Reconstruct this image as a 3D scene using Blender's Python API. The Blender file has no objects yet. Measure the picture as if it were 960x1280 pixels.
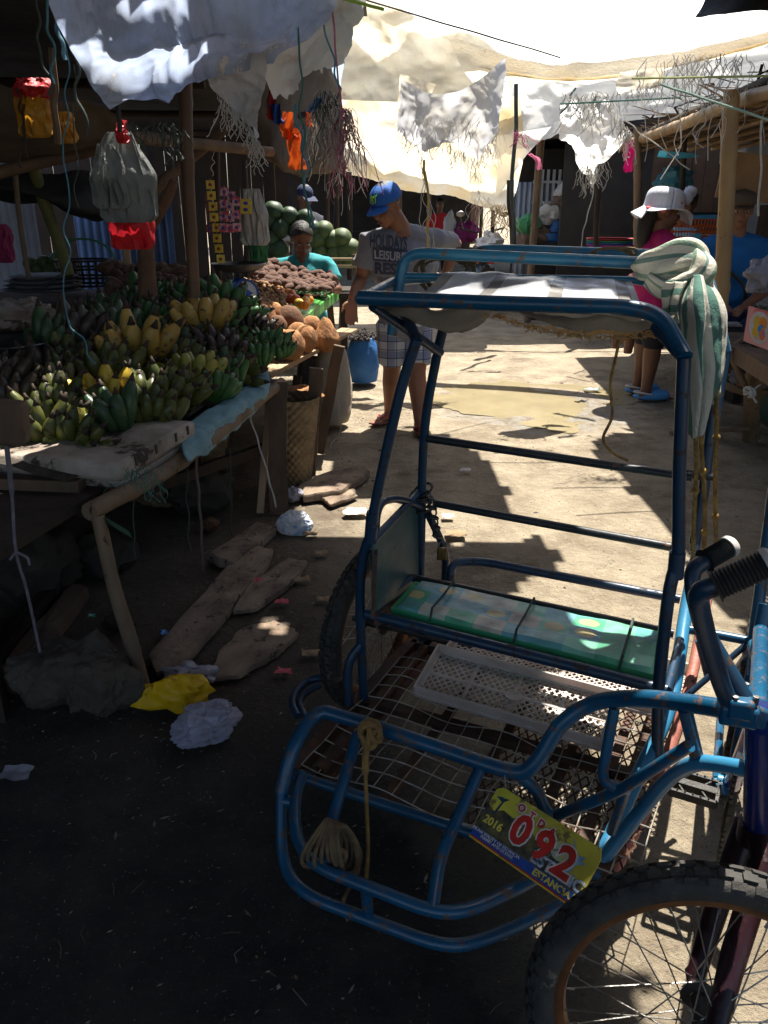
import bpy, bmesh, math, random
from mathutils import Vector, Matrix, noise
from mathutils.bvhtree import BVHTree
random.seed(7)
R = random.random
def U(a, b): return a + (b - a) * random.random()
sc = bpy.context.scene
col = sc.collection
V = Vector
# ------------------------------------------------------------------ measured camera
CH = 1.38; FP = 995.0; PIT = math.atan(390 / 995.0)
cP, sP = math.cos(PIT), math.sin(PIT)
def _ray(px, py):
    x = (px - 480) / FP; y = -(py - 640) / FP
    return V((x, cP + y * sP, -sP + y * cP))
def Z(px, py, z=0.0):
    r = _ray(px, py); t = (z - CH) / r.z
    return V((r.x * t, r.y * t, z))
def P(px, py, Y):
    r = _ray(px, py); t = Y / r.y
    return V((r.x * t, Y, CH + r.z * t))
def K(px, py, z): return Z(px, py, z * .92)
def KY(px, py, Y): return P(px, py, Y * .92)
# ------------------------------------------------------------------ mesh builder
class MB:
    def __init__(s): s.v = []; s.f = []; s.m = []; s.uv = []
    def add(s, vs, fs, mi=0, uvs=None):
        b = len(s.v); s.v += [V(q) for q in vs]
        s.uv += uvs if uvs else [(0., 0.)] * len(vs)
        for f in fs: s.f.append([b + i for i in f]); s.m.append(mi)
    def box(s, c, size, rot=None, mi=0):
        c = V(c); h = V(size) / 2; vs = []
        for sx in (-1, 1):
            for sy in (-1, 1):
                for sz in (-1, 1):
                    q = V((sx * h.x, sy * h.y, sz * h.z))
                    if rot: q = rot @ q
                    vs.append(c + q)
        s.add(vs, [(0, 1, 3, 2), (4, 6, 7, 5), (0, 4, 5, 1), (2, 3, 7, 6), (0, 2, 6, 4), (1, 5, 7, 3)], mi)
    def beam(s, a, b, w, h, up=(0, 0, 1), mi=0, sub=1, wob=0, taper=1.0):
        a = V(a); b = V(b); d = (b - a).normalized(); up = V(up)
        sx = d.cross(up)
        if sx.length < 1e-4: sx = d.cross(V((1, 0, 0)))
        sx.normalize(); uz = sx.cross(d); vs = []; fs = []
        for i in range(sub + 1):
            t = i / sub; p = a.lerp(b, t); k = 1 + (taper - 1) * t
            if wob: p = p + sx * (noise.noise(p * 5) * wob) + uz * (noise.noise(p * 5 + V((9, 0, 0))) * wob)
            for (i1, j1) in ((-1, -1), (1, -1), (1, 1), (-1, 1)):
                vs.append(p + sx * (i1 * w / 2 * k * (1 + (noise.noise(p * 7 + V((i1, j1, 0))) * .25 if wob else 0))) + uz * (j1 * h / 2 * k))
        for i in range(sub):
            for k in range(4): fs.append((i * 4 + k, i * 4 + (k + 1) % 4, i * 4 + 4 + (k + 1) % 4, i * 4 + 4 + k))
        fs.append((3, 2, 1, 0)); n = sub * 4; fs.append((n, n + 1, n + 2, n + 3))
        s.add(vs, fs, mi)
    def tube(s, pts, r, n=10, mi=0, closed=False, flat=1.0, caps=True):
        pts = [V(p) for p in pts]; N = len(pts)
        if N < 2: return
        rs = r if isinstance(r, (list, tuple)) else [r] * N
        vs = []; fs = []; nrm = None; uvs = []; L = 0
        for i in range(N):
            a = pts[i - 1] if (i > 0 or closed) else pts[i]; b = pts[(i + 1) % N] if (i < N - 1 or closed) else pts[i]
            t = (b - a)
            if t.length < 1e-9: t = V((0, 0, 1))
            t.normalize()
            if nrm is None:
                nrm = t.orthogonal().normalized() if abs(t.z) > .9 else t.cross(V((0, 0, 1))).normalized()
            nrm = (nrm - t * nrm.dot(t))
            if nrm.length < 1e-6: nrm = t.orthogonal()
            nrm.normalize(); bn = t.cross(nrm)
            if i: L += (pts[i] - pts[i - 1]).length
            for k in range(n):
                a_ = 2 * math.pi * k / n
                vs.append(pts[i] + (nrm * math.cos(a_) + bn * math.sin(a_) * flat) * rs[i]); uvs.append((k / n, L))
        M = N if closed else N - 1
        for i in range(M):
            j = (i + 1) % N
            for k in range(n): fs.append((i * n + k, i * n + (k + 1) % n, j * n + (k + 1) % n, j * n + k))
        if not closed and caps:
            fs.append(tuple(range(n - 1, -1, -1))); fs.append(tuple((N - 1) * n + k for k in range(n)))
        s.add(vs, fs, mi, uvs)
    def ell(s, c, rad, rot=None, nu=14, nv=10, mi=0, jit=0, jf=3.0):
        c = V(c); vs = []; fs = []; uvs = []
        if not hasattr(rad, '__len__'): rad = (rad,) * 3
        for j in range(nv + 1):
            th = math.pi * j / nv
            for i in range(nu):
                ph = 2 * math.pi * i / nu
                q = V((math.sin(th) * math.cos(ph), math.sin(th) * math.sin(ph), math.cos(th)))
                if jit: q = q * (1 + jit * noise.noise(q * jf + c * 7))
                q = V((q.x * rad[0], q.y * rad[1], q.z * rad[2]))
                if rot: q = rot @ q
                vs.append(c + q); uvs.append((i / nu, j / nv))
        for j in range(nv):
            for i in range(nu): fs.append((j * nu + i, (j + 1) * nu + i, (j + 1) * nu + (i + 1) % nu, j * nu + (i + 1) % nu))
        s.add(vs, fs, mi, uvs)
    def lathe(s, prof, c=(0, 0, 0), rot=None, n=20, mi=0, seg=None):
        c = V(c); vs = []; fs = []
        for (r, z) in prof:
            for k in range(n):
                a = 2 * math.pi * k / n; q = V((r * math.cos(a), r * math.sin(a), z))
                if rot: q = rot @ q
                vs.append(c + q)
        for i in range(len(prof) - 1):
            for k in range(n): fs.append((i * n + k, i * n + (k + 1) % n, (i + 1) * n + (k + 1) % n, (i + 1) * n + k))
        s.add(vs, fs, mi)
    def grid(s, fn, nu, nv, mi=0, keep=None):
        vs = []; fs = []; uvs = []
        for j in range(nv + 1):
            for i in range(nu + 1):
                vs.append(fn(i / nu, j / nv)); uvs.append((i / nu, j / nv))
        for j in range(nv):
            for i in range(nu):
                if keep and not keep((i + .5) / nu, (j + .5) / nv): continue
                a = j * (nu + 1) + i; fs.append((a, a + 1, a + nu + 2, a + nu + 1))
        s.add(vs, fs, mi, uvs)
    def poly(s, pts, h, mi=0):
        # prism from outline pts, extruded by vector h
        n = len(pts); h = V(h); pts = [V(p) for p in pts]
        s.add(pts + [p + h for p in pts], [tuple(range(n))[::-1], tuple(range(n, 2 * n))] + [(i, (i + 1) % n, (i + 1) % n + n, i + n) for i in range(n)], mi)
    def mesh(s, name, origin=None):
        me = bpy.data.meshes.new(name); o = V(origin) if origin is not None else V((0, 0, 0))
        me.from_pydata([q - o for q in s.v], [], s.f)
        return me
    def build(s, name, mats, parent=None, smooth=True, bevel=0, origin=None, sub=0, angle=None, uvs=True):
        if not isinstance(mats, (list, tuple)): mats = [mats]
        if origin is None and parent is None and s.v:
            lo = V((min(q.x for q in s.v), min(q.y for q in s.v), min(q.z for q in s.v)))
            hi = V((max(q.x for q in s.v), max(q.y for q in s.v), max(q.z for q in s.v)))
            origin = V(((lo.x + hi.x) / 2, (lo.y + hi.y) / 2, lo.z))
        po = parent.matrix_world.translation if False else None
        wo = V(origin) if origin is not None else (WL.get(parent.name, V((0, 0, 0))) if parent else V((0, 0, 0)))
        me = s.mesh(name, wo)
        for m in mats: me.materials.append(m)
        if len(mats) > 1: me.polygons.foreach_set('material_index', s.m)
        if uvs:
            ul = me.uv_layers.new(name='UVMap'); flat = []
            for l in me.loops: flat += s.uv[l.vertex_index]
            ul.data.foreach_set('uv', flat)
        if smooth: me.polygons.foreach_set('use_smooth', [True] * len(me.polygons))
        me.update()
        bm = bmesh.new(); bm.from_mesh(me); bmesh.ops.recalc_face_normals(bm, faces=bm.faces); bm.to_mesh(me); bm.free()
        if smooth: me.set_sharp_from_angle(angle=angle if angle else math.radians(42))
        o = bpy.data.objects.new(name, me); col.objects.link(o)
        WL[o.name] = wo.copy()
        if parent:
            o.parent = parent; o.location = wo - WL[parent.name]
        else: o.location = wo
        if bevel:
            b = o.modifiers.new('bevel', 'BEVEL'); b.width = bevel; b.segments = 2; b.limit_method = 'ANGLE'; b.angle_limit = math.radians(40)
        if sub:
            b = o.modifiers.new('sub', 'SUBSURF'); b.levels = sub; b.render_levels = sub
        return o
WL = {}
def remesh(mb, voxel, smooth=4, name='m', fac=.5):
    """union overlapping shapes into one continuous skin; returns a new MB"""
    me = mb.mesh('tmp'); bm = bmesh.new(); bm.from_mesh(me); bmesh.ops.recalc_face_normals(bm, faces=bm.faces); bm.to_mesh(me); bm.free()
    o = bpy.data.objects.new('tmp', me); col.objects.link(o)
    r = o.modifiers.new('r', 'REMESH'); r.mode = 'VOXEL'; r.voxel_size = voxel
    if smooth:
        q = o.modifiers.new('s', 'SMOOTH'); q.iterations = smooth; q.factor = fac
    dg = bpy.context.evaluated_depsgraph_get(); ev = o.evaluated_get(dg); m2 = ev.to_mesh()
    out = MB(); out.add([v.co.copy() for v in m2.vertices], [tuple(p.vertices) for p in m2.polygons])
    ev.to_mesh_clear(); bpy.data.objects.remove(o); bpy.data.meshes.remove(me)
    return out
def tag(o, label=None, cat=None, group=None, kind=None):
    if label: o['label'] = label
    if cat: o['category'] = cat
    if group: o['group'] = group
    if kind: o['kind'] = kind
    return o
def thing(name, loc, label, cat, group=None, rz=0):
    o = bpy.data.objects.new(name, None); col.objects.link(o); o.location = loc; o.rotation_euler = (0, 0, rz)
    o.empty_display_size = .05
    WL[o.name] = V(loc)
    return tag(o, label, cat, group)
def copy_tree(o, parent=None):
    c = o.copy(); col.objects.link(c)
    if parent: c.parent = parent
    for ch in [q for q in bpy.data.objects if q.parent == o]: copy_tree(ch, c)
    return c
def catmull(pts, n=6, closed=False):
    pts = [V(p) for p in pts]; N = len(pts); out = []
    for i in range(N if closed else N - 1):
        p1 = pts[i]; p2 = pts[(i + 1) % N]
        p0 = pts[i - 1] if (i > 0 or closed) else p1 * 2 - p2
        p3 = pts[(i + 2) % N] if (i < N - 2 or closed) else p2 * 2 - p1
        for k in range(n):
            t = k / n
            out.append(.5 * ((2 * p1) + (p2 - p0) * t + (2 * p0 - 5 * p1 + 4 * p2 - p3) * t * t + (3 * p1 - p0 - 3 * p2 + p3) * t ** 3))
    if not closed: out.append(pts[-1])
    return out
def fillet(pts, r=.04, seg=6):
    pts = [V(p) for p in pts]; out = [pts[0]]
    for i in range(1, len(pts) - 1):
        a, b, c = pts[i - 1], pts[i], pts[i + 1]
        d1 = min(r, (a - b).length * .48); d2 = min(r, (c - b).length * .48)
        p = b + (a - b).normalized() * d1; q = b + (c - b).normalized() * d2
        for k in range(seg + 1):
            t = k / seg; out.append(p * (1 - t) ** 2 + b * 2 * t * (1 - t) + q * t * t)
    out.append(pts[-1]); return out
def bez(net, u, v):
    """catmull-rom interpolation on a control net (rows of points)"""
    def cr(ps, t):
        n = len(ps) - 1; x = min(t * n, n - 1e-6); i = int(x); f = x - i
        p1, p2 = ps[i], ps[i + 1]; p0 = ps[i - 1] if i > 0 else p1 * 2 - p2; p3 = ps[i + 2] if i < n - 1 else p2 * 2 - p1
        return .5 * ((2 * p1) + (p2 - p0) * f + (2 * p0 - 5 * p1 + 4 * p2 - p3) * f * f + (3 * p1 - p0 - 3 * p2 + p3) * f ** 3)
    return cr([cr(row, u) for row in net], v)
def fbm(p, o=3):
    s = 0; a = 1
    for i in range(o): s += a * noise.noise(p); p = p * 2.03 + V((3.1, 1.7, 5.2)); a *= .5
    return s
def sheet(mb, net, nu, nv, wr=.02, wf=4.0, rag=0.0, ragf=30, keep=None, dirn=None, stretch=(1, 1, 1)):
    """hanging cloth from a control net: wrinkles along the normal, ragged lower edge (v=1)"""
    def fn(u, v):
        if rag and v > .5:
            k = (v - .5) * 2; v2 = v - rag * k * (.5 + .5 * noise.noise(V((u * ragf, 3.3, 0))) + .35 * noise.noise(V((u * ragf * 3.1, 9.3, 0))))
        else: v2 = v
        p = bez(net, u, v2)
        e = .01; du = bez(net, min(1, u + e), v2) - bez(net, max(0, u - e), v2); dv = bez(net, u, min(1, v2 + e)) - bez(net, u, max(0, v2 - e))
        n = du.cross(dv)
        if n.length > 1e-12: n.normalize()
        q = V((p.x * stretch[0], p.y * stretch[1], p.z * stretch[2])) * wf
        q = q + V((noise.noise(q * .7), noise.noise(q * .7 + V((4, 4, 4))), 0)) * .5
        ridge = (1 - abs(noise.noise(q)) * 2.4) * .6 + (1 - abs(noise.noise(q * 2.3 + V((3, 1, 2)))) * 2.4) * .34 + (1 - abs(noise.noise(q * 5.1 + V((8, 1, 2)))) * 2.4) * .14
        return p + n * wr * (fbm(q * .6 + V((7, 7, 7)), 3) + ridge)
    mb.grid(fn, nu, nv, keep=keep)
def text_mb(txt, size, mat4, thick=.0006, font=None, align='CENTER', wide=1.0, maxlen=None, bold=0.0):
    cu = bpy.data.curves.new('t', 'FONT'); cu.body = txt; cu.size = size; cu.align_x = align; cu.extrude = thick; cu.resolution_u = 3; cu.offset = bold
    o = bpy.data.objects.new('t', cu); col.objects.link(o)
    bpy.context.view_layer.update()
    dg = bpy.context.evaluated_depsgraph_get(); ev = o.evaluated_get(dg); m = ev.to_mesh()
    vs = [v.co.copy() for v in m.vertices]; fs = [tuple(p.vertices) for p in m.polygons]; ev.to_mesh_clear()
    bpy.data.objects.remove(o); bpy.data.curves.remove(cu)
    if maxlen:
        bm = bmesh.new()
        bv = [bm.verts.new(q) for q in vs]
        for f in fs:
            try: bm.faces.new([bv[i] for i in f])
            except ValueError: pass
        for _ in range(3):
            ed = [e for e in bm.edges if e.calc_length() > maxlen]
            if not ed: break
            bmesh.ops.subdivide_edges(bm, edges=ed, cuts=1); bmesh.ops.triangulate(bm, faces=bm.faces)
        bm.verts.index_update()
        vs = [v.co.copy() for v in bm.verts]; fs = [tuple(v.index for v in f.verts) for f in bm.faces]; bm.free()
    out = MB(); out.add([mat4 @ V((q.x * wide, q.y, q.z)) for q in vs], fs); return out
# ------------------------------------------------------------------ materials
MT = {}
def mat(name, c1, c2=None, scale=8.0, rough=.7, bump=.3, bscale=40.0, metal=0.0, spec=.4, c3=None, c3amt=.5, c3scale=30.0, trans=0.0, alpha=1.0, stretch=(1, 1, 1), detail=6, coat=0, lo=.35, hi=.65, rvar=.15, dist=.01, transmission=0, sheen=0, sss=0, crinkle=0, cscale=3.0):
    if name in MT: return MT[name]
    m = bpy.data.materials.new(name); m.use_nodes = True; nt = m.node_tree; N = nt.nodes; L = nt.links
    b = N['Principled BSDF']; out = N['Material Output']
    tc = N.new('ShaderNodeTexCoord'); mp = N.new('ShaderNodeMapping'); L.new(tc.outputs['Object'], mp.inputs[0]); mp.inputs['Scale'].default_value = stretch
    def nz(s, d=detail, r=.6):
        n = N.new('ShaderNodeTexNoise'); n.inputs['Scale'].default_value = s; n.inputs['Detail'].default_value = d; n.inputs['Roughness'].default_value = r; L.new(mp.outputs[0], n.inputs[0]); return n
    c1 = tuple(c1) + (1,); c2 = tuple(c2) + (1,) if c2 else c1
    n1 = nz(scale); r1 = N.new('ShaderNodeMapRange'); r1.inputs[1].default_value = lo; r1.inputs[2].default_value = hi; L.new(n1.outputs[0], r1.inputs[0])
    mx = N.new('ShaderNodeMix'); mx.data_type = 'RGBA'; mx.inputs[6].default_value = c1; mx.inputs[7].default_value = c2; L.new(r1.outputs[0], mx.inputs[0]); last = mx.outputs[2]
    rgh = None
    if c3:
        n3 = nz(c3scale, 8, .7); r3 = N.new('ShaderNodeMapRange'); r3.inputs[1].default_value = .71 - c3amt * .24; r3.inputs[2].default_value = r3.inputs[1].default_value + .05; L.new(n3.outputs[0], r3.inputs[0])
        m3 = N.new('ShaderNodeMix'); m3.data_type = 'RGBA'; m3.inputs[7].default_value = tuple(c3) + (1,); L.new(r3.outputs[0], m3.inputs[0]); L.new(last, m3.inputs[6]); last = m3.outputs[2]
        rgh = r3
    L.new(last, b.inputs['Base Color'])
    rr = N.new('ShaderNodeMapRange'); rr.inputs[3].default_value = max(0.02, rough - rvar); rr.inputs[4].default_value = min(1, rough + rvar); n4 = nz(scale * 2.3, 4); L.new(n4.outputs[0], rr.inputs[0])
    if rgh:
        ad = N.new('ShaderNodeMath'); ad.operation = 'MULTIPLY_ADD'; L.new(rgh.outputs[0], ad.inputs[0]); ad.inputs[1].default_value = .35; L.new(rr.outputs[0], ad.inputs[2]); L.new(ad.outputs[0], b.inputs['Roughness'])
    else: L.new(rr.outputs[0], b.inputs['Roughness'])
    b.inputs['Metallic'].default_value = metal; b.inputs['Specular IOR Level'].default_value = spec
    b.inputs['Coat Weight'].default_value = coat; b.inputs['Alpha'].default_value = alpha
    b.inputs['Transmission Weight'].default_value = transmission
    if sheen: b.inputs['Sheen Weight'].default_value = sheen
    if bump:
        n5 = nz(bscale, 8, .65)
        if crinkle:
            n6 = nz(cscale, 7, .55); n6.noise_type = 'RIDGED_MULTIFRACTAL'; n6.normalize = True; n6.inputs['Distortion'].default_value = .4; am = N.new('ShaderNodeMath'); am.operation = 'MULTIPLY_ADD'; L.new(n6.outputs[0], am.inputs[0]); am.inputs[1].default_value = crinkle; L.new(n5.outputs[0], am.inputs[2]); n5 = am
        bp = N.new('ShaderNodeBump'); bp.inputs['Strength'].default_value = bump; bp.inputs['Distance'].default_value = dist; L.new(n5.outputs[0], bp.inputs['Height']); L.new(bp.outputs[0], b.inputs['Normal'])
    if trans:
        tr = N.new('ShaderNodeBsdfTranslucent'); L.new(last, tr.inputs[0]); ms = N.new('ShaderNodeMixShader'); ms.inputs[0].default_value = trans
        L.new(b.outputs[0], ms.inputs[1]); L.new(tr.outputs[0], ms.inputs[2]); L.new(ms.outputs[0], out.inputs[0])
    MT[name] = m; return m
def stripes(name, cols, coord='U', reps=1, rough=.8, trans=0.0, bump=.2, bscale=60, dirt=.3, jit=.0):
    """woven stripes from the cloth's own UV: cols = list of (position, colour) with hard steps"""
    m = mat(name, (1, 1, 1), rough=rough, trans=trans, bump=bump, bscale=bscale); nt = m.node_tree; N = nt.nodes; L = nt.links
    uv = N.new('ShaderNodeUVMap'); sp = N.new('ShaderNodeSeparateXYZ'); L.new(uv.outputs[0], sp.inputs[0])
    mu = N.new('ShaderNodeMath'); mu.operation = 'MULTIPLY'; mu.inputs[1].default_value = reps; L.new(sp.outputs[0 if coord == 'U' else 1], mu.inputs[0])
    fr = N.new('ShaderNodeMath'); fr.operation = 'FRACT'; L.new(mu.outputs[0], fr.inputs[0])
    cr = N.new('ShaderNodeValToRGB'); cr.color_ramp.interpolation = 'CONSTANT'; e = cr.color_ramp.elements
    e[0].position = cols[0][0]; e[0].color = tuple(cols[0][1]) + (1,)
    for (p, c) in cols[1:]:
        if p == cols[1][0]: q = e[1]; q.position = p
        else: q = e.new(p)
        q.color = tuple(c) + (1,)
    L.new(fr.outputs[0], cr.inputs[0])
    n = N.new('ShaderNodeTexNoise'); n.inputs['Scale'].default_value = 9; n.inputs['Detail'].default_value = 6
    tc = N.new('ShaderNodeTexCoord'); L.new(tc.outputs['Object'], n.inputs[0])
    mx = N.new('ShaderNodeMix'); mx.data_type = 'RGBA'; mx.blend_type = 'MULTIPLY'; mx.inputs[0].default_value = dirt
    L.new(cr.outputs[0], mx.inputs[6]); L.new(n.outputs[0], mx.inputs[7])
    b = N['Principled BSDF']; L.new(mx.outputs[2], b.inputs['Base Color'])
    for q in N:
        if q.type == 'BSDF_TRANSLUCENT': L.new(mx.outputs[2], q.inputs[0])
    return m
BLUEM = mat('sunlit_blue_paint', (.010, .11, .22), (.035, .19, .29), 9, .34, .3, 60, spec=.5, c3=(.16, .10, .06), c3amt=.55, c3scale=34, dist=.002)  # brighter copy of the tube paint, sunlight put into its colour
BLUE = mat('blue_paint', (.003, .048, .105), (.007, .075, .150), 6, .32, .25, 60, spec=.5, c3=(.09, .05, .035), c3amt=.62, c3scale=44, dist=.002)  # darker copy of the tube paint, shade put into its colour
BLUED = mat('dark_blue_paint', (.005, .022, .05), (.008, .038, .08), 6, .38, .3, 60, spec=.5, c3=(.03, .018, .014), c3amt=.6, c3scale=42, dist=.002)
BLUEL = mat('bright_blue_paint', (.018, .14, .27), (.04, .20, .34), 6, .35, .25, 60, spec=.5, c3=(.12, .09, .07), c3amt=.5, c3scale=34, dist=.002)
BLUEX = mat('cobalt_paint', (.004, .010, .07), (.006, .02, .12), 5, .25, .1, 60, spec=.5, coat=.4)
PINK = mat('faded_red_paint', (.42, .16, .12), (.3, .1, .07), 9, .5, .3, 60, c3=(.08, .03, .02), c3amt=.5)
RUST = mat('rusty_metal', (.10, .045, .025), (.035, .02, .015), 18, .75, .6, 60, dist=.003)
RIM = mat('rusty_rim_metal', (.2, .09, .035), (.09, .04, .02), 12, .45, .4, 70, metal=.6, dist=.001)
BLACKM = mat('black_greasy_metal', (.012, .011, .011), (.03, .025, .02), 20, .45, .4, 60, spec=.4)
STEEL = mat('dull_steel', (.35, .34, .32), (.2, .18, .16), 20, .35, .2, 80, metal=.9)
WIRE = mat('galvanised_wire', (.4, .38, .34), (.22, .17, .13), 25, .5, .2, 80, metal=.35)
TYRE = mat('tyre_rubber', (.018, .017, .016), (.05, .046, .04), 14, .75, .4, 80, c3=(.20, .165, .12), c3amt=.40, c3scale=11)
RUBBER = mat('grip_rubber', (.012, .012, .013), (.02, .02, .02), 10, .5, .2, 60)
WOOD = mat('old_grey_wood', (.16, .10, .06), (.075, .05, .035), 6, .85, .7, 26, stretch=(1, 1, .25), c3=(.04, .03, .02), c3amt=.35, dist=.006)
WOODL = mat('pale_raw_wood', (.42, .29, .17), (.25, .17, .10), 7, .85, .6, 30, stretch=(1, 1, .3), dist=.005)
WOODD = mat('dark_wood', (.045, .028, .018), (.02, .014, .01), 6, .85, .7, 26, stretch=(1, 1, .3), dist=.005)
PLANK = mat('dusty_plank_wood', (.27, .20, .14), (.12, .085, .06), 7, .95, 1.0, 26, c3=(.05, .038, .03), c3amt=.55, c3scale=22, dist=.012)
BAMBOO = mat('bamboo_culm', (.38, .25, .12), (.19, .12, .06), 7, .55, .4, 26, stretch=(1, 1, .4), c3=(.06, .045, .03), c3amt=.4, dist=.003)
BAMBOOD = mat('weathered_bamboo', (.2, .13, .075), (.10, .07, .045), 7, .7, .5, 26, stretch=(1, 1, .4), c3=(.03, .02, .015), c3amt=.45, dist=.004)
WICKER = mat('woven_split_bamboo', (.27, .19, .10), (.14, .095, .05), 12, .8, .5, 50)
SKIN = mat('brown_skin', (.27, .125, .07), (.21, .09, .05), 6, .5, .15, 90, spec=.35, dist=.002)
SKIND = mat('deep_brown_skin', (.18, .085, .05), (.13, .06, .035), 6, .5, .15, 90, spec=.35, dist=.002)
HAIR = mat('black_hair', (.012, .01, .009), (.02, .016, .013), 30, .5, .6, 90)
ROPE = mat('sisal_rope', (.15, .10, .05), (.08, .05, .028), 40, .9, .6, 150, dist=.003)
GOLD = mat('golden_nylon_rope', (.34, .20, .04), (.13, .07, .018), 60, .5, .5, 160, dist=.002)
STRW = mat('white_twine', (.7, .68, .64), (.5, .48, .44), 30, .7, .2, trans=.4)
STRD = mat('dark_twine', (.03, .04, .035), (.05, .07, .06), 30, .8, .2)
STRG = mat('green_straw_twine', (.05, .17, .13), (.08, .24, .2), 20, .6, .3, trans=.3)
STRP = mat('pink_straw_twine', (.6, .2, .32), (.5, .15, .25), 20, .6, .3, trans=.4)
STRB = mat('blue_straw_twine', (.08, .2, .28), (.12, .3, .36), 20, .6, .3, trans=.3)
STRY = mat('yellow_straw_twine', (.65, .5, .07), (.5, .38, .05), 20, .6, .3, trans=.4)
# =================================================================== PEDICAB
SU = V((.889, -.458, 0)).normalized(); SV = V((.458, .889, 0)).normalized(); UP = V((0, 0, 1))
cab = thing('pedicab', K(100 + 500, 960, .0), 'battered blue tube-framed pedicab with an open sidecar, roof hoops and numbered plate, parked mid lane', 'pedicab')
fr = MB(); rail = MB(); dk = MB(); lt = MB(); pk = MB(); rst = MB()
r0 = .0118
# posts
A = [KY(521, 424, 1.76), KY(498, 500, 1.78), KY(467, 640, 1.80), KY(466, 660, 1.80), KY(453, 700, 1.82), KY(450, 765, 1.83), KY(455, 872, 1.84)]
dk.tube(catmull(A, 5), r0)
dk.tube([KY(466, 640, 1.80), KY(463, 676, 1.805)], r0 * 1.25)
B = [KY(560, 386, 2.0), KY(545, 450, 2.04), KY(531, 535, 2.08), KY(527, 640, 2.11), KY(526, 722, 2.12), KY(528, 800, 2.12)]
dk.tube(catmull(B, 4), r0)
C = [KY(855, 447, 1.5), KY(849, 595, 1.5), KY(848, 690, 1.50), KY(845, 705, 1.50), KY(835, 750, 1.49), KY(823, 866, 1.484), KY(822, 950, 1.484)]
dk.tube(catmull(C, 4), r0 * 1.05)
dk.tube([KY(847, 690, 1.5), KY(844, 722, 1.498)], r0 * 1.3)
D = [KY(896, 400, 1.92), KY(890, 520, 1.86), KY(880, 610, 1.82), KY(868, 680, 1.78)]
dk.tube(catmull(D, 4), r0 * 1.05)
# back rails
rail.tube([K(535, 548, .9), K(865, 597, .9)], r0 * .85)
rail.tube([K(543, 629, .7), K(856, 687, .7)], r0 * .85)
rail.tube([K(856, 592, .9), KY(890, 597, 1.83)], r0 * .8)
dk.tube(fillet([K(563, 735, .45), K(563, 703, .5), K(600, 701, .5), K(850, 749, .5)], .05), r0)
# armrest and braces on the left
dk.tube(fillet([KY(469, 672, 1.83), KY(472, 628, 1.86), KY(497, 622, 1.98), KY(527, 634, 2.09)], .06), r0 * .8)
dk.tube(fillet([KY(534, 640, 2.1), KY(558, 690, 2.16), KY(556, 726, 2.17)], .06), r0 * .9)
dk.tube(fillet([KY(437, 900, 1.8), KY(433, 830, 1.82), KY(452, 805, 1.83)], .05), r0)
dk.tube([KY(466, 676, 1.80), KY(525, 614, 2.11)], r0 * .8)
# seat bars
dk.tube([K(458, 767, .5), K(834, 863, .5)], r0 * 1.1)
rail.tube([K(515, 722, .5), K(842, 792, .5)], r0 * .9)
dk.tube([K(458, 767, .5), K(515, 722, .5)], r0 * .8); dk.tube([K(834, 863, .5), K(850, 800, .5)], r0 * .8)
# roof frame
rb = [KY(449, 372, 1.80), KY(620, 379, 1.70), KY(790, 384, 1.60), KY(828, 396, 1.57), KY(850, 436, 1.52), KY(856, 447, 1.5)]
fr.tube(fillet(rb, .03), r0 * 1.25)
fr.tube([KY(449, 374, 1.8), KY(492, 352, 2.15)], r0 * .9)
dk.tube([KY(466, 382, 1.80), KY(550, 441, 2.03)], r0 * .95)
dk.tube([KY(818, 408, 1.58), KY(852, 448, 1.505)], r0 * .8)
dk.tube([KY(521, 428, 1.76), KY(515, 412, 1.8), KY(505, 395, 1.95)], r0)
h1 = [KY(490, 420, 2.12), KY(499, 352, 2.15), KY(508, 316, 2.15), KY(560, 318, 2.12), KY(850, 331, 1.95), KY(884, 340, 1.93), KY(897, 402, 1.92)]
hp_ = MB(); hp_.tube(fillet(h1, .075, 8), r0 * 1.15)
h2 = [KY(585, 345, 2.5), KY(592, 313, 2.5), KY(620, 311, 2.48), KY(800, 317, 2.36), KY(872, 320, 2.3), KY(893, 370, 2.24), KY(908, 440, 2.2)]
hp_.tube(fillet(h2, .07, 8), r0 * 1.05); hp_.tube([KY(499, 352, 2.15), KY(586, 345, 2.5)], r0 * .8); hp_.tube([KY(897, 400, 1.92), KY(905, 425, 2.2)], r0 * .8); hp_.tube([KY(500, 345, 2.15), KY(790, 350, 1.99), KY(893, 372, 1.93)], r0 * .7); hp_.build('roof_hoop', BLUEM, cab)
dk.tube([KY(908, 440, 2.2), KY(880, 600, 2.05), KY(868, 690, 1.95)], r0)

# floor frame
fr.tube([K(362, 966, .22), K(600, 1045, .22), K(752, 1094, .22)], r0)
FL = K(366, 966, .22); FRr = K(752, 1094, .22); FB = FL + SV * .62; FRB = FRr + SV * .62
rst.beam(FL, FB, .03, .03); rst.beam(FRr, FRB, .03, .03)
rst.beam(FB, FRB, .03, .03); rst.beam(FL.lerp(FB, .5), FRr.lerp(FRB, .5), .03, .02)
for t in (.1, .32, .55, .78, .92):
    rst.beam(FL.lerp(FRr, t) - UP * .012, FB.lerp(FRB, t) - UP * .012, .022, .012)
rst.beam(FL + V((.06, 0, -.0)), FB + V((.05, 0, 0)), .02, .03)
fr.tube([K(378, 968, .3), K(370, 967, .22)], r0 * .8)
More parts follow.
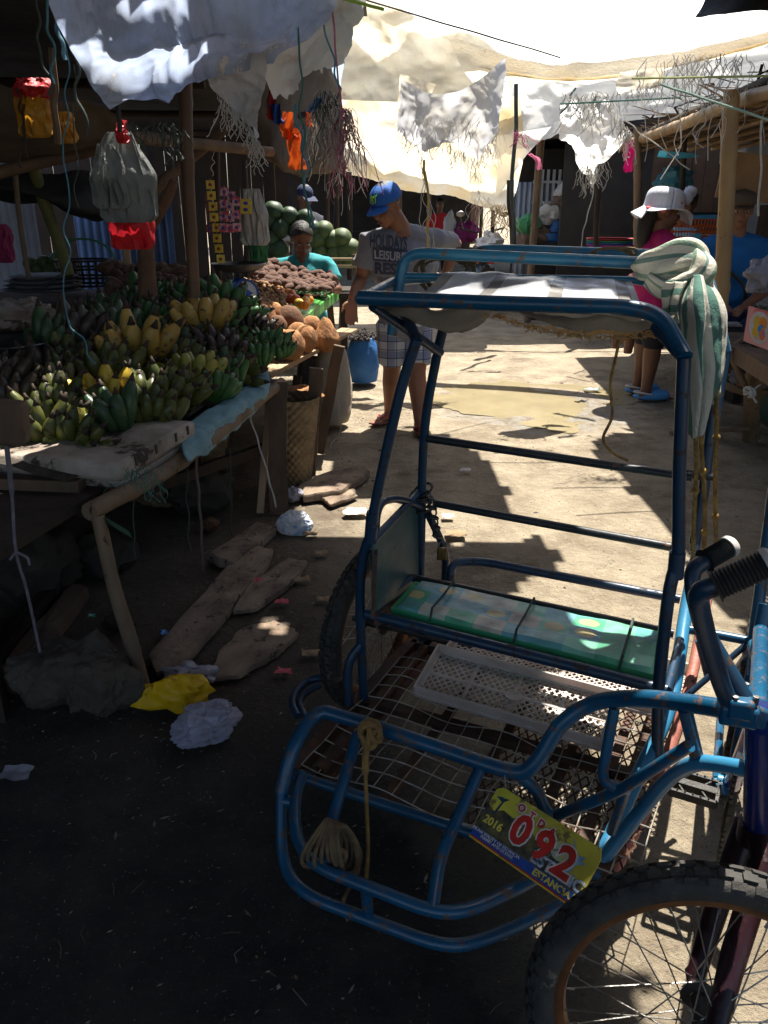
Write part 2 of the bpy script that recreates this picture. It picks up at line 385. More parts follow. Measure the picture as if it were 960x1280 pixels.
# hand rail hoop
hr = [K(352, 990, .3), K(367, 935, .38), K(396, 893, .42), K(432, 897, .42), K(540, 932, .42), K(636, 963, .42), K(668, 955, .45), K(702, 905, .54), K(745, 878, .60), K(800, 873, .66), K(860, 879, .70), K(928, 890, .75)]
fr.tube(catmull(hr, 6), r0 * 1.25)
fr.tube(catmull([K(640, 963, .42), K(668, 985, .38), K(682, 1012, .32), K(700, 1025, .3)], 4), r0)
# bumper
b1 = [K(378, 968, .3), K(368, 1000, .29), K(370, 1050, .27), K(392, 1082, .27), K(545, 1142, .27), K(590, 1138, .27), K(662, 1102, .27), K(735, 1062, .27)]
fr.tube(fillet(b1, .05), r0)
b2 = [K(352, 985, .3), K(352, 1080, .18), K(378, 1118, .18), K(553, 1184, .18), K(600, 1178, .18), K(700, 1132, .18), K(770, 1096, .18)]
fr.tube(fillet(b2, .06), r0)
fr.tube([K(458, 1112, .27), K(460, 1146, .18)], r0 * .9)
fr.tube([K(350, 1000, .28), K(369, 1003, .28)], r0)
fr.tube(catmull([K(447, 918, .41), K(430, 975, .36), K(413, 1035, .3), K(404, 1086, .27)], 4), r0)
fr.tube(catmull([K(603, 955, .41), K(578, 1010, .35), K(552, 1070, .3), K(540, 1138, .27)], 4), r0)
# link truss to the bicycle
lk = [K(748, 1082, .22), K(800, 1015, .33), K(838, 972, .46), K(868, 955, .55), K(895, 955, .58), K(942, 963, .62)]
lt.tube(catmull(lk, 5), r0 * 1.15)
fr.tube([K(856, 885, .69), K(873, 955, .55)], r0); fr.tube(fillet([K(862, 932, .62), K(775, 988, .45), K(690, 1022, .3)], .03), r0 * .9)
fr.tube(fillet([K(768, 885, .61), K(751, 978, .46), K(778, 987, .45)], .03), r0 * .8)
fr.tube([K(782, 988, .44), K(764, 1040, .3)], r0 * .8)
# long chassis tubes on the right
lt.tube(catmull([K(872, 693, .64), K(858, 760, .53), K(838, 880, .4), K(802, 960, .31), K(752, 1072, .22)], 5), r0 * 1.3)
pk.tube(catmull([K(884, 745, .5), K(868, 830, .4), K(850, 900, .32), K(812, 1000, .2), K(762, 1098, .14)], 5), r0 * 1.1)
rl_ = MB(); rl_.tube([K(862, 787, .5), K(941, 802, .5)], r0 * .9); rl_.tube([K(941, 806, .5), K(950, 740, .62), K(968, 610, .88)], r0 * 1.1); rl_.build('rear_link', BLUE, cab)
dk.tube([K(872, 800, .49), K(884, 846, .38)], r0 * .6); dk.tube([K(936, 803, .5), K(856, 872, .36)], r0 * .6)
sf = dk.build('sidecar_frame', BLUED, cab)
fr.build('front_frame', BLUE, cab); rail.build('back_rail', mat('worn_dark_rail_paint', (.012, .016, .02), (.03, .035, .04), 9, .4, .4, 60, c3=(.12, .07, .05), c3amt=.55, c3scale=30, dist=.002), cab)
lt.build('link_tube', BLUEL, cab); pk.build('faded_tube', PINK, cab); rst.build('floor_frame', RUST, cab)
# wheel stub axle guard
g = MB(); g.tube(catmull([K(372, 895, .12), K(366, 880, .13), K(372, 862, .14), K(395, 848, .15), K(440, 850, .2)], 4), r0 * .9); g.tube(catmull([K(382, 897, .12), K(375, 880, .13), K(382, 866, .14), K(400, 856, .15)], 4), r0 * .8)
g.build('wheel_guard', BLUED, cab)
# welds / bolts
# seat
def quadgrid(a, b, c, d, th, mi=0):
    m = MB(); n = (b - a).cross(d - a).normalized()
    m.poly([a, b, c, d], n * th, mi); return m
S00, S10, S11, S01 = K(489, 762, .508), K(826, 849, .508), K(836, 797, .508), K(519, 729, .508)
def spt(u, v, h=0): return S00.lerp(S10, u).lerp(S01.lerp(S11, u), v) + UP * h
vin = mat('patterned_seat_vinyl', (.03, .3, .12), rough=.35, bump=.2, bscale=30, rvar=.1)
nt = vin.node_tree; N = nt.nodes; L = nt.links
uv = N.new('ShaderNodeUVMap'); mpp = N.new('ShaderNodeMapping'); mpp.inputs['Scale'].default_value = (9, 3.2, 1); L.new(uv.outputs[0], mpp.inputs[0])
snp = N.new('ShaderNodeVectorMath'); snp.operation = 'FLOOR'; L.new(mpp.outputs[0], snp.inputs[0])
wn = N.new('ShaderNodeTexWhiteNoise'); wn.noise_dimensions = '2D'; L.new(snp.outputs[0], wn.inputs[0])
crr = N.new('ShaderNodeValToRGB'); crr.color_ramp.interpolation = 'CONSTANT'; e = crr.color_ramp.elements
e[0].color = (.08, .36, .20, 1); e[1].position = .3; e[1].color = (.16, .44, .30, 1)
for p_, c_ in ((.5, (.14, .34, .38, 1)), (.64, (.45, .40, .32, 1)), (.80, (.10, .32, .30, 1)), (.9, (.42, .44, .36, 1))):
    q = e.new(p_); q.color = c_
L.new(wn.outputs[0], crr.inputs[0])
# cell borders + round flower medallions
fv = N.new('ShaderNodeVectorMath'); fv.operation = 'FRACTION'; L.new(mpp.outputs[0], fv.inputs[0])
sb = N.new('ShaderNodeVectorMath'); sb.operation = 'SUBTRACT'; sb.inputs[1].default_value = (.5, .5, 0); L.new(fv.outputs[0], sb.inputs[0])
ln = N.new('ShaderNodeVectorMath'); ln.operation = 'LENGTH'; L.new(sb.outputs[0], ln.inputs[0])
lt1 = N.new('ShaderNodeMath'); lt1.operation = 'LESS_THAN'; lt1.inputs[1].default_value = .34; L.new(ln.outputs['Value'], lt1.inputs[0])
wg = N.new('ShaderNodeMath'); wg.operation = 'GREATER_THAN'; wg.inputs[1].default_value = .74; wn2 = N.new('ShaderNodeTexWhiteNoise'); wn2.noise_dimensions = '3D'; ofs = N.new('ShaderNodeVectorMath'); ofs.operation = 'ADD'; ofs.inputs[1].default_value = (17, 5, 3); L.new(snp.outputs[0], ofs.inputs[0]); L.new(ofs.outputs[0], wn2.inputs[0]); L.new(wn2.outputs[0], wg.inputs[0])
ml = N.new('ShaderNodeMath'); ml.operation = 'MULTIPLY'; L.new(lt1.outputs[0], ml.inputs[0]); L.new(wg.outputs[0], ml.inputs[1])
mxa = N.new('ShaderNodeMix'); mxa.data_type = 'RGBA'; L.new(ml.outputs[0], mxa.inputs[0]); L.new(crr.outputs[0], mxa.inputs[6]); mxa.inputs[7].default_value = (.5, .42, .2, 1)
dn = N.new('ShaderNodeTexNoise'); dn.inputs['Scale'].default_value = 14; dn.inputs['Detail'].default_value = 8; tcc = N.new('ShaderNodeTexCoord'); L.new(tcc.outputs['Object'], dn.inputs[0])
drp = N.new('ShaderNodeMapRange'); drp.inputs[1].default_value = .3; drp.inputs[2].default_value = .6; drp.inputs[3].default_value = .45; drp.inputs[4].default_value = 1; L.new(dn.outputs[0], drp.inputs[0])
mxb = N.new('ShaderNodeMix'); mxb.data_type = 'RGBA'; mxb.blend_type = 'MULTIPLY'; mxb.inputs[0].default_value = 1; L.new(mxa.outputs[2], mxb.inputs[6]); L.new(drp.outputs[0], mxb.inputs[7])
L.new(mxb.outputs[2], N['Principled BSDF'].inputs['Base Color'])
st = MB()
def sfn(u, v):
    ed = min(u, 1 - u, v * .5, (1 - v) * .5) * 30
    return spt(u, v, .016 + .006 * fbm(spt(u, v) * 9, 3) - (.012 if ed < .6 else 0))
st.grid(sfn, 60, 24)
seat = st.build('seat', vin, cab)
sb_ = MB(); sb_.poly([spt(0, 0, -.012), spt(1, 0, -.012), spt(1, 1, -.012), spt(0, 1, -.012)], UP * .018); sb_.build('seat_board', mat('green_seat_board', (.03, .25, .1), (.05, .33, .14), 12, .6, .3), seat)
for t in (.17, .5, .87):
    tt = MB(); tt.tube([spt(t - .004, -.02, .0), spt(t, 0.02, .03), spt(t, .5, .028), spt(t, .98, .03), spt(t, 1.02, 0)], .003, 6); tt.build('seat_lashing', STRD, seat)
pass
# side board
W1, W2 = KY(468, 678, 1.80), KY(524, 620, 2.11)
W3, W4 = KY(524, 742, 2.11), KY(468, 772, 1.80)
bd = quadgrid(W1, W2, W3, W4, .008); bd.build('side_panel', mat('painted_plywood_panel', (.025, .07, .08), (.04, .10, .10), 7, .5, .4, 30, c3=(.12, .07, .05), c3amt=.35), cab, bevel=.003)
bb = MB(); bb.beam(KY(470, 775, 1.80), KY(530, 735, 2.12), .01, .03); bb.beam(KY(470, 690, 1.79), KY(466, 770, 1.79), .03, .008); bb.build('panel_batten', RUST, cab)
# roof sheet
E1, E2, E3, E4 = KY(452, 376, 1.80), KY(830, 394, 1.58), KY(788, 350, 2.0), KY(560, 343, 2.13)
def rfn(u, v):
    p = E1.lerp(E2, u).lerp(E4.lerp(E3, u), v)
    sag = math.sin(math.pi * min(1, v * 1.05)) * (.012 + .05 * abs(u - .5) ** 1.2)
    return p - UP * sag + V((0, 0, .008 * fbm(p * 10, 3) + .006)) 
rf = MB(); rf.grid(rfn, 60, 40)
rfm = mat('clear_plastic_roof_sheet', (.62, .64, .66), (.5, .52, .54), 8, .22, .5, 14, spec=.6, trans=.25, dist=.006)
nt = rfm.node_tree; N = nt.nodes; L = nt.links
uv = N.new('ShaderNodeUVMap'); sp = N.new('ShaderNodeSeparateXYZ'); L.new(uv.outputs[0], sp.inputs[0])
f1 = N.new('ShaderNodeMath'); f1.operation = 'MULTIPLY'; f1.inputs[1].default_value = 3.3; L.new(sp.outputs[0], f1.inputs[0])
f2 = N.new('ShaderNodeMath'); f2.operation = 'FRACT'; L.new(f1.outputs[0], f2.inputs[0]); f3 = N.new('ShaderNodeMath'); f3.operation = 'LESS_THAN'; f3.inputs[1].default_value = .2; L.new(f2.outputs[0], f3.inputs[0])
mm = N.new('ShaderNodeMix'); mm.data_type = 'RGBA'; mm.inputs[6].default_value = (.66, .67, .70, 1); mm.inputs[7].default_value = (.30, .28, .26, 1); L.new(f3.outputs[0], mm.inputs[0])
dd = N.new('ShaderNodeTexNoise'); dd.inputs['Scale'].default_value = 7; dd.inputs['Detail'].default_value = 8; L.new(N['Texture Coordinate'].outputs['Object'], dd.inputs[0]); dr = N.new('ShaderNodeMapRange'); dr.inputs[1].default_value = .3; dr.inputs[2].default_value = .62; dr.inputs[3].default_value = .35; L.new(dd.outputs[0], dr.inputs[0])
m4 = N.new('ShaderNodeMix'); m4.data_type = 'RGBA'; m4.blend_type = 'MULTIPLY'; m4.inputs[0].default_value = 1; L.new(mm.outputs[2], m4.inputs[6]); L.new(dr.outputs[0], m4.inputs[7])
L.new(m4.outputs[2], N['Principled BSDF'].inputs['Base Color'])
for q in N:
    if q.type == 'BSDF_TRANSLUCENT': L.new(m4.outputs[2], q.inputs[0])
roof = rf.build('roof_sheet', rfm, cab)
# frayed backing hanging below the roof's front edge (both corners)
TARPG = mat('grey_woven_roof_lining', (.13, .12, .11), (.2, .18, .15), 8, .7, .8, 120, trans=.35)
ln_ = MB()
def bag(a, b, depth, back):
    def f(u, v):
        p = a.lerp(b, u); s = math.sin(math.pi * u) ** .7
        q = p - UP * (depth * s * math.sin(v * math.pi / 1.25) * (1 - .25 * v)) + back * (v * (.35 + .65 * s))
        return q + V((0, 0, 1)) * .01 * fbm(q * 18, 3)
    ln_.grid(f, 30, 16)
bag(KY(466, 384, 1.79), KY(600, 386, 1.71), .075, SV * .26)
bag(KY(640, 388, 1.69), KY(835, 402, 1.57), .055, SV * .22)
ln_.build('roof_lining', TARPG, cab)
fg = MB(); random.seed(11)
for i in range(110):
    t = U(0, 1); a = KY(600, 386, 1.70).lerp(KY(838, 402, 1.56), t); s = math.sin(math.pi * min(1, max(0, (t - .15) / .85))) ** .6
    a = a + SV * U(0, .02) - UP * (.010 + .028 * s * U(.85, 1)); d = V((U(-.012, .012), U(-.012, .012), -U(.003, .010)))
    fg.tube([a, a + d * .5, a + d + V((U(-.012, .012), 0, 0))], U(.0008, .002), 4)
def fuzz(u, v):
    p = KY(615, 387, 1.695).lerp(KY(832, 402, 1.565), u); s = math.sin(math.pi * u) ** .5
    return p - UP * (.010 + (.026 * s) * v + .006 * noise.noise(p * 40) + .012 * v * noise.noise(V((u * 40, 1, 1)))) + SV * .012 * v
fg.grid(fuzz, 70, 3, keep=lambda u, v: v > .55)
fg.build('frayed_edge', mat('orange_frayed_threads', (.55, .27, .07), (.65, .42, .2), 20, .8, .3, trans=.35), cab)
# wire mesh floor
wm = MB(); random.seed(5)
WA, WB = FL + SU * .02 + SV * .02 + UP * .018, SU * .70
nu_, nv_ = 16, 10; pu, pv = .72 / nu_, .50 / nv_
def wp(u, v): 
    q = FL + SU * (.015 + u) + SV * (.012 + v) + UP * .018
    return q + V((.010 * noise.noise(V((u * 7, v * 7, 1))), .010 * noise.noise(V((u * 7, v * 7, 5))), .014 * noise.noise(V((u * 8, v * 8, 9)))))
for i in range(nu_ + 1): wm.tube([wp(i * pu, j * .0125) for j in range(41)], .0015, 5)
for j in range(nv_ + 1): wm.tube([wp(i * .015, j * pv) + UP * .002 for i in range(49)], .0015, 5)
wm.build('floor_mesh', WIRE, cab)
# expanded metal under the right side
em = MB(); random.seed(3)
base = FL + SU * .38 + SV * .0 - UP * .01
for k in range(-26, 34):
    for sgn in (1, -1):
        pts = []
        for q in range(0, 41):
            v = q / 40 * .6; u = k * .021 + sgn * v * .45 + (0 if sgn > 0 else .27)
            if 0 <= u <= .34: pts.append(base + SU * u + SV * v)
        if len(pts) > 2: em.tube([pts[0], pts[-1]], .0022, 4)
em.build('expanded_metal_floor', RUST, cab)
# -------- wheels
def wheel(parent, c, ax, R_, tr, knobs=64, spokes=32, name='wheel', rimmat=RIM, tall=1.0, fork=0):
    ax = V(ax).normalized(); w = MB()
    e1 = ax.cross(UP).normalized(); e2 = ax.cross(e1).normalized()
    def pt(a, r, o=0): return c + (e1 * math.cos(a) + e2 * math.sin(a)) * r + ax * o
    Rc = R_ - tr
    # hub is the wheel's own part mesh
    hb = MB(); rot = ax.to_track_quat('Z', 'Y').to_matrix()
    hb.lathe([(0, -.055), (.008, -.055), (.008, -.04), (.026, -.036), (.026, -.032), (.014, -.028), (.013, .028), (.026, .032), (.026, .036), (.008, .04), (.008, .055), (0, .055)], c, rot, 16)
    W = hb.build(name, BLACKM, parent, origin=c)
    n = 96; ty = MB(); vs = []; 
    prof = [(-.75, -.55), (-.98, -.15), (-1.0, .25), (-.85, .65), (-.5, .9), (0, 1.0), (.5, .9), (.85, .65), (1.0, .25), (.98, -.15), (.75, -.55)]
    m = len(prof); fs = []
    for i in range(n):
        a = 2 * math.pi * i / n
        for (o, q) in prof: vs.append(pt(a, Rc + q * tr * .94, o * tr * .92))
    for i in range(n):
        j = (i + 1) % n
        for k in range(m - 1): fs.append((i * m + k, i * m + k + 1, j * m + k + 1, j * m + k))
    ty.add(vs, fs)
    for i in range(knobs):
        a = 2 * math.pi * i / knobs; da = math.pi / knobs * .62
        for (o, q, hw, off) in ((-.28, .96, .2, 0), (.28, .96, .2, 1), (-.78, .72, .18, 1), (.78, .72, .18, 0)):
            a2 = a + off * math.pi / knobs
            nn = V((o, q)).normalized(); pv_ = []
            for lv in (.9, 1.15):
                for (da_, s) in ((-da, -1), (da, -1), (da, 1), (-da, 1)):
                    oo = o + s * hw * q; qq = q - s * hw * o * 1.0
                    L_ = math.hypot(oo, qq); pv_.append(pt(a2 + da_, Rc + qq / L_ * tr * lv * .98, oo / L_ * tr * lv * .96))
            ty.add(pv_, [(0, 1, 2, 3), (4, 7, 6, 5), (0, 4, 5, 1), (1, 5, 6, 2), (2, 6, 7, 3), (3, 7, 4, 0)])
    ty.build('tyre', TYRE, W)
    rm = MB(); vs = []; fs = []; rp = [(-.62, -.35), (-.62, -.75), (-.45, -1.05), (0, -1.2), (.45, -1.05), (.62, -.75), (.62, -.35)]; m = len(rp)
    for i in range(n):
        a = 2 * math.pi * i / n
        for (o, q) in rp: vs.append(pt(a, Rc + q * tr, o * tr))
    for i in range(n):
        j = (i + 1) % n
        for k in range(m - 1): fs.append((i * m + k, i * m + k + 1, j * m + k + 1, j * m + k))
    rm.add(vs, fs); rm.build('rim', rimmat, W)
    sp_ = MB(); Rr = Rc - 1.15 * tr
    for i in range(spokes):
        a = 2 * math.pi * i / spokes; side = 1 if i % 2 else -1; cr = 1 if (i // 2) % 2 else -1
        sp_.tube([pt(a + cr * 1.25, .024, side * .034), pt(a, Rr, side * .003)], .0012, 5)
        sp_.tube([pt(a, Rr - .014, side * .004), pt(a, Rr + .003, side * .003)], .0022, 5)
    sp_.build('spokes', STEEL, W)
    return W
swr = .249; swc = V((-.0266, 2.0105, swr))
wheel(cab, swc, V((.849, -.528, 0)).normalized(), swr - .003, .030, knobs=58)
axl = MB(); axl.tube([V((swc.x, swc.y, swr)) - SU * .07, V((swc.x, swc.y, swr)) + SU * .3], .009, 8); axl.build('axle', BLACKM, cab)
# -------- bicycle half
fR = .256; fc = V((.471, .827, fR))
fax = V((math.cos(-1.77) * math.cos(.1), math.sin(-1.77) * math.cos(.1), math.sin(.1)))
wheel(cab, fc, fax, fR, .027, knobs=50, spokes=36)
ht, hbm = K(952, 897, .735), K(948, 1032, .5)
hd = MB(); hd.tube([ht, hbm], .023, 16); hd.tube([ht + UP * .012, ht - UP * .012], .028, 16); hd.build('head_tube', BLUEX, cab)
fk = MB(); cr_ = hbm - UP * .015
fk.tube([hbm, hbm - UP * .03], .029, 14)
rustred = mat('dark_red_fork_paint', (.022, .005, .007), (.012, .005, .008), 4, .35, .2, 60, c3=(.03, .02, .02), c3amt=.5)
for s in (1, -1):
    e_ = fc + fax * (.062 * s)
    top = cr_ + fax * (.05 * s) + UP * -.02
    fk.tube([cr_ + UP * .005, cr_ + fax * (.03 * s) - UP * .004, top], .019, 10)
    fk.tube([top, top.lerp(e_, .5) + V((-.004, 0, 0)), e_ - UP * .0], [.021, .019, .014], 14)
    fk.tube([e_ - fax * .012 * s, e_ + fax * .018 * s], .012, 8)
fork = fk.build('fork', rustred, cab)
# handlebar
bar = MB(); nb = [P(915, 900, .98), P(905, 868, .965), P(878, 770, .86), P(868, 744, .84), P(880, 735, .83), P(895, 733, .815), P(958, 708, .72)]
nb = [K(918, 892, .785), K(904, 862, .82), K(884, 800, .93), K(872, 752, 1.02), K(876, 738, 1.045), K(893, 733, 1.055), K(960, 704, 1.09)]
bar.tube(fillet(nb, .03), .0125, 14)
fb = [K(940, 888, .79), K(912, 840, .84), K(876, 780, .90), K(866, 740, .945), K(865, 712, .975), K(880, 702, .985), K(911, 684, 1.0)]
bar.tube(fillet(fb, .03), .0115, 14)
bar.tube([nb[0], fb[0]], .0125, 12)
hbr = bar.build('handlebar', BLUED, cab)
for (a, b, r) in ((K(893, 733, 1.055), K(957, 705.5, 1.088), .0160), (K(881, 701.5, .985), K(910, 684.5, 1.0), .0140)):
    gp = MB(); n = 13; pts = []; rs = []
    for i in range(n * 4 + 1):
        t = i / (n * 4); pts.append(a.lerp(b, t)); rs.append(r * (1 + .07 * math.cos(t * n * 2 * math.pi)) * (1.22 if t < .05 else 1.0))
    gp.tube(pts, rs, 18); gq = gp.build('grip', RUBBER, hbr)
    cp = MB(); d_ = (b - a).normalized(); cp.tube([b - d_ * .001, b + d_ * .006, b + d_ * .010, b + d_ * .012], [r * 1.15, r * 1.15, r * .9, r * .3], 18)
    cp.build('grip_cap', mat('pale_rubber_cap', (.5, .48, .44), (.36, .34, .32), 10, .6, .2), gq)
stm = MB(); sc_ = K(922, 886, .785); stm.box(sc_, (.05, .05, .032), Matrix.Rotation(-.3, 3, 'Z')); stm.box(sc_ + UP * .012, (.034, .055, .03), Matrix.Rotation(-.3, 3, 'Z')); stm.beam(sc_, ht - UP * .0, .036, .03); stm.build('stem', BLUE, cab, bevel=.005)
bt = MB()
for d_ in ((-.014, -.016), (.014, -.016), (-.014, .016), (.014, .016)): bt.tube([sc_ + V((d_[0], d_[1], .018)), sc_ + V((d_[0], d_[1], .031))], .0042, 6)
bt.build('stem_bolts', STEEL, cab)
# bicycle frame
bbp = K(915, 980, .27); sT = bbp + SV * .13 + UP * .30
dt0 = K(947, 900, .62); bf = MB(); bf.tube([dt0, bbp], .017, 14)
bft = bf.build('down_tube', mat('violet_blue_paint', (.03, .015, .2), (.045, .02, .26), 5, .3, .1, 60, coat=.4), cab)
dvc = (bbp - dt0).normalized(); md = dt0.lerp(bbp, .42); nn_ = V((0, 0, CH)) - md; nn_ = (nn_ - dvc * nn_.dot(dvc)).normalized(); yy_ = nn_.cross(-dvc)
Mx = Matrix(((-dvc.x, yy_.x, nn_.x, md.x + nn_.x * .0175), (-dvc.y, yy_.y, nn_.y, md.y + nn_.y * .0175), (-dvc.z, yy_.z, nn_.z, md.z + nn_.z * .0175), (0, 0, 0, 1)))
text_mb('Figure', .024, Mx, thick=.0008, bold=.0004).build('frame_lettering', mat('white_decal', (.7, .7, .72), None, 5, .4, 0), bft)
bf = MB(); bf.tube(catmull([K(946, 806, .58), K(956, 830, .57), K(990, 858, .56)], 5), .019, 12); bf.tube([K(946, 806, .58), K(943, 845, .52)], .014, 10); bf.build('seat_stay', BLUEL, cab)
bf = MB(); bf.tube([ht - UP * .04, sT], .015, 12); bf.tube([bbp, sT + UP * .05 + SV * .02], .015, 12)
rwc = bbp + SV * .37; rwc.z = .245
for s in (1, -1): bf.tube([bbp + SU * .03 * s, rwc + SU * .055 * s], .009, 8); bf.tube([sT - UP * .02, rwc + SU * .055 * s], .008, 8)
bf.build('bicycle_frame', BLUE, cab)
wheel(cab, rwc, SU, .245, .027, knobs=50, spokes=28)
# down tube lettering (turned along the tube)
dvec = (bbp - hbm).normalized(); camp = V((0, 0, CH)); mid = hbm.lerp(bbp, .55); nrm = (camp - mid); nrm = (nrm - dvec * nrm.dot(dvec)).normalized()
ch = MB(); cc = bbp
rotc = SU.to_track_quat('Z', 'Y').to_matrix(); ch.lathe([(.0, -.003), (.012, -.003), (.012, .003), (0, .003)], cc, rotc, 16)
ring = []; 
e1 = SV; e2 = UP
for i in range(40):
    a = 2 * math.pi * i / 40
    for rr_, dz in ((.082, .0), (.092, 0)):
        pass
vs = []; fs = []
for i in range(80):
    a = 2 * math.pi * i / 80; ro = .096 if i % 2 else .088
    for (rq, o) in ((.07, -.0015), (ro, -.0015), (ro, .0015), (.07, .0015)): vs.append(cc + (e1 * math.cos(a) + e2 * math.sin(a)) * rq + SU * o)
for i in range(80):
    j = (i + 1) % 80
    for k in range(4): fs.append((i * 4 + k, i * 4 + (k + 1) % 4, j * 4 + (k + 1) % 4, j * 4 + k))
ch.add(vs, fs)
for k in range(5):
    a = 2 * math.pi * k / 5; ch.beam(cc, cc + (e1 * math.cos(a) + e2 * math.sin(a)) * .074, .012, .004, up=SU)
crk = ch.build('chainring', BLACKM, cab)
cn = MB()
for i in range(60):
    a = math.pi * .45 + math.pi * 1.1 * i / 59; p = cc + (e1 * math.cos(a) + e2 * math.sin(a)) * .098
    cn.box(p, (.006, .011, .009), None)
for i in range(26):
    for s in (-.098, .098):
        p = cc + UP * s + SV * (i * .0125) * 1.0; cn.box(p, (.006, .010, .009))
for i in range(22): cn.box(cc + UP * (.098 - i * .0125) * 0 + SV * -.097 + UP * (.10 - i * .0135), (.006, .008, .010))
cn.build('chain', mat('oily_chain', (.06, .05, .045), (.02, .02, .02), 60, .4, .4, metal=.7), crk)
ca = MB(); pA = cc - SU * .045; pB = pA + (-SU * .0 + SV * -.02 + UP * -.0) 
pedc = K(868, 985, .27)
cke = pedc + SU * .065
ca.tube([cc, cc - SU * .03], .013, 10); ca.beam(cc - SU * .03, cke, .02, .012); ca.build('crank_arm', BLUEL, crk, bevel=.003)
pd = MB(); hw, hl = .045, .034
e1 = SU; e2 = SV
for s in (1, -1):
    pd.beam(pedc - e1 * hw + e2 * hl * s, pedc + e1 * hw + e2 * hl * s, .008, .018)
    pd.beam(pedc - e1 * hw * s * 1 + e2 * hl, pedc - e1 * hw * s - e2 * hl, .008, .018)
pd.beam(pedc - e1 * hw, pedc + e1 * hw, .02, .02)
for t in (-.5, .5):
    pd.beam(pedc + e1 * hw * (t - .3), pedc + e1 * hw * (t + .2) + e2 * hl, .005, .012); pd.beam(pedc + e1 * hw * (t - .3), pedc + e1 * hw * (t + .2) - e2 * hl, .005, .012)
for i in range(7):
    for s in (1, -1): q = pedc + e1 * (hw * (-1 + i / 3)) + e2 * hl * s; pd.tube([q, q + UP * .013], .0022, 5)
pd.tube([pedc + e1 * hw, cke], .006, 8)
pd.build('pedal', BLACKM, crk, bevel=.002)
bt = MB()
bl = [K(930, 800, .70), K(948, 812, .69), K(962, 845, .66)]
# -------- number plate
q1, q2, q3, q4 = K(628, 984, .385), K(763, 1068, .385), K(713, 1134, .31), K(584, 1043, .31)
O_ = (q1 + q2 + q3 + q4) / 4; ex = ((q2 - q1) + (q3 - q4)).normalized(); ey = ((q1 - q4) + (q2 - q3)); ey = (ey - ex * ey.dot(ex)).normalized(); ez = ex.cross(ey)
if ez.dot(camp - O_) < 0: ez = -ez
pw = ((q2 - q1).length + (q3 - q4).length) / 2; ph = ((q1 - q4).length + (q2 - q3).length) / 2
PM = Matrix(((ex.x, ey.x, ez.x, O_.x), (ex.y, ey.y, ez.y, O_.y), (ex.z, ey.z, ez.z, O_.z), (0, 0, 0, 1)))
def pq(x, y, z=0): return PM @ V((x * pw / 2, y * ph / 2, z))
def prect(x0, x1, y0, y1, z, th=.0005):
    m = MB(); m.poly([pq(x0, y0, z), pq(x1, y0, z), pq(x1, y1, z), pq(x0, y1, z)], ez * th); return m
print('plate', round(pw, 3), round(ph, 3))
pmat = mat('plate_sky_print', (.62, .55, .06), (.35, .30, .04), 9, .4, .1, 60, c3=(.16, .12, .04), c3amt=.6, c3scale=26, coat=.15)
plm = MB(); cx = .9
plm.poly([pq(-1, -1), pq(.86, -1), pq(1, -.72), pq(1, .7), pq(.93, 1), pq(-.9, 1), pq(-1, .85)], ez * .003)
plate = plm.build('number_plate', [pmat], cab, bevel=.0008, smooth=False)
def pm(n, c, c2=None, **k): return mat(n, c, c2 or tuple(q * .62 for q in c), 24, .45, .15, 90, coat=.15, c3=(.07, .055, .04), c3amt=.5, c3scale=70, **k)
prect(-1, .86, -1, -.95, .003).build('yellow_border', pm('plate_yellow', (.7, .5, .03)), plate, smooth=False)
prect(-1, .87, -.95, -.90, .0031).build('red_border', pm('plate_red', (.45, .02, .02)), plate, smooth=False)
prect(-1, .89, -.90, -.58, .0032).build('blue_band', pm('plate_blue', (.015, .05, .25), (.02, .08, .32)), plate, smooth=False)
lm = MB(); pts = [pq(-1, -.57, .0033), pq(.95, -.57, .0033)]
random.seed(21)
prof = [(.95, -.3), (.75, -.2), (.6, -.25), (.45, .0), (.3, .05), (.15, .2), (0, .1), (-.2, .35), (-.35, .45), (-.5, .3), (-.7, .35), (-.85, .15), (-1, .3)]
lm.poly(pts + [pq(x, y, .0033) for x, y in prof], ez * .0004)
lm.build('shore_print', mat('plate_landscape_print', (.02, .025, .03), (.16, .13, .05), 60, .4, 0, coat=.3, c3=(.03, .06, .12), c3amt=.5, c3scale=70), plate, smooth=False)
def ptext(t, x, y, size, m, nm, z=.0045, rot=0, bold=0, wide=1.0, lbl=None):
    M = PM @ Matrix.Translation(V((x * pw / 2, y * ph / 2, z))) @ Matrix.Rotation(rot, 4, 'Z')
    tm = text_mb(t, size, M, bold=bold, wide=wide); return tm.build(nm, m, plate, smooth=False)
RED = pm('plate_numeral_red', (.55, .03, .02)); WHT = pm('plate_outline_white', (.75, .7, .65)); YEL = pm('plate_letter_yellow', (.75, .62, .1))
for (c_, x, y) in (('0', -.28, -.18), ('9', .15, -.22), ('2', .56, -.28)):
    ptext(c_, x, y - .14, ph * .66, WHT, 'numeral_outline', .0042, bold=.0055)
    ptext(c_, x, y - .14, ph * .66, RED, 'numeral', .0052, bold=.0026)
ptext('2016', -.75, -.32, ph * .19, YEL, 'year_lettering', bold=.0005)
for (c_, x, y) in (('O', -.45, .62), ('T', -.24, .58), ('D', -.04, .53), ('A', .17, .50)):
    ptext(c_, x, y, ph * .17, WHT, 'letter_outline', .0043, bold=.0025); ptext(c_, x, y, ph * .17, RED, 'letter', .0052, bold=.0006)
ptext('ESTANCIA, I', .58, -.83, ph * .15, YEL, 'town_lettering', bold=.0005)
ptext('MUNICIPALITY OF ESTANCIA', -.55, -.70, ph * .075, WHT, 'small_lettering'); ptext('PERMIT AND LICENSE', -.5, -.82, ph * .07, WHT, 'small_lettering')
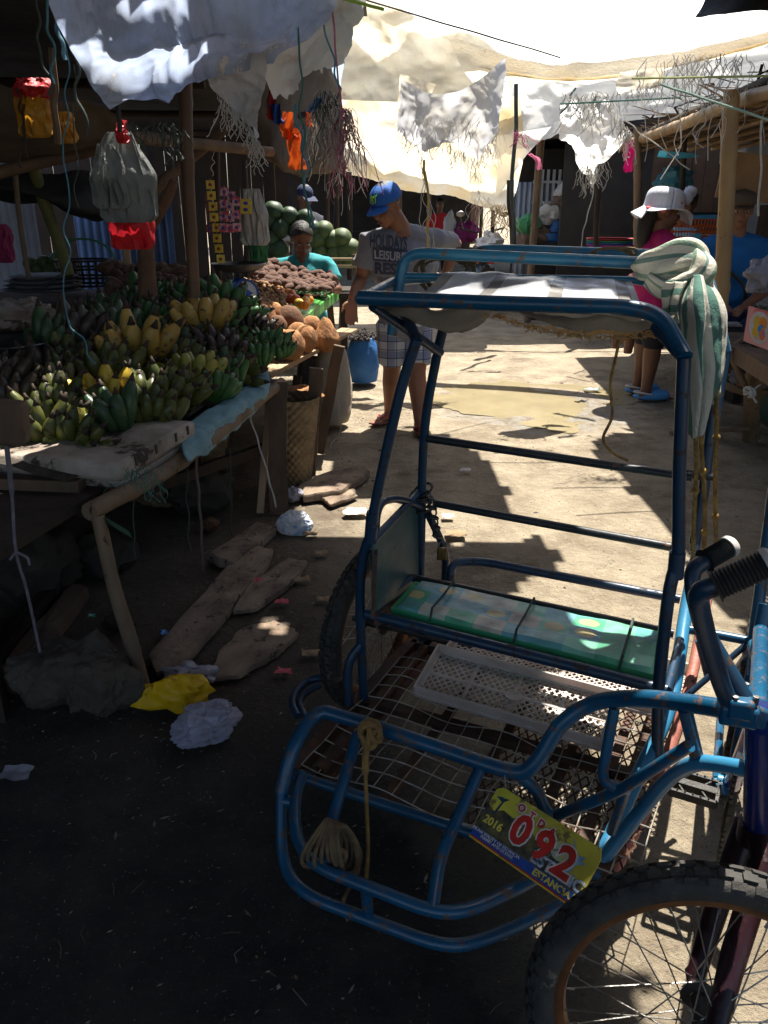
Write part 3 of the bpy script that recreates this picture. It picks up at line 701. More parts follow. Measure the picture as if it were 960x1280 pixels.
ptext('ESTANC', .52, -.52, ph * .26, mat('plate_confetti_print', (.6, .6, .6), (.05, .15, .3), 90, .4, 0, c3=(.5, .1, .05), c3amt=.5, c3scale=120), 'confetti_lettering', .0040, bold=.001)
sl = MB()
sl.lathe([(.0, 0), (.017, 0), (.017, .0006), (0, .0006)], pq(.42, .25, .0038), PM.to_3x3(), 24); sl.build('round_seal', pm('plate_seal', (.3, .42, .35), (.45, .4, .1)), plate, smooth=False)
fm_ = MB(); fish = [(.50, .86), (.60, .55), (.70, .42), (.80, .50), (.77, .36), (.84, .27), (.74, .2), (.70, .0), (.68, -.25), (.63, -.12), (.56, -.18), (.62, -.02), (.61, .2), (.57, .5)]
fm_.poly([pq(x, y, .0038) for x, y in fish], ez * .0006); fm_.build('fish_print', pm('plate_fish_blue', (.03, .12, .32), (.25, .45, .55)), plate, smooth=False)
bm_ = MB(); bm_.poly([pq(x, y, .0036) for x, y in ((-.93, .62), (-.8, .72), (-.83, .66), (-.7, .75), (-.77, .58), (-.8, .1), (-.84, .1), (-.80, .55))], ez * .0006); bm_.build('palm_print', pm('plate_dark_print', (.02, .06, .12)), plate, smooth=False)
wr = MB()
for p_ in (pq(-.9, .95, .0), pq(.9, .8, 0)): wr.tube([p_ - ez * .01, p_ + UP * .03, p_ + UP * .05 + SV * .02], .0012, 5)
wr.build('plate_wire', WIRE, plate)
# -------- things on the pedicab
# plastic trays under the seat
TR = mat('dirty_pink_white_plastic', (.70, .60, .54), (.55, .45, .39), 12, .45, .2, 60, trans=.2)
def lattice(m, o, eu, ev, lu, lv, pitch, w, h, n):
    # diagonal lattice in rectangle lu x lv
    k = -lv
    segs = []
    c = -lv
    while c < lu:
        for sg in (1, -1):
            # line u = c + v (sg 1) or u = c + lv - v
            v0, v1 = 0.0, lv
            def u_(v): return c + v if sg > 0 else c + lv - v
            a_, b_ = sorted((u_(v0), u_(v1)))
            lo, hi = max(a_, 0), min(b_, lu)
            if hi - lo > .002:
                va = (lo - c) if sg > 0 else (c + lv - lo); vb = (hi - c) if sg > 0 else (c + lv - hi)
                m.beam(o + eu * lo + ev * va, o + eu * hi + ev * vb, w, h, up=n)
        c += pitch
def tray(o, eu, ev, lu, lv, hgt, label, name='plastic_tray'):
    n = eu.cross(ev).normalized()
    if n.z < 0: n = -n
    m = MB(); lattice(m, o, eu, ev, lu, lv, .019, .0035, .003, n)
    t = thing(name, o, label, 'plastic crate', 'flat mesh crates stowed on the sidecar floor')
    m.build('base_lattice', TR, t)
    rm = MB()
    P4 = [o, o + eu * lu, o + eu * lu + ev * lv, o + ev * lv]
    for i in range(4):
        a, b = P4[i], P4[(i + 1) % 4]; rm.beam(a + n * hgt * .5, b + n * hgt * .5, .006, hgt, up=n)
        rm.beam(a, b, .014, .010, up=n)
    for i in range(1, 4): rm.beam(o + eu * lu * i / 4, o + eu * lu * i / 4 + ev * lv, .01, .006, up=n)
    rm.beam(o + ev * lv * .5, o + eu * lu + ev * lv * .5, .01, .006, up=n)
    rm.build('rim_wall', TR, t, bevel=.002)
    dsc = MB(); dsc.lathe([(0, 0), (.022, 0), (.022, .004), (0, .004)], o + eu * lu * .5 + ev * lv * .5 - n * .001, None, 20); dsc.build('centre_boss', TR, t)
    return t
t0_ = FL + SU * .13 + SV * .36 + UP * .03
tray(t0_, SU, (SV * .96 + UP * .28).normalized(), .46, .15, .028, 'dirty white mesh crate tilted along the back of the sidecar floor, nearer the wire floor')
t1_ = FL + SU * .14 + SV * .51 + UP * .05
tray(t1_, SU, SV, .60, .22, .03, 'dirty white mesh crate lying flat under the green sidecar seat')
# cable lock chain + padlock round the rear left post
pc = KY(527, 628, 2.11)
ck = MB(); random.seed(2)
def torus(m, c, R1, r, rot, n=14, k=6, sx=1.0):
    pts = []
    for i in range(n):
        a = 2 * math.pi * i / n; pts.append(c + rot @ V((R1 * sx * math.cos(a), R1 * math.sin(a), 0)))
    m.tube(pts, r, k, closed=True)
from mathutils import Euler
for i in range(5):
    torus(ck, pc + V((U(-.004, .004), 0, .035 - i * .014)), .026, .0036, Euler((U(-.3, .3), U(-.5, .1), 0)).to_matrix(), 18, 6)
for i in range(9):
    a = pc + V((.022 + .004 * i * .6, -.02, .02 - i * .0135)); torus(ck, a, .0085, .0026, Euler((math.pi / 2 * (i % 2) + .3, .3 + 1.2 * (i % 2), U(0, 1))).to_matrix(), 12, 5, 1.5)
ckt = thing('lock_chain', pc, 'black lock chain with a brass padlock wound round the rear post beside the green board', 'chain')
ck.build('links', BLACKM, ckt)
pl = MB(); pp = pc + V((.055, -.025, -.135)); pl.box(pp, (.026, .014, .034)); pl.build('padlock', mat('tarnished_brass', (.25, .16, .04), (.1, .06, .03), 20, .4, .2, metal=.8), ckt, bevel=.003)
sh = MB(); sh.tube([pp + V((-.009, 0, .015)), pp + V((-.009, 0, .03)), pp + V((0, 0, .038)), pp + V((.009, 0, .03)), pp + V((.009, 0, .015))], .0025, 6); sh.build('shackle', STEEL, ckt)
# sisal coil on the left strut
rc = MB(); cc_ = K(414, 1052, .29)
for i in range(9):
    a0 = cc_ + V((-.018 + i * .004, -.012 - .002 * i, .045)); b0 = cc_ + V((-.018 - .016 * math.cos(i * .6) + i * .0055, -.03 + .006 * math.sin(i * 2.1), -.022 - .0035 * i + .006 * math.sin(i * 1.7)))
    pts = [a0, a0.lerp(b0, .5) + V((-.022 + i * .003, -.018, .0)), b0 + V((-.012 + .002 * i, -.006, .0)), b0 + V((.02, .008, -.004)), a0.lerp(b0, .5) + V((.03, .02, .0)), a0 + V((.014, .012, .006))]
    rc.tube(catmull(pts, 6, True), .0042, 7, closed=True)
torus(rc, cc_ + V((.018, -.035, .0)), .010, .006, Euler((1.2, .4, 0)).to_matrix(), 12, 7)
rc.tube(catmull([cc_ + V((.03, .0, .03)), cc_ + V((.055, 0, -.03)), cc_ + V((.04, .0, -.09)), cc_ + V((.02, -.01, -.14)), cc_ + V((.03, -.03, -.165))], 6), .004, 7)
tag(rc.build('rope_coil', ROPE), 'brown sisal rope wound in a coil on the left bumper strut', 'rope')
rk = MB(); kt = K(462, 918, .44)
for i in range(7): torus(rk, kt + V((U(-.006, .012), -.004, U(-.012, .012))), U(.014, .02), .0055, Euler((U(0, 3), U(0, 3), U(0, 3))).to_matrix(), 14, 7)
rk.tube(catmull([kt, kt + V((-.008, -.02, -.04)), K(458, 1000, .33), K(460, 1060, .26), K(458, 1098, .22)], 8), [.0075] * 12 + [.004] * 21, 7)
tag(rk.build('knotted_rope', mat('yellow_brown_rope', (.26, .15, .04), (.14, .08, .03), 40, .9, .5, 150, dist=.003)), 'yellow-brown rope knotted on the front rail with its end hanging down', 'rope')
# thin braided cord hanging from the roof
gr = MB(); pts = catmull([KY(775, 424, 1.6), KY(770, 445, 1.6), KY(763, 480, 1.62), KY(765, 520, 1.6), KY(754, 548, 1.6), KY(766, 566, 1.6), KY(785, 576, 1.6)], 8); gr.tube(pts, .0028, 6)
gr.tube([KY(752, 490 + 3, 1.61), KY(773, 483, 1.61)], .0024, 6) if False else None
tag(gr.build('braided_twine', GOLD), 'single brown braided cord hanging free from the roof lining', 'cord')
# golden chain of rope on the right posts
for (x0, x1, lab, ys, dy) in ((868, 869, 'golden braided rope hanging between the two right posts, inner strand', (545, 740), 0), (878, 880, 'golden braided rope hanging between the two right posts, middle strand', (530, 700), .01), (893, 897, 'loose loop of golden rope outside the rear right post', (470, 690), .03)):
    m = MB(); n = 40; base = []
    for i in range(n + 1):
        t = i / n; y = ys[0] + (ys[1] - ys[0]) * t; base.append(KY(x0 + (x1 - x0) * t + 2 * math.sin(t * 5 + x0), y, 1.74 + dy))
    for ph_ in (0, 2.1, 4.2):
        pts = []
        for i in range(n * 6 + 1):
            t = i / (n * 6); k = min(int(t * n), n - 1); f = t * n - k; p = base[k].lerp(base[k + 1], f); a = t * 110 + ph_
            pts.append(p + V((math.cos(a) * .0027, math.sin(a) * .0027, 0)))
        m.tube(pts, .0024, 5)
    for y in (.35, .8): m.ell(base[int(n * y)], .009, nu=8, nv=6, jit=.2)
    tag(m.build('golden_rope', GOLD), lab, 'rope', 'golden ropes on the right posts')
# coil of cord lying on the hoops at the left
m = MB(); c0 = KY(556, 350, 2.3); random.seed(8)
for i in range(6):
    w, h = U(.035, .075), U(.05, .07)
    pts = [c0 + V((math.cos(a) * w + .02 * math.sin(2 * a), U(-.01, .01) + .03 * math.sin(a), math.sin(a) * h + U(-.004, .004))) for a in [k * math.pi / 6 for k in range(12)]]
    m.tube(catmull(pts, 4, True), .0035, 6, closed=True)
for x in (575, 590, 604): 
    torus(m, KY(x, 320, 2.33), .02, .0035, Euler((0, 1.3, .5)).to_matrix(), 14, 6)
tag(m.build('cord_coil', mat('olive_brown_cord', (.16, .12, .055), (.09, .065, .035), 40, .8, .5)), 'olive brown cord coiled over the left end of the roof hoops', 'cord')
m = MB(); c0 = KY(762, 322, 2.2)
for i in range(3):
    pts = [c0 + V((-.07 + i * .02, 0, -.005)), c0 + V((-.03, 0, .018)), c0 + V((.02 + .02 * i, .01, .02)), c0 + V((.06, .02, .0)), c0 + V((.02, .05, -.012))]
    m.tube(catmull(pts, 6), .0035, 6)
tag(m.build('cord_loop', ROPE), 'loose brown cord looped on top of the rear hoop near its middle', 'cord')
# towel
TW = stripes('green_white_striped_cotton', [(0, (.74, .70, .56)), (.30, (.26, .38, .28)), (.46, (.74, .70, .58)), (.72, (.18, .28, .24)), (.88, (.70, .66, .54))], 'U', 3.6, .9, .15, .5, 200, .35)
TWV = stripes('green_white_striped_cotton_crosswise', [(0, (.70, .67, .55)), (.4, (.13, .27, .21)), (.8, (.70, .67, .55))], 'V', 4.2, .9, .15, .5, 200, .35)
tw = thing('striped_towel', KY(860, 330, 1.93), 'green and white striped towel knotted round the right corner of the roof hoop', 'towel')
def fold_tube(path, rads, tw_=0, n=28, amp=.25, lob=5, seed=0):
    pts = catmull(path, 10); N_ = len(pts); m = MB(); vs = []; fs = []; uvs = []; nrm = None
    for i, p in enumerate(pts):
        t = i / (N_ - 1); a_ = pts[max(0, i - 1)]; b_ = pts[min(N_ - 1, i + 1)]; T = (b_ - a_).normalized()
        if nrm is None: nrm = T.orthogonal().normalized()
        nrm = (nrm - T * nrm.dot(T)).normalized(); bn = T.cross(nrm)
        x = t * (len(rads) - 1); k = min(int(x), len(rads) - 2); r = rads[k] + (rads[k + 1] - rads[k]) * (x - k)
        for j in range(n):
            a = 2 * math.pi * j / n; rr = r * (1 + amp * math.sin(lob * a + tw_ * t * 6 + seed) + .18 * noise.noise(V((math.cos(a) * 1.5, math.sin(a) * 1.5, t * 4 + seed))))
            aa = a + tw_ * t
            vs.append(p + (nrm * math.cos(aa) + bn * math.sin(aa)) * rr); uvs.append((j / n, t))
    for i in range(N_ - 1):
        for j in range(n): fs.append((i * n + j, i * n + (j + 1) % n, (i + 1) * n + (j + 1) % n, (i + 1) * n + j))
    fs.append(tuple(range(n - 1, -1, -1))); fs.append(tuple((N_ - 1) * n + k for k in range(n)))
    m.add(vs, fs, 0, uvs); return m
Yt = 1.9
fold_tube([KY(798, 337, 1.95), KY(815, 332, 1.90), KY(845, 322, 1.88), KY(870, 325, 1.9), KY(878, 345, 1.93)], [.018, .033, .035, .030, .022], 1.6, amp=.2, lob=4).build('wrapped_fold', TW, tw, sub=1)
fold_tube([KY(866, 318, 1.90), KY(874, 335, 1.85), KY(862, 352, 1.84), KY(832, 356, 1.86), KY(810, 345, 1.88)], [.02, .030, .030, .026, .018], 1.2, amp=.2, lob=4, seed=3).build('wrapped_fold', TW, tw, sub=1)
def tail(net, nm, m, wr=.006, nu=40, nv=60, parent=tw, th=.004):
    mb = MB(); ww = net
    def fn(u, v):
        p = bez(net, u, v); f = (abs(math.sin(u * 8 + v * 2.5 + .6 * noise.noise(V((u * 2, v * 2, 7))))) - .5) * .030 * (.5 + v) + .010 * fbm(p * 12, 3)
        return p + V((0, -1, 0)) * f
    mb.grid(fn, nu, nv); o = mb.build(nm, m, parent); s = o.modifiers.new('t', 'SOLIDIFY'); s.thickness = th; return o
tail([[KY(828, 352, 1.84), KY(850, 352, 1.80), KY(872, 350, 1.84)], [KY(826, 385, 1.83), KY(845, 380, 1.78), KY(862, 375, 1.84)], [KY(836, 410, 1.82), KY(850, 410, 1.78), KY(862, 405, 1.82)], [KY(848, 424, 1.8), KY(855, 424, 1.78), KY(864, 420, 1.8)]], 'short_tail', TWV, nv=40)
tail([[KY(862, 352, 1.83), KY(872, 345, 1.80), KY(884, 350, 1.84)], [KY(848, 385, 1.80), KY(872, 375, 1.74), KY(902, 385, 1.82)], [KY(850, 430, 1.78), KY(874, 430, 1.72), KY(906, 440, 1.82)], [KY(855, 480, 1.78), KY(874, 490, 1.74), KY(900, 480, 1.82)], [KY(859, 530, 1.78), KY(868, 548, 1.76), KY(884, 500, 1.80)]], 'long_tail', stripes('towel_diagonal', [(0, (.66, .63, .54)), (.45, (.09, .22, .18)), (.9, (.66, .63, .54))], 'U', 3.4, .9, .15, .5, 200, .3), nv=70)
tail([[KY(880, 345, 1.9), KY(890, 350, 1.86), KY(900, 370, 1.9)], [KY(886, 375, 1.9), KY(898, 385, 1.85), KY(908, 400, 1.9)], [KY(880, 430, 1.9), KY(896, 440, 1.85), KY(906, 450, 1.9)], [KY(884, 500, 1.9), KY(890, 505, 1.87), KY(896, 490, 1.9)]], 'back_tail', TWV, nv=50)
# =================================================================== LEFT STALLS
random.seed(31)
def bamboo(pts, r, name, m, label, cat='post', group=None, node=.28, n=12, taper=.9, parent=None):
    pts = [V(p) for p in pts]; L_ = sum((pts[i + 1] - pts[i]).length for i in range(len(pts) - 1))
    cp = catmull(pts, max(4, int(L_ / .03 / max(1, len(pts) - 1)))); mb = MB(); rs = []; d = 0; nx = U(.05, node)
    for i, p in enumerate(cp):
        if i: d += (p - cp[i - 1]).length
        k = 1 - (1 - taper) * d / max(L_, .01); b_ = 0
        if abs(d - nx) < .02: b_ = .10
        if d > nx + .02: nx += node * U(.85, 1.15)
        rs.append(r * k * (1 + b_))
    mb.tube(cp, rs, n)
    o = mb.build(name, m, parent)
    return tag(o, label, cat, group) if label else o
def pole(a, b, r, name, m, label, cat, group=None, wob=.012, seg=10, taper=.9, parent=None, n=9):
    a = V(a); b = V(b); mb = MB(); pts = []; rs = []
    for i in range(seg + 1):
        t = i / seg; p = a.lerp(b, t); pts.append(p + V((noise.noise(p * 3.1), noise.noise(p * 3.1 + V((5, 5, 5))), 0)) * wob * math.sin(math.pi * t) * 2)
        rs.append(r * (1 - (1 - taper) * t) * (1 + .10 * noise.noise(p * 12)))
    mb.tube(pts, rs, n); o = mb.build(name, m, parent)
    return tag(o, label, cat, group) if label else o
# ---- banana bunches
def bmat(nm, c1, c2, blot, amt):
    return mat(nm, c1, c2, 9, .42, .15, 60, spec=.4, c3=blot, c3amt=amt, c3scale=26, dist=.003)
BM = {'green': bmat('green_banana_skin', (.035, .10, .025), (.055, .14, .035), (.02, .03, .012), .42),
      'dark': bmat('dark_green_banana_skin', (.022, .05, .022), (.04, .085, .03), (.012, .012, .01), .55),
      'olive': bmat('olive_banana_skin', (.045, .06, .014), (.10, .10, .02), (.02, .015, .01), .66),
      'lime': bmat('yellow_green_banana_skin', (.15, .19, .03), (.30, .24, .035), (.03, .022, .014), .58),
      'ripe': bmat('ripe_yellow_banana_skin', (.60, .40, .035), (.42, .29, .03), (.05, .03, .015), .58),
      'tan': bmat('tan_yellow_banana_skin', (.46, .29, .06), (.26, .17, .04), (.03, .02, .014), .62),
      'black': bmat('blackened_banana_skin', (.025, .018, .014), (.045, .032, .022), (.09, .07, .03), .3)}
TIP = mat('banana_tip', (.03, .02, .014), (.05, .03, .02), 30, .8, .4)
def banana_mesh(kind, seed, nf=7, rows=2, spread=1.0):
    random.seed(seed); mb = MB()
    for row in range(rows):
        for i in range(nf - row):
            a = ((i + .5 * row) / (nf - 1) - .5) * 2.0 * spread + U(-.06, .06); L_ = U(.145, .17) * (1 - .1 * row); r = U(.021, .0245)
            base = V((math.sin(a) * .05, -.012 * row, math.cos(a) * .012)); dr = V((math.sin(a) * .9, -.12 - .30 * row, math.cos(a))).normalized()
            cur = V((0, -1, .1)) * U(.018, .03); pts = []; rs = []
            for k in range(11):
                t = k / 10; pts.append(base + dr * L_ * t + cur * math.sin(math.pi * t) - cur * .4 * t)
                rs.append([.4, .48, .75, .95, 1.03, 1.06, 1.04, .97, .80, .48, .22][k] * r)
            mb.tube(pts[:10], rs[:10], 6, 0, caps=False); mb.tube([pts[9], pts[10], pts[10] + (pts[10] - pts[9]) * .6], [rs[9], rs[10] * 1.1, rs[10] * .6], 6, 1)
    mb.ell((0, 0, 0), (.045, .02, .02), None, 10, 6, 1, jit=.3)
    me = mb.mesh('banana_hand'); me.materials.append(BM[kind]); me.materials.append(TIP)
    me.polygons.foreach_set('material_index', mb.m); me.polygons.foreach_set('use_smooth', [True] * len(me.polygons)); return me
BMESH = {}
for k in BM:
    BMESH[k] = [banana_mesh(k, s * 7 + hash(k[0]) % 1 + len(k), nf, rows, sp) for s, (nf, rows, sp) in enumerate(((6, 2, .95), (5, 2, .7), (7, 2, 1.15), (5, 2, .6)))]
rows = [
 ('front', .70, [(46, 548, 'olive', 1.0), (86, 545, 'lime', .8), (66, 530, 'olive', 1), (112, 548, 'olive', .9), (150, 540, 'dark', 1.1), (190, 525, 'olive', 1.0), (225, 505, 'olive', .95), (262, 492, 'green', .9), (293, 478, 'green', .8)]),
 ('second', .735, [(22, 520, 'black', 1.1), (60, 512, 'olive', 1.1), (95, 515, 'olive', 1.1), (133, 506, 'ripe', 1.0), (168, 510, 'olive', .9), (200, 495, 'olive', .95), (238, 480, 'lime', 1.0), (268, 470, 'dark', .9), (298, 458, 'olive', .8), (325, 450, 'green', .8)]),
 ('third', .77, [(18, 500, 'black', 1.1), (50, 485, 'black', 1.2), (80, 480, 'olive', .9), (112, 482, 'dark', 1.0), (145, 480, 'olive', 1.1), (178, 478, 'olive', .8), (212, 462, 'olive', .9), (240, 456, 'lime', .8), (272, 446, 'black', .9), (300, 438, 'dark', .8), (330, 432, 'green', .75), (350, 436, 'green', .6)]),
 ('fourth', .82, [(75, 452, 'dark', 1.1), (105, 458, 'olive', 1.1), (142, 455, 'olive', 1.1), (182, 450, 'tan', 1.35), (212, 440, 'dark', .9), (235, 432, 'dark', .9), (262, 428, 'dark', .9), (288, 420, 'green', .9), (318, 412, 'black', .8), (338, 414, 'black', .6)]),
 ('fifth', .87, [(60, 440, 'dark', 1.1), (98, 435, 'black', 1.1), (130, 430, 'dark', 1.1), (160, 422, 'dark', 1.1), (190, 415, 'green', 1.0), (218, 412, 'dark', 1.0), (246, 418, 'tan', 1.2), (276, 402, 'green', .9), (300, 398, 'green', .9)]),
 ('back', .92, [(140, 402, 'dark', 1.0), (165, 392, 'dark', 1.0), (190, 385, 'green', 1.05), (212, 380, 'green', 1.0), (235, 384, 'green', 1.0), (258, 388, 'green', 1.1), (284, 386, 'green', 1.1)])]
CN = {'green': 'bright green', 'dark': 'dark green', 'olive': 'mottled olive', 'lime': 'yellow-green', 'ripe': 'ripe bright yellow', 'tan': 'tan-yellow freckled', 'black': 'blackened'}
ORD = ['first', 'second', 'third', 'fourth', 'fifth', 'sixth', 'seventh', 'eighth', 'ninth', 'tenth', 'eleventh', 'twelfth']
random.seed(17)
for (rn, z, lst) in rows:
    for i, (px, py, k, s) in enumerate(lst):
        zz = z * .92 + U(-.01, .01); c = Z(px, py + 12, zz - .04)
        o = bpy.data.objects.new('banana_hand', BMESH[k][2] if k in ('tan', 'ripe') else random.choice(BMESH[k])); col.objects.link(o); o.location = c
        o.rotation_euler = (U(-.45, .35), U(-.7, .7), U(-.7, .7)); sc_f = s * U(1.05, 1.22) * (.92 + .06 * c.y / 2); o.scale = (sc_f,) * 3
        tag(o, '%s banana hand, %s from the left in the %s row of the heap' % (CN[k], ORD[i], rn), 'bananas', 'hands of bananas heaped on the first table')
# heap underlay: low slanted rack the bananas rest on
e0, e1_ = Z(100, 628, .56), Z(352, 474, .56); ed = (e1_ - e0).normalized(); inn = V((-ed.y, ed.x, 0))
tb = thing('market_table', (e0 + e1_) / 2 - UP * .56, 'rough pole-framed table piled with bananas on the left', 'table')
m = MB(); m.poly([e0 + ed * -.55, e1_, e1_ + inn * 1.55, e0 + inn * 1.5 + ed * -.55], UP * -.025); m.build('table_top', WOODD, tb)
m = MB(); q0, q1 = e0 + ed * .05 + inn * .06, e1_ - ed * .1 + inn * .06
m.poly([q0 + UP * .0, q1 + UP * .0, q1 + inn * 1.25 + UP * .27, q0 + inn * 1.25 + UP * .27, q0 + inn * 1.35 + UP * .0, q1 + inn * 1.35], UP * .03) if False else m.grid(lambda u, v: q0.lerp(q1, u) + inn * (1.25 * v) + UP * (.04 + .20 * v + .015 * noise.noise(V((u * 9, v * 9, 0)))), 20, 20)
m.build('display_rack', mat('dark_sacking', (.03, .025, .018), (.05, .04, .03), 12, .95, .6, 60), tb)
bamboo([Z(112, 640, .555), Z(232, 572, .55), Z(352, 478, .55)], .027, 'edge_pole', BAMBOOD, None, parent=tb)
pole(Z(-60, 640, .5), Z(150, 622, .53), .022, 'front_pole', WOODD, None, None, parent=tb)
pole(Z(122, 645, .54), Z(180, 866, 0), .0195, 'leg', BAMBOOD, None, None, parent=tb, wob=.012, taper=1.2)
m = MB(); m.beam(Z(338, 478, .55), Z(325, 642, 0), .03, .02, wob=.004, sub=6); m.build('leg', WOODL, tb)
m = MB(); m.beam(P(348, 478, 3.75), Z(348, 640, 0), .085, .022, wob=.004, sub=6, up=(0, 1, 0)); m.build('leg', WOOD, tb)
m = MB(); m.beam(Z(250, 640, 0), Z(250, 640, 0) + UP * .55, .05, .04, sub=4, wob=.004); m.build('leg', WOODD, tb)
m = MB(); m.beam(Z(-20, 790, 0), Z(-20, 790, 0) + UP * .55, .06, .05, sub=4, wob=.004); m.build('leg', WOODD, tb)
m = MB(); m.beam(Z(100, 640, .30), Z(330, 560, .22), .035, .05, sub=6, wob=.01); m.build('stretcher', WOODD, tb)
# white foam slab
sl0 = Z(150, 603, .585)
rotE = Matrix(((ed.x, inn.x, 0), (ed.y, inn.y, 0), (0, 0, 1)))
foam = mat('grimy_foam', (.42, .36, .30), (.17, .13, .10), 5, .85, .8, 60, c3=(.05, .038, .03), c3amt=.62, c3scale=9, dist=.004)
ft = thing('foam_slab', sl0, 'grimy white foam box lid under the front bananas, at the table corner', 'foam box')
m = MB(); cc_ = sl0 + ed * .24 + inn * .22 + UP * .035; m.box(cc_, (.52, .48, .062), rotE); o = m.build('slab', foam, ft, bevel=.018)
m = MB(); m.box(cc_ - UP * .045 + ed * .01, (.49, .46, .03), rotE); m.build('lip', foam, ft, bevel=.008)
m = MB()
for t in (-.17, -.04, .1, .19): m.box(cc_ + ed * t - inn * .241 + UP * .012, (.012, .004, .03), rotE)
m.build('notch', mat('foam_groove', (.05, .04, .035), None, 8, .9, 0), ft)
# brown carton left
m = MB(); c2 = Z(70, 610, .56); m.box(c2 + V((-.08, 0, .0)), (.34, .05, .07), Matrix.Rotation(-.12, 3, 'Z')); tag(m.build('carton_flap', mat('brown_card', (.13, .08, .05), (.08, .05, .03), 8, .8, .3), bevel=.004), 'brown cardboard flap at the left front edge of the banana table', 'cardboard')
# block hanging at far left + weight rope
m = MB(); m.box(P(8, 528, 1.75), (.09, .06, .10), Matrix.Rotation(.1, 3, 'Y')); tag(m.build('wood_block', WOOD, bevel=.012), 'stained wooden block hanging at the left edge of the picture', 'block')
m = MB(); m.tube(catmull([P(8, 555, 1.75), P(15, 620, 1.8), P(20, 690, 1.82), P(34, 740, 1.85), P(50, 815, 1.9)], 10), [.006] * 10 + [.004] * 31, 7); m.tube(catmull([P(20, 690, 1.82), P(34, 697, 1.8), P(37, 706, 1.8)], 4), .0035, 6); m.tube(catmull([P(20, 690, 1.82), P(12, 700, 1.8)], 4), .0035, 6)
tag(m.build('twisted_rag_string', mat('grey_purple_rag', (.18, .16, .19), (.10, .09, .11), 30, .9, .4)), 'grey twisted plastic string hanging below the wooden block', 'string')
# blue drape
DR = mat('pale_blue_cloth', (.22, .38, .42), (.16, .29, .33), 7, .85, .5, 90, trans=.12, c3=(.12, .2, .22), c3amt=.3, c3scale=9)
net = [[Z(224, 532, .62), Z(262, 508, .62), Z(300, 484, .62), Z(332, 460, .62)], [Z(226, 546, .61), Z(266, 524, .61), Z(305, 498, .61), Z(338, 470, .61)], [P(230, 562, 2.56), P(268, 542, 2.85), P(304, 514, 3.18), P(338, 488, 3.55)], [P(240, 578, 2.52), P(268, 566, 2.83), P(300, 540, 3.16), P(328, 512, 3.52)]]
m = MB(); sheet(m, net, 50, 30, .012, 9, rag=.12, ragf=6); o = m.build('edge_cloth', DR); o.modifiers.new('t', 'SOLIDIFY').thickness = .004
tag(o, 'pale blue cloth draped over the edge of the banana table', 'cloth')
# scale with pan, left
def scale(c, pan_r, label, body, s=1.0):
    t = thing('weighing_scale', c, label, 'scale')
    m = MB(); m.poly([c + V((-.09 * s, -.07 * s, 0)), c + V((.09 * s, -.07 * s, 0)), c + V((.09 * s, .07 * s, 0)), c + V((-.09 * s, .07 * s, 0))], UP * .02 * s); m.lathe([(.10 * s, 0), (.085 * s, .06 * s), (.05 * s, .12 * s), (.03 * s, .14 * s), (0, .14 * s)], c + UP * .02, None, 4 * 6); m.build('body', body, t, bevel=.004)
    d = (V((0, 0, CH)) - c); d.z = 0; d.normalize(); d = (d + V((.5, 0, .2))).normalized(); rt = d.to_track_quat('Z', 'Y').to_matrix()
    m = MB(); m.lathe([(0, .012), (.062 * s, .012), (.072 * s, .014), (.076 * s, .0), (.076 * s, -.02)], c + UP * .075 * s + d * .06 * s, rt, 28); m.build('dial_ring', body, t)
    m = MB(); m.lathe([(0, .0145), (.060 * s, .0145), (.060 * s, .011)], c + UP * .075 * s + d * .06 * s, rt, 28); dl = m.build('dial', mat('white_dial', (.6, .62, .62), None, 8, .4, 0), t)
    m = MB(); cc = c + UP * .075 * s + d * (.06 * s + .0165)
    for k in range(20):
        a = k / 20 * 2 * math.pi; e = rt @ V((math.cos(a), math.sin(a), 0)); m.beam(cc + e * .047 * s, cc + e * .056 * s, .0015, .001, up=d)
    e = rt @ V((.3, .95, 0)); m.beam(cc - e * .01, cc + e * .045 * s, .003, .001, up=d); m.build('dial_marks', BLACKM, dl)
    m = MB(); m.tube([c + UP * .13 * s, c + UP * .20 * s], .014 * s, 8); m.lathe([(0, .0), (pan_r * .6, .004), (pan_r * .88, .02), (pan_r, .045), (pan_r * 1.03, .045), (pan_r * 1.01, .05), (pan_r * .86, .028), (pan_r * .58, .01), (0, .007)], c + UP * .19 * s, None, 32); m.build('pan', mat('scratched_dark_pan', (.10, .10, .10), (.05, .05, .05), 12, .4, .3, metal=.7), t)
BLS = mat('blue_scale_enamel', (.01, .07, .3), (.012, .09, .36), 6, .35, .1)
scale(Z(18, 495, .64), .17, 'blue weighing scale with a dark shallow pan at the left edge, beside the blackened bananas', BLS, .9)
scale(Z(302, 385, .80), .15, 'small blue weighing scale with a steel pan behind the ginger heap', BLS, 1.05)
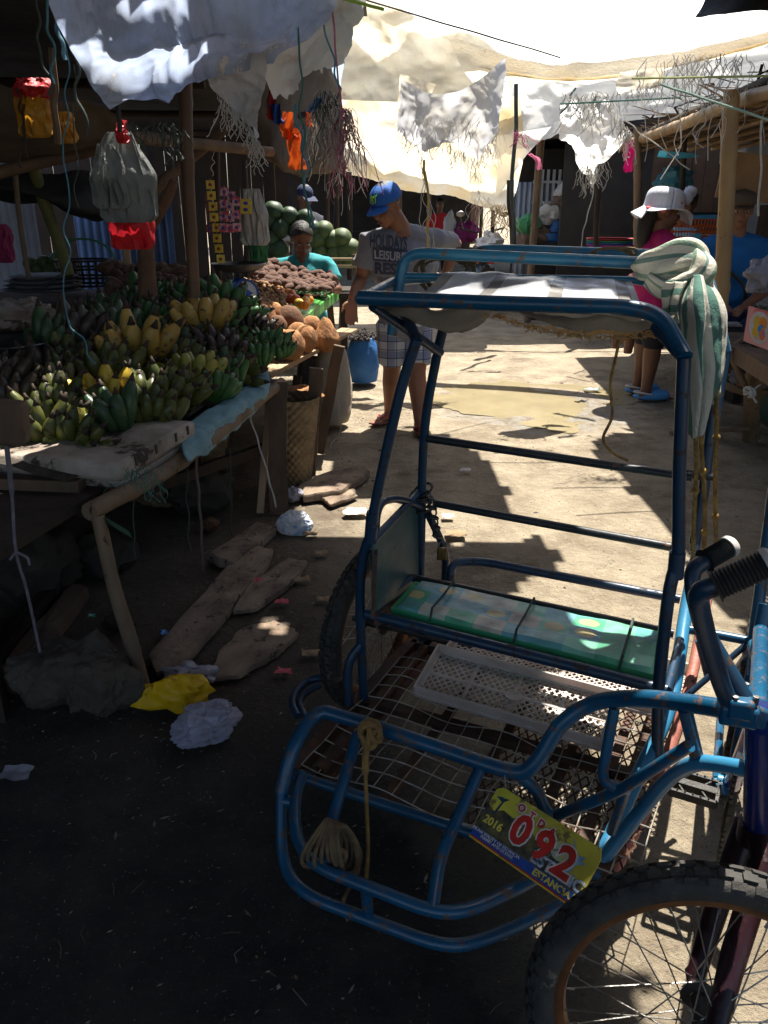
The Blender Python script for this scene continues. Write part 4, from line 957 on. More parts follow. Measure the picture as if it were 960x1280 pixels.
# crumpled bag on the pan
def crumple(c, r, jit, m_, name, label, cat, flat=1.0, n=36, jf=2.2, tail=None, group=None, seed=0, wr=.10):
    mb = MB(); c = V(c); vs = []; fs = []; nv = n // 2
    for j in range(nv + 1):
        th = math.pi * j / nv
        for i in range(n):
            ph = 2 * math.pi * i / n; q = V((math.sin(th) * math.cos(ph), math.sin(th) * math.sin(ph), math.cos(th)))
            s_ = 1 + jit * noise.noise(q * jf + V((seed, 0, 0))) + wr * (1 - 3 * abs(noise.noise(q * jf * 2.3 + V((0, seed, 3))))) + wr * .5 * (1 - 3 * abs(noise.noise(q * jf * 5 + V((0, seed, 9)))))
            q = V((q.x * r[0], q.y * r[1], q.z * r[2])) * s_
            if tail:
                d = V(tail).normalized(); k = max(0, q.normalized().dot(d)) ** 6; q += V(tail) * k
            q.z = max(q.z, -r[2] * flat) 
            vs.append(c + q)
    for j in range(nv):
        for i in range(n): fs.append((j * n + i, (j + 1) * n + i, (j + 1) * n + (i + 1) % n, j * n + (i + 1) % n))
    mb.add(vs, fs); return tag(mb.build(name, m_), label, cat, group)
PLB = mat('milky_plastic_film', (.62, .60, .60), (.45, .42, .42), 8, .28, .8, 18, spec=.6, trans=.4, dist=.01)
PLC = mat('greyish_clear_film', (.42, .42, .48), (.3, .3, .36), 8, .22, .9, 16, spec=.7, trans=.35, dist=.01)
crumple(Z(25, 395, .86), (.16, .12, .07), .5, mat('stained_milky_film', (.5, .42, .36), (.38, .25, .2), 5, .3, .8, 18, trans=.3), 'plastic_bag', 'milky plastic bag of food lying above the scale pan at the left edge', 'plastic bag', seed=4)
# wooden tray behind the banana heap
m = MB(); m.beam(Z(60, 402, .83), Z(250, 385, .83), .3, .02, sub=4); tag(m.build('wood_tray', WOOD, bevel=.003), 'flat brown wooden board behind the weighing scale', 'board')
# back shelf table
m = MB(); bx = Z(20, 380, .80); m.beam(V((-3.3, 5.0, .78)), V((-1.0, 5.6, .78)), .9, .03); tt_ = thing('back_table', (-2.2, 5.3, 0), 'dark shelf table in the shade behind the banana heap', 'table'); m.build('table_top', WOODD, tt_)
for (x, y) in ((-3.1, 4.7), (-1.2, 5.2), (-3.1, 5.5)):
    m = MB(); m.beam((x, y, 0), (x, y, .77), .06, .06); m.build('leg', WOODD, tt_)
# folded grey tarp
m = MB(); c_ = P(52, 352, 5.0)
for k in range(4):
    def f(u, v, k=k):
        a = u * 2 * math.pi; x = math.cos(a) * (.24 - .012 * k) + .01 * math.sin(3 * a + k); y = math.sin(a) * .14
        return c_ + V((x, y, -.05 + k * .028 + (.012 if v > .5 else -.012) * (1 if abs(v - .5) > .2 else .6) + .012 * noise.noise(V((x * 6, y * 6, k)))))
    m.ell(c_ + V((U(-.02, .02), 0, -.045 + k * .026)), (.25 - .015 * k, .15, .018), None, 30, 8, jit=.12, jf=3)
tg = thing('folded_tarpaulin', c_, 'folded grey tarpaulin tied with a cord, on the back table', 'tarpaulin'); m.build('folds', mat('grey_tarp_cloth', (.12, .115, .13), (.085, .08, .095), 7, .6, .4, 30), tg)
m = MB(); m.tube([c_ + V((.1 + .07 * math.cos(a), -.15 * math.sin(a) , .0 + .062 * math.cos(a))) for a in [k * math.pi / 8 for k in range(16)]], .005, 6, closed=True); m.build('tie_cord', STRD, tg)
# pomelos / green fruit behind
GRF = mat('green_melon_skin', (.045, .08, .024), (.085, .11, .035), 5, .5, .2, 40, c3=(.28, .28, .14), c3amt=.35)
GRD = mat('dark_melon_skin', (.020, .042, .020), (.035, .065, .028), 5, .45, .2, 40, c3=(.08, .11, .045), c3amt=.55, c3scale=5)
def fruit(name, c, r, m_, label, cat, group, ov=1.0, meshes={}, jit=.05):
    k = (name, m_.name, round(ov, 2))
    if k not in meshes:
        mb = MB(); mb.ell((0, 0, 0), (1, 1, ov), None, 22, 14, jit=jit, jf=1.6); me = mb.mesh(name); me.materials.append(m_); me.polygons.foreach_set('use_smooth', [True] * len(me.polygons)); meshes[k] = me
    o = bpy.data.objects.new(name, meshes[k]); col.objects.link(o); o.location = c; o.scale = (r,) * 3; o.rotation_euler = (U(0, 3), U(0, 3), U(0, 3)); return tag(o, label, cat, group)
pos = [(47, 336, .85), (63, 338, 1), (75, 332, .8), (70, 325, .8), (55, 328, .8), (38, 330, .8), (82, 338, .9)]
for i, (x, y, s) in enumerate(pos): fruit('pomelo', P(x, y, 5.6), .062 * s, GRF, 'pale green pomelo in the heap behind the folded tarpaulin, %s from the left' % ORD[sorted(p[0] for p in pos).index(x)], 'pomelo', 'green pomelos by the corrugated wall')
# black plastic basket with green handle
m = MB(); c_ = P(107, 338, 5.4); bk = thing('shopping_basket', c_, 'black openwork plastic basket with a green handle', 'basket')
for k in range(26):
    a = 2 * math.pi * k / 26; m.beam(c_ + V((.17 * math.cos(a), .12 * math.sin(a), -.09)), c_ + V((.2 * math.cos(a), .14 * math.sin(a), .07)), .014, .004)
for z in (-.09, -.04, .015, .065): m.tube([c_ + V(((.185 + .09 * z) * math.cos(a), (.13 + .06 * z) * math.sin(a), z)) for a in [k * math.pi / 12 for k in range(24)]], .008, 6, closed=True)
m.build('body', BLACKM, bk); m = MB(); m.tube([c_ + V((.2 * math.cos(a), 0, .065 + .13 * math.sin(a))) for a in [k * math.pi / 12 for k in range(13)]], .007, 6); m.build('handle', mat('green_plastic', (.03, .16, .06), None, 8, .4, 0), bk)
# sack-like brown heap behind (taro roots) in the dark
random.seed(44)
ROOT = mat('brown_root_skin', (.15, .075, .05), (.09, .045, .03), 8, .8, .6, 50, c3=(.22, .13, .09), c3amt=.3)
def rootmesh(seed):
    random.seed(seed); mb = MB(); mb.tube(catmull([(-1, 0, 0), (-.4, U(-.2, .2), U(-.1, .2)), (.4, U(-.3, .3), .1), (1.0, U(-.2, .2), U(-.1, .1))], 4), [.12, .3, .42, .5, .52, .5, .52, .5, .46, .42, .35, .22, .06], 9)
    me = mb.mesh('root'); me.materials.append(ROOT); me.polygons.foreach_set('use_smooth', [True] * len(me.polygons)); return me
RM = [rootmesh(i) for i in range(4)]
def heap(n, fn, name, meshes, size, labelfn, cat, group):
    for i in range(n):
        p, k = fn(i, n); o = bpy.data.objects.new(name, random.choice(meshes)); col.objects.link(o); o.location = p; s = size * U(.75, 1.2); o.scale = (s,) * 3; o.rotation_euler = (U(-.6, .6), U(-.5, .5), U(0, 6.28)); tag(o, labelfn(k), cat, group)
def dheap(i, n):
    u, v = R(), R(); return P(135 + 95 * u, 372 - 48 * v * (1 - .3 * u), 4.6 + .5 * v), 0
heap(60, dheap, 'taro_root', RM, .062, lambda k: 'dark brown taro root in the shaded heap behind the two crooked posts', 'taro', 'taro roots heaped in the shade')
# posts
bamboo([P(231, 60, 3.75), P(234, 200, 3.72), P(243, 372, 3.7)], .0285, 'bamboo_post', mat('dark_brown_bamboo', (.13, .07, .035), (.08, .045, .025), 7, .6, .4, 26, c3=(.03, .02, .015), c3amt=.4), 'tall brown bamboo post standing behind the green bananas', 'post')
m = MB(); pts = catmull([P(186, 385, 3.9), P(183, 330, 3.88), P(184, 290, 3.85), P(205, 255, 3.8), P(218, 225, 3.78)], 6); m.tube(pts, [.048 - .0012 * i for i in range(len(pts))], 12); m.tube(catmull([P(183, 300, 3.86), P(178, 280, 3.86), P(172, 262, 3.85)], 4), .026, 10)
tag(remesh(m, .006, 4).build('crooked_post', mat('rough_brown_bark', (.17, .09, .05), (.10, .055, .035), 9, .9, .9, 30, dist=.01)), 'crooked brown tree-trunk post beside the bamboo post, below the red bag', 'post')
pole(P(42, 210, 4.7), P(86, 345, 4.6), .035, 'leaning_post', mat('olive_bark', (.16, .15, .05), (.10, .10, .035), 8, .8, .6, 30), 'thick greenish post leaning in front of the corrugated wall', 'post', wob=.006)
bamboo([P(18, 205, 4.4), P(24, 270, 4.4), P(36, 348, 4.4)], .013, 'thin_pole', BAMBOOD, 'thin bamboo pole beside the leaning greenish post', 'pole')
pole(P(160, 300, 4.2), P(160, 330, 4.2), .022, 'pale_stick', WOODL, 'short pale stick under the red bag', 'stick')
# corrugated walls behind left
def corr(a, b, h, z0, m_, label, name='corrugated_wall', pitch=.07, amp=.012, kind=None):
    a, b = V(a), V(b); L_ = (b - a).length; d = (b - a).normalized(); nn = V((-d.y, d.x, 0)); n = int(L_ / pitch * 6); mb = MB()
    mb.grid(lambda u, v: a + d * (L_ * u) + nn * amp * math.sin(u * L_ / pitch * 2 * math.pi) + UP * (z0 + h * v), n, 6); o = mb.build(name, m_); o.modifiers.new('t', 'SOLIDIFY').thickness = .003; return tag(o, label, 'wall')
IRON = mat('zinc_sheet', (.42, .48, .60), (.30, .34, .44), 3, .45, .2, 12, spec=.5, c3=(.18, .16, .15), c3amt=.2)
corr((-5.2, 7.0, 0), (-2.62, 6.4, 0), 2.0, .0, IRON, 'pale blue corrugated iron wall at the far left')
corr((-2.6, 7.1, 0), (-1.75, 7.0, 0), 1.35, .0, mat('blue_zinc_sheet', (.05, .10, .22), (.035, .07, .15), 3, .5, .2, 12), 'dark blue corrugated iron panel behind the black basket')
# back wall of planks
random.seed(3)
def plankwall(a, b, h, m_, label, name='plank_wall', w=.13, gap=.012, drop=0.0):
    a, b = V(a), V(b); L_ = (b - a).length; d = (b - a).normalized(); n = int(L_ / w); mb = MB()
    for i in range(n):
        if R() < drop: continue
        c = a + d * (w * (i + .5)); hh = h * U(.97, 1.03); mb.box(c + UP * hh / 2, (w - gap, .018, hh), d.to_track_quat('X', 'Z').to_matrix() @ Matrix.Rotation(U(-.01, .01), 3, 'Y'))
    return tag(mb.build(name, m_), label, 'wall')
plankwall((-5.2, 9.0, 0), (-1.0, 9.6, 0), 2.4, WOODD, 'dark plank wall behind the green melons', gap=.003)
# ---------- second table: coconuts
e0, e1_ = Z(350, 462, .56), Z(432, 418, .57); ed = (e1_ - e0).normalized(); inn = V((-ed.y, ed.x, 0))
tb = thing('market_table', (e0 + e1_) / 2 - UP * .56, 'rough plank table of coconuts in the middle of the left side', 'table')
m = MB(); m.poly([e0 - ed * .15, e1_, e1_ + inn * .9, e0 + inn * .9 - ed * .15], UP * -.022); m.build('table_top', WOODL, tb)
for t_, w_ in ((.0, .05), (.06, .06)):
    m = MB(); m.beam(e0 - ed * .2 + inn * t_ + UP * .012, e1_ + ed * .12 + inn * (t_ - .02) + UP * .016, w_, .016, sub=4, wob=.01); m.build('edge_plank', WOODL, tb, bevel=.002)
for (x0, y0, x1, y1, w_, mt) in ((395, 460, 386, 602, .065, WOOD), (424, 432, 398, 566, .06, WOOD), (372, 470, 362, 560, .05, WOODD)):
    f_ = Z(x1, y1, 0); m = MB(); m.beam(P(x0, y0, f_.y - .05), f_, w_, .025, up=(0, 1, 0), sub=6, wob=.004); m.build('leg', mt, tb)
m = MB(); m.beam(P(335, 512, 3.9), P(440, 495, 4.6), .03, .04, sub=4, wob=.006) if False else m.beam(P(338, 560, 3.85), P(350, 568, 4.0), .1, .03); m.build('brace', WOOD, tb)
SCRATCH_ = 0
COC = mat('coconut_husk', (.46, .22, .09), (.28, .13, .05), 9, .9, 1.0, 34, stretch=(1, 1, .25), c3=(.15, .07, .035), c3amt=.6, c3scale=24, dist=.018)
COD = mat('dark_coconut_husk', (.16, .075, .035), (.10, .045, .022), 7, .9, 1.0, 50, stretch=(1, 1, .3), dist=.01)
cocos = [(361, 402, 17, 0, 'large dark brown hairy coconut on top of the coconut pile'), (327, 396, 16, 1, 'smooth tan coconut at the left end of the pile'), (346, 408, 12, 0, 'small brown coconut left of the large dark one'), (341, 393, 13, 1, 'tan coconut between the ginger and the large dark one'), (363, 432, 17, 1, 'pale tan coconut at the front edge, left of centre'), (381, 424, 15, 1, 'tan coconut in the front middle of the pile'), (407, 422, 16, 2, 'light orange coconut with a pointed top at the right end'), (389, 410, 13, 1, 'tan coconut behind the pointed one'), (372, 417, 12, 1, 'reddish tan coconut half hidden in the middle'), (350, 425, 12, 1, 'tan coconut beside the green bananas at the front edge')]
random.seed(9)
for (x, y, r, k, lb) in cocos:
    Yc = 4.25 + (432 - y) * .012 + (x - 360) * .006; c = P(x, y, Yc); rr = r / FP * (Yc * .96 + .3) * 1.05
    mb = MB(); mb.ell((0, 0, 0), (rr, rr, rr * 1.08), None, 26, 18, jit=.06, jf=2.0)
    if k == 2:
        for i, q in enumerate(mb.v):
            t = max(0, q.z / rr); mb.v[i] = V((q.x * (1 - .28 * t), q.y * (1 - .28 * t), q.z * (1 + .28 * t ** 3)))
    mb.v = [c + Euler((U(-.3, .3), U(-.3, .3), U(0, 6))).to_matrix() @ q if k != 2 else c + q for q in mb.v] if k == 2 else [c + q for q in mb.v]
    o = tag(mb.build('coconut', COD if k == 0 else COC, origin=c), lb, 'coconut', 'coconuts piled on the plank table')
    for i in range(30):
        pass
# green cloth scrap by bananas
# ginger heap + display tray on a third table
e2, e3 = Z(372, 398, .66), Z(417, 364, .70)
ed = (e3 - e2).normalized(); inn = V((-ed.y, ed.x, 0))
tb = thing('market_table', (e2 + e3) / 2 - UP * .66, 'far left table with ginger, tomatoes and chillies and a bright green edge', 'table')
m = MB(); m.poly([e2 - ed * .3, e3, e3 + inn * 1.9, e2 + inn * 1.9 - ed * .3], UP * -.03); m.build('table_top', WOOD, tb)
m = MB(); m.poly([e2 - ed * .2 + V((.0, -.012, .012)), e3 + V((.0, -.012, .012)), e3 + V((.012, -.02, -.06)), e2 - ed * .2 + V((.012, -.02, -.06))], V((-.006, .01, 0)));
def edgef(u, v):
    p = (e2 - ed * .25).lerp(e3, u); a = v * 2.2
    return p + inn * (.06 - .10 * min(1, v * 2)) + UP * (.02 - .09 * max(0, v - .4) * 1.6 + .008 * noise.noise(V((u * 20, v * 4, 0))))
m = MB(); m.grid(edgef, 30, 14); o = m.build('green_liner', mat('shiny_green_plastic', (.10, .40, .08), (.16, .5, .13), 6, .25, .4, 14, spec=.6, trans=.2), tb); o.modifiers.new('t', 'SOLIDIFY').thickness = .003
for (x0, y0, x1, y1) in ((428, 372, 426, 440), (412, 378, 418, 450)):
    f_ = Z(x1, y1, 0); m = MB(); m.beam(P(x0, y0, f_.y), f_, .06, .03, up=(0, 1, 0), sub=4, wob=.005); m.build('leg', WOOD, tb)
GIN = mat('ginger_skin', (.36, .21, .10), (.24, .13, .06), 10, .8, .5, 60)
def lumps(n, seed, s=.02):
    random.seed(seed); mb = MB()
    for i in range(n): mb.ell((U(-1.3, 1.3) * s, U(-1, 1) * s, U(-.7, .7) * s), (s * U(.6, 1.1), s * U(.5, .8), s * U(.5, .8)), Euler((U(0, 3), U(0, 3), U(0, 3))).to_matrix(), 8, 6, jit=.2)
    return mb
mb = MB(); random.seed(12)
for i in range(420):
    u, v = R(), R(); hgt = .16 * (1 - (2 * u - 1) ** 2) ** .5 * (1 - .5 * abs(2 * v - 1))
    base = Z(258 + 100 * u, 392 - 30 * v, .70); p = V((base.x, base.y, .72 + hgt * .75 * U(.6, 1)))
    for k in range(2): mb.ell(p + V((U(-.02, .02), U(-.02, .02), U(-.01, .01))), (U(.014, .03), U(.010, .016), U(.010, .016)), Euler((U(0, 3), U(0, 3), U(0, 3))).to_matrix(), 7, 5, jit=.3)
tag(mb.build('ginger_heap', GIN), 'heap of knobbly brown ginger beside the tomatoes', 'ginger', kind='stuff')
TOM = mat('tomato_skin', (.55, .07, .03), (.62, .14, .03), 5, .3, .1); ORG = mat('orange_fruit_skin', (.68, .26, .03), (.62, .2, .03), 5, .35, .1); YLO = mat('yellow_fruit_skin', (.65, .42, .05), (.6, .36, .05), 5, .35, .1)
random.seed(13); tp = []
for i in range(34):
    t = R(); x = 335 + 48 * t + U(-12, 12); y = 352 + 28 * t + U(-7, 7); tp.append((x, y))
tp += [(337, 353), (343, 350), (347, 361), (318, 358), (352, 368), (320, 355)]
for i, (x, y) in enumerate(sorted(tp)):
    k = 'red' if y > 366 and x < 372 else ('orange' if (x + y) % 3 < 1.6 else 'yellow'); c = Z(x, y, .76)
    fruit('tomato', c, U(.026, .036), {'red': TOM, 'orange': ORG, 'yellow': YLO}[k], k + ' tomato in the small heap between the ginger and the green edge', 'tomato', k + ' tomatoes on the far left table', ov=.85)
mb = MB(); random.seed(14)
for i in range(420):
    u, v = R(), R(); p = Z(355 + 52 * u + 8 * v, 366 - 16 * v + 4 * u, .735 + .03 * R()); d = V((U(-1, 1), U(-1, 1), U(-.3, .3))).normalized() * U(.02, .035); mb.tube([p, p + d * .5, p + d], [.004, .006, .001], 5, 0 if R() > .06 else 1)
tag(mb.build('chilli_heap', [mat('green_chilli', (.03, .10, .03), (.05, .16, .05), 20, .35, 0), mat('red_chilli', (.3, .02, .02), None, 20, .35, 0)]), 'heap of small green chillies with a few red ones', 'chillies', kind='stuff')
random.seed(15)
def rheap(i, n):
    u, v = R(), R(); return P(322 + 92 * u, 358 - 34 * v * (1 - .5 * u) + 6 * u, 6.05 + .3 * v), 0
mb = MB(); mb.ell(P(366, 358, 6.3) - UP * .06, (.28, .18, .14)); tag(mb.build('sacking_mound', MT['dark_sacking']), 'dark sacking under the heap of sweet potatoes', 'sacking')
heap(150, rheap, 'sweet_potato', RM, .055, lambda k: 'reddish brown sweet potato in the heap in front of the seated woman', 'sweet potato', 'sweet potatoes in front of the seated woman')
# melons
random.seed(16)
mel = [(334, 274, 0), (342, 264, 0), (361, 270, 0), (351, 285, 0), (338, 299, 0), (382, 273, 0), (405, 288, 1), (397, 300, 1), (416, 301, 1), (427, 298, 1), (418, 316, 1), (429, 317, 1), (437, 311, 1), (371, 288, 0), (325, 288, 0), (322, 303, 0), (347, 312, 0), (330, 315, 0), (400, 315, 1), (409, 325, 1), (390, 288, 0), (437, 322, 1)]
for i, (x, y, k) in enumerate(mel):
    fruit('melon', P(x, y, 7.2), U(.076, .090), GRF if k else GRD, ('pale' if k else 'dark') + ' green melon in the pile behind the seated woman, ' + ('right of her' if k else 'left of her'), 'melon', ('pale' if k else 'dark') + ' green melons piled in the back', ov=1.12)
m = MB(); mc = thing('melon_crate', P(420, 335, 7.0), 'pale wooden crate under the pale green melons', 'crate')
for z_ in (324, 333): m = MB(); m.beam(P(398, z_, 6.9), P(445, z_, 6.9), .05, .02); m.build('slat', WOODL, mc)
m = MB(); m.beam(P(398, 318, 6.92), P(398, 345, 6.92), .03, .03, up=(0, 1, 0)); m.build('corner_post', WOOD, mc); m = MB(); m.beam(P(443, 318, 6.92), P(443, 345, 6.92), .03, .03, up=(0, 1, 0)); m.build('corner_post', WOOD, mc)
m = MB(); m.beam((-2.6, 7.2, .62), (-.25, 7.25, .62), .6, .05); t_ = tag(m.build('melon_shelf', WOODD), 'dark plank shelf carrying the green melons', 'shelf')
for x in (-2.5, -1.4, -.35): m = MB(); m.beam((x, 7.1, 0), (x, 7.1, .6), .06, .06); m.build('leg', WOODD, t_)
# sacks
def sack(c, r, h, m_, label, name='sack', seed=0, top=.9, open_=True, lean=0):
    mb = MB(); 
    def f(u, v):
        a = 2 * math.pi * u; rr = r * (math.sin(math.pi * min(1, .22 + v * .62)) ** .6) * (1 + .10 * noise.noise(V((math.cos(a) * 1.4, math.sin(a) * 1.4, v * 3 + seed))) + .04 * noise.noise(V((math.cos(a) * 5, math.sin(a) * 5, v * 9 + seed))) )
        z = h * v
        if v < .06: rr *= v / .06
        return c + V((rr * math.cos(a) + lean * v, rr * math.sin(a), z))
    mb.grid(f, 40, 34); o = mb.build(name, m_); o.modifiers.new('t', 'SOLIDIFY').thickness = .004; return tag(o, label, 'sack')
WSK = mat('woven_white_sack', (.50, .45, .37), (.38, .33, .26), 7, .85, .8, 110, trans=.15, c3=(.25, .2, .15), c3amt=.2)
sack(Z(417, 531, 0), .125, .50, WSK, 'full off-white woven sack standing at the end of the coconut table', seed=1)
sack(Z(392, 530, 0) + V((-.02, .12, 0)), .10, .42, mat('grey_black_sack', (.04, .045, .05), (.12, .12, .12), 9, .85, .5, 60), 'dark sack with pale lettering half hidden behind a table leg', seed=3)
o = sack(Z(454, 479, 0), .135, .37, mat('blue_woven_sack', (.02, .11, .33), (.03, .15, .42), 7, .6, .7, 30, trans=.1), 'open blue sack full of charcoal beside the man', seed=5)
ch_ = MB(); random.seed(6); cb = Z(454, 479, 0)
for i in range(120): a = U(0, 6.28); q = U(0, .105); ch_.ell(cb + V((q * math.cos(a), q * math.sin(a), .36 + (.11 - q) * .5)), (U(.012, .03), U(.01, .02), U(.01, .02)), Euler((U(0, 3), U(0, 3), 0)).to_matrix(), 6, 4, jit=.4)
ch_.build('charcoal', mat('charcoal', (.02, .015, .013), (.04, .03, .025), 30, .8, .4), o, origin=WL[o.name])
sack(P(340, 420, 8.5) * 1.0 if False else V((-.9, 8.0, 0)), .2, .6, WSK, 'white sack in the shade behind the melons', seed=8)
# woven basket under the first table
def weave(m, fn, nu, nv, d=.006):
    m.grid(lambda u, v: fn(u, v, d * math.sin(u * nu * math.pi) * (1 if int(v * nv) % 2 else -1) * abs(math.sin(v * nv * math.pi)) ** .3), nu * 3, nv * 4)
for (cx, cy_, r, h, lb) in ((Z(357, 648, 0).x, 3.9, .13, .46, 'tall tapering bamboo basket under the table between two plank legs'), (-1.05, 3.75, .34, .46, 'wide dark bamboo basket in the shade under the banana table')):
    m = MB(); weave(m, lambda u, v, d, cx=cx, cy_=cy_, r=r, h=h: V((cx, cy_, 0)) + V(((r * (.55 + .45 * v) + d) * math.cos(2 * math.pi * u), (r * (.55 + .45 * v) + d) * math.sin(2 * math.pi * u), .01 + h * v)), 36, 22)
    o = m.build('woven_basket', WICKER); o.modifiers.new('t', 'SOLIDIFY').thickness = .005; tag(o, lb, 'basket')
# banana bract / wood scrap on coconut table shelf
crumple(Z(380, 492, .38) , (.10, .07, .04), .4, COC, 'coconut_husk_shell', 'open brown half husk lying on the ledge under the coconut table', 'husk', seed=2, wr=.05)
# ---------- ground things, left
rk_ = MB(); rc_ = Z(104, 872, .0); rk_.ell(rc_ + V((0, 0, .085)), (.155, .12, .085), None, 30, 20, jit=.5, jf=1.4); rk_.ell(rc_ + V((.07, -.02, .07)), (.10, .10, .08), None, 20, 14, jit=.4); rk_.ell(rc_ + V((-.10, .02, .06)), (.09, .09, .07), None, 20, 14, jit=.4)
rr = remesh(rk_, .006, 2)
for i, q in enumerate(rr.v): rr.v[i] = q + V((1, 1, 1)) * 0 + (q - rc_ - V((0, 0, .06))).normalized() * (.03 * fbm(q * 11, 5) + .010 * (1 - 2 * abs(noise.noise(q * 26))) + .004 * noise.noise(q * 80))
tag(rr.build('rock', mat('rough_brown_rock', (.075, .06, .045), (.045, .036, .028), 8, .9, 1.0, 30, c3=(.12, .10, .075), c3amt=.3, dist=.012)), 'large rough brown rock against the foot of the table leg', 'rock')
def slab(pts, z0, h, m_, label, name='plank', rnd=.006, cat='plank', group='old planks lying on the ground', sub=3):
    pts = [V((p.x, p.y, 0)) for p in pts]; n = len(pts); c = sum(pts, V()) / n; out = []
    cp = []
    for i in range(n):
        a, b = pts[i], pts[(i + 1) % n]
        for k in range(8):
            p = a.lerp(b, k / 8); cp.append(p + (p - c).normalized() * .012 * noise.noise(p * 14) + (p - c).normalized() * .012 * noise.noise(p * 45))
    mb = MB(); lay = []
    for (s, z) in ((1.0, 0), (1.01, h * .7), (.97, h), (.55, h * 1.08), (.0, h * 1.1)):
        lay.append([c + (p - c) * s + UP * (z0 + z + (.006 * noise.noise(p * 9 + V((0, 0, s))) if z > 0 else 0)) for p in cp])
    N_ = len(cp); vs = [p for l in lay for p in l]; fs = []
    for j in range(len(lay) - 1):
        for i in range(N_): fs.append((j * N_ + i, j * N_ + (i + 1) % N_, (j + 1) * N_ + (i + 1) % N_, (j + 1) * N_ + i))
    mb.add(vs, fs); return tag(mb.build(name, m_), label, cat, group)
def G(*pp): return [Z(x, y) for x, y in pp]
slab(G((262, 703), (322, 662), (346, 668), (292, 714)), 0, .04, PLANK, 'short thick squared plank end lying farthest back of the planks')
slab(G((188, 824), (308, 688), (342, 694), (335, 712), (226, 842), (196, 846)), 0, .028, PLANK, 'long narrow dusty plank pointing at the rock')
slab(G((292, 768), (312, 735), (362, 702), (384, 706), (368, 730), (322, 765)), 0, .022, PLANK, 'broken dusty plank lying right of the long narrow one')
slab(G((262, 852), (272, 822), (302, 790), (344, 780), (374, 796), (350, 820), (300, 848)), 0, .020, PLANK, 'wide flat dusty slab in front of the other planks with a sunlit spot')
slab(G((0, 860), (28, 818), (94, 742), (112, 746), (60, 822), (20, 872)), 0, .05, WOOD, 'dark grey heavy plank under the banana table')
slab(G((-30, 850), (55, 752), (78, 742), (60, 770), (-10, 860)), 0, .05, WOODD, 'almost black plank farthest under the banana table')
slab(G((372, 618), (388, 604), (455, 588), (462, 598), (428, 622), (380, 628)), 0, .04, PLANK, 'dusty plank half buried near the coconut table legs')
slab(G((-60, 905), (-20, 800), (10, 860), (8, 905)), 0, .12, WOODD, 'dark wooden block at the bottom left under the table', cat='block', group=None)
slab(G((400, 625), (440, 610), (448, 622), (415, 634)), 0, .015, PLANK, 'small split board beside the half-buried plank')
slab(G((565, 690), (600, 668), (682, 680), (660, 694), (590, 700)), 0, .008, PLANK, 'thin flat board behind the sidecar seat') if False else None
# bags on the ground
crumple(Z(224, 866, .045), (.085, .05, .05), .45, mat('bright_yellow_film', (.75, .48, .01), (.62, .38, .01), 5, .35, .7, 14, trans=.25, crinkle=1.5, cscale=9, dist=.012), 'plastic_bag', 'bright yellow crumpled plastic bag beside the white one', 'plastic bag', flat=.85, tail=(-.08, .0, -.02), seed=11)
def bagmesh(c, rx, ry, rz, m_, lb, seed, ang=0):
    c = V(c); mb = MB(); n = 90; nv = 56; vs = []; fs = []
    Rz = Matrix.Rotation(ang, 3, 'Z')
    for j in range(nv + 1):
        th = math.pi * j / nv
        for i in range(n):
            ph = 2 * math.pi * i / n; q = V((math.sin(th) * math.cos(ph), math.sin(th) * math.sin(ph), math.cos(th)))
            w = 1 + .22 * noise.noise(q * 1.6 + V((seed, 0, 0))) + .09 * (1 - 3 * abs(noise.noise(q * 3.2 + V((0, seed, 0))))) + .05 * (1 - 3 * abs(noise.noise(q * 8 + V((0, seed, 5))))) + .02 * (1 - 3 * abs(noise.noise(q * 17 + V((0, seed, 5)))))
            pinch = 1 - .45 * max(0, -q.x) ** 2 * (.6 + .4 * math.sin(q.y * 9))
            q = V((q.x * rx, q.y * ry * pinch, q.z * rz * pinch)) * w; q.z = max(q.z, -rz * .75)
            vs.append(c + Rz @ q)
    for j in range(nv):
        for i in range(n): fs.append((j * n + i, (j + 1) * n + i, (j + 1) * n + (i + 1) % n, j * n + (i + 1) % n))
    mb.add(vs, fs); return tag(mb.build('plastic_bag', m_), lb, 'plastic bag')
bagmesh(Z(257, 905, .04), .085, .062, .055, mat('translucent_white_film', (.55, .55, .66), (.42, .42, .54), 6, .22, .8, 20, spec=.8, trans=.55, dist=.012, crinkle=1.5, cscale=9), 'inflated translucent white plastic bag lying nearest the camera', 2, .7)
bagmesh(Z(368, 655, .03), .07, .06, .055, mat('blue_printed_film', (.66, .68, .72), (.2, .35, .6), 16, .3, .8, 20, trans=.35, lo=.5, hi=.62), 'sunlit white plastic bag with blue print behind the planks', 7, .2)
crumple(Z(238, 842, .025), (.075, .04, .022), .5, PLC, 'plastic_film', 'crumpled clear plastic film behind the yellow bag', 'plastic film', seed=21)
crumple(Z(364, 618, .03), (.05, .04, .035), .5, PLC, 'plastic_film', 'crumpled clear plastic film at the foot of the basket', 'plastic film', seed=22)
crumple(Z(264, 655, .03), (.035, .03, .03), .4, COD, 'coconut_shell', 'small brown coconut shell lying in the dark under the table', 'coconut shell', seed=23, wr=.03)
crumple(Z(148, 778, .02), (.05, .04, .025), .4, WOODD, 'stone', 'dark stone in the dirt behind the leg of the banana table', 'stone', seed=24, wr=.03)
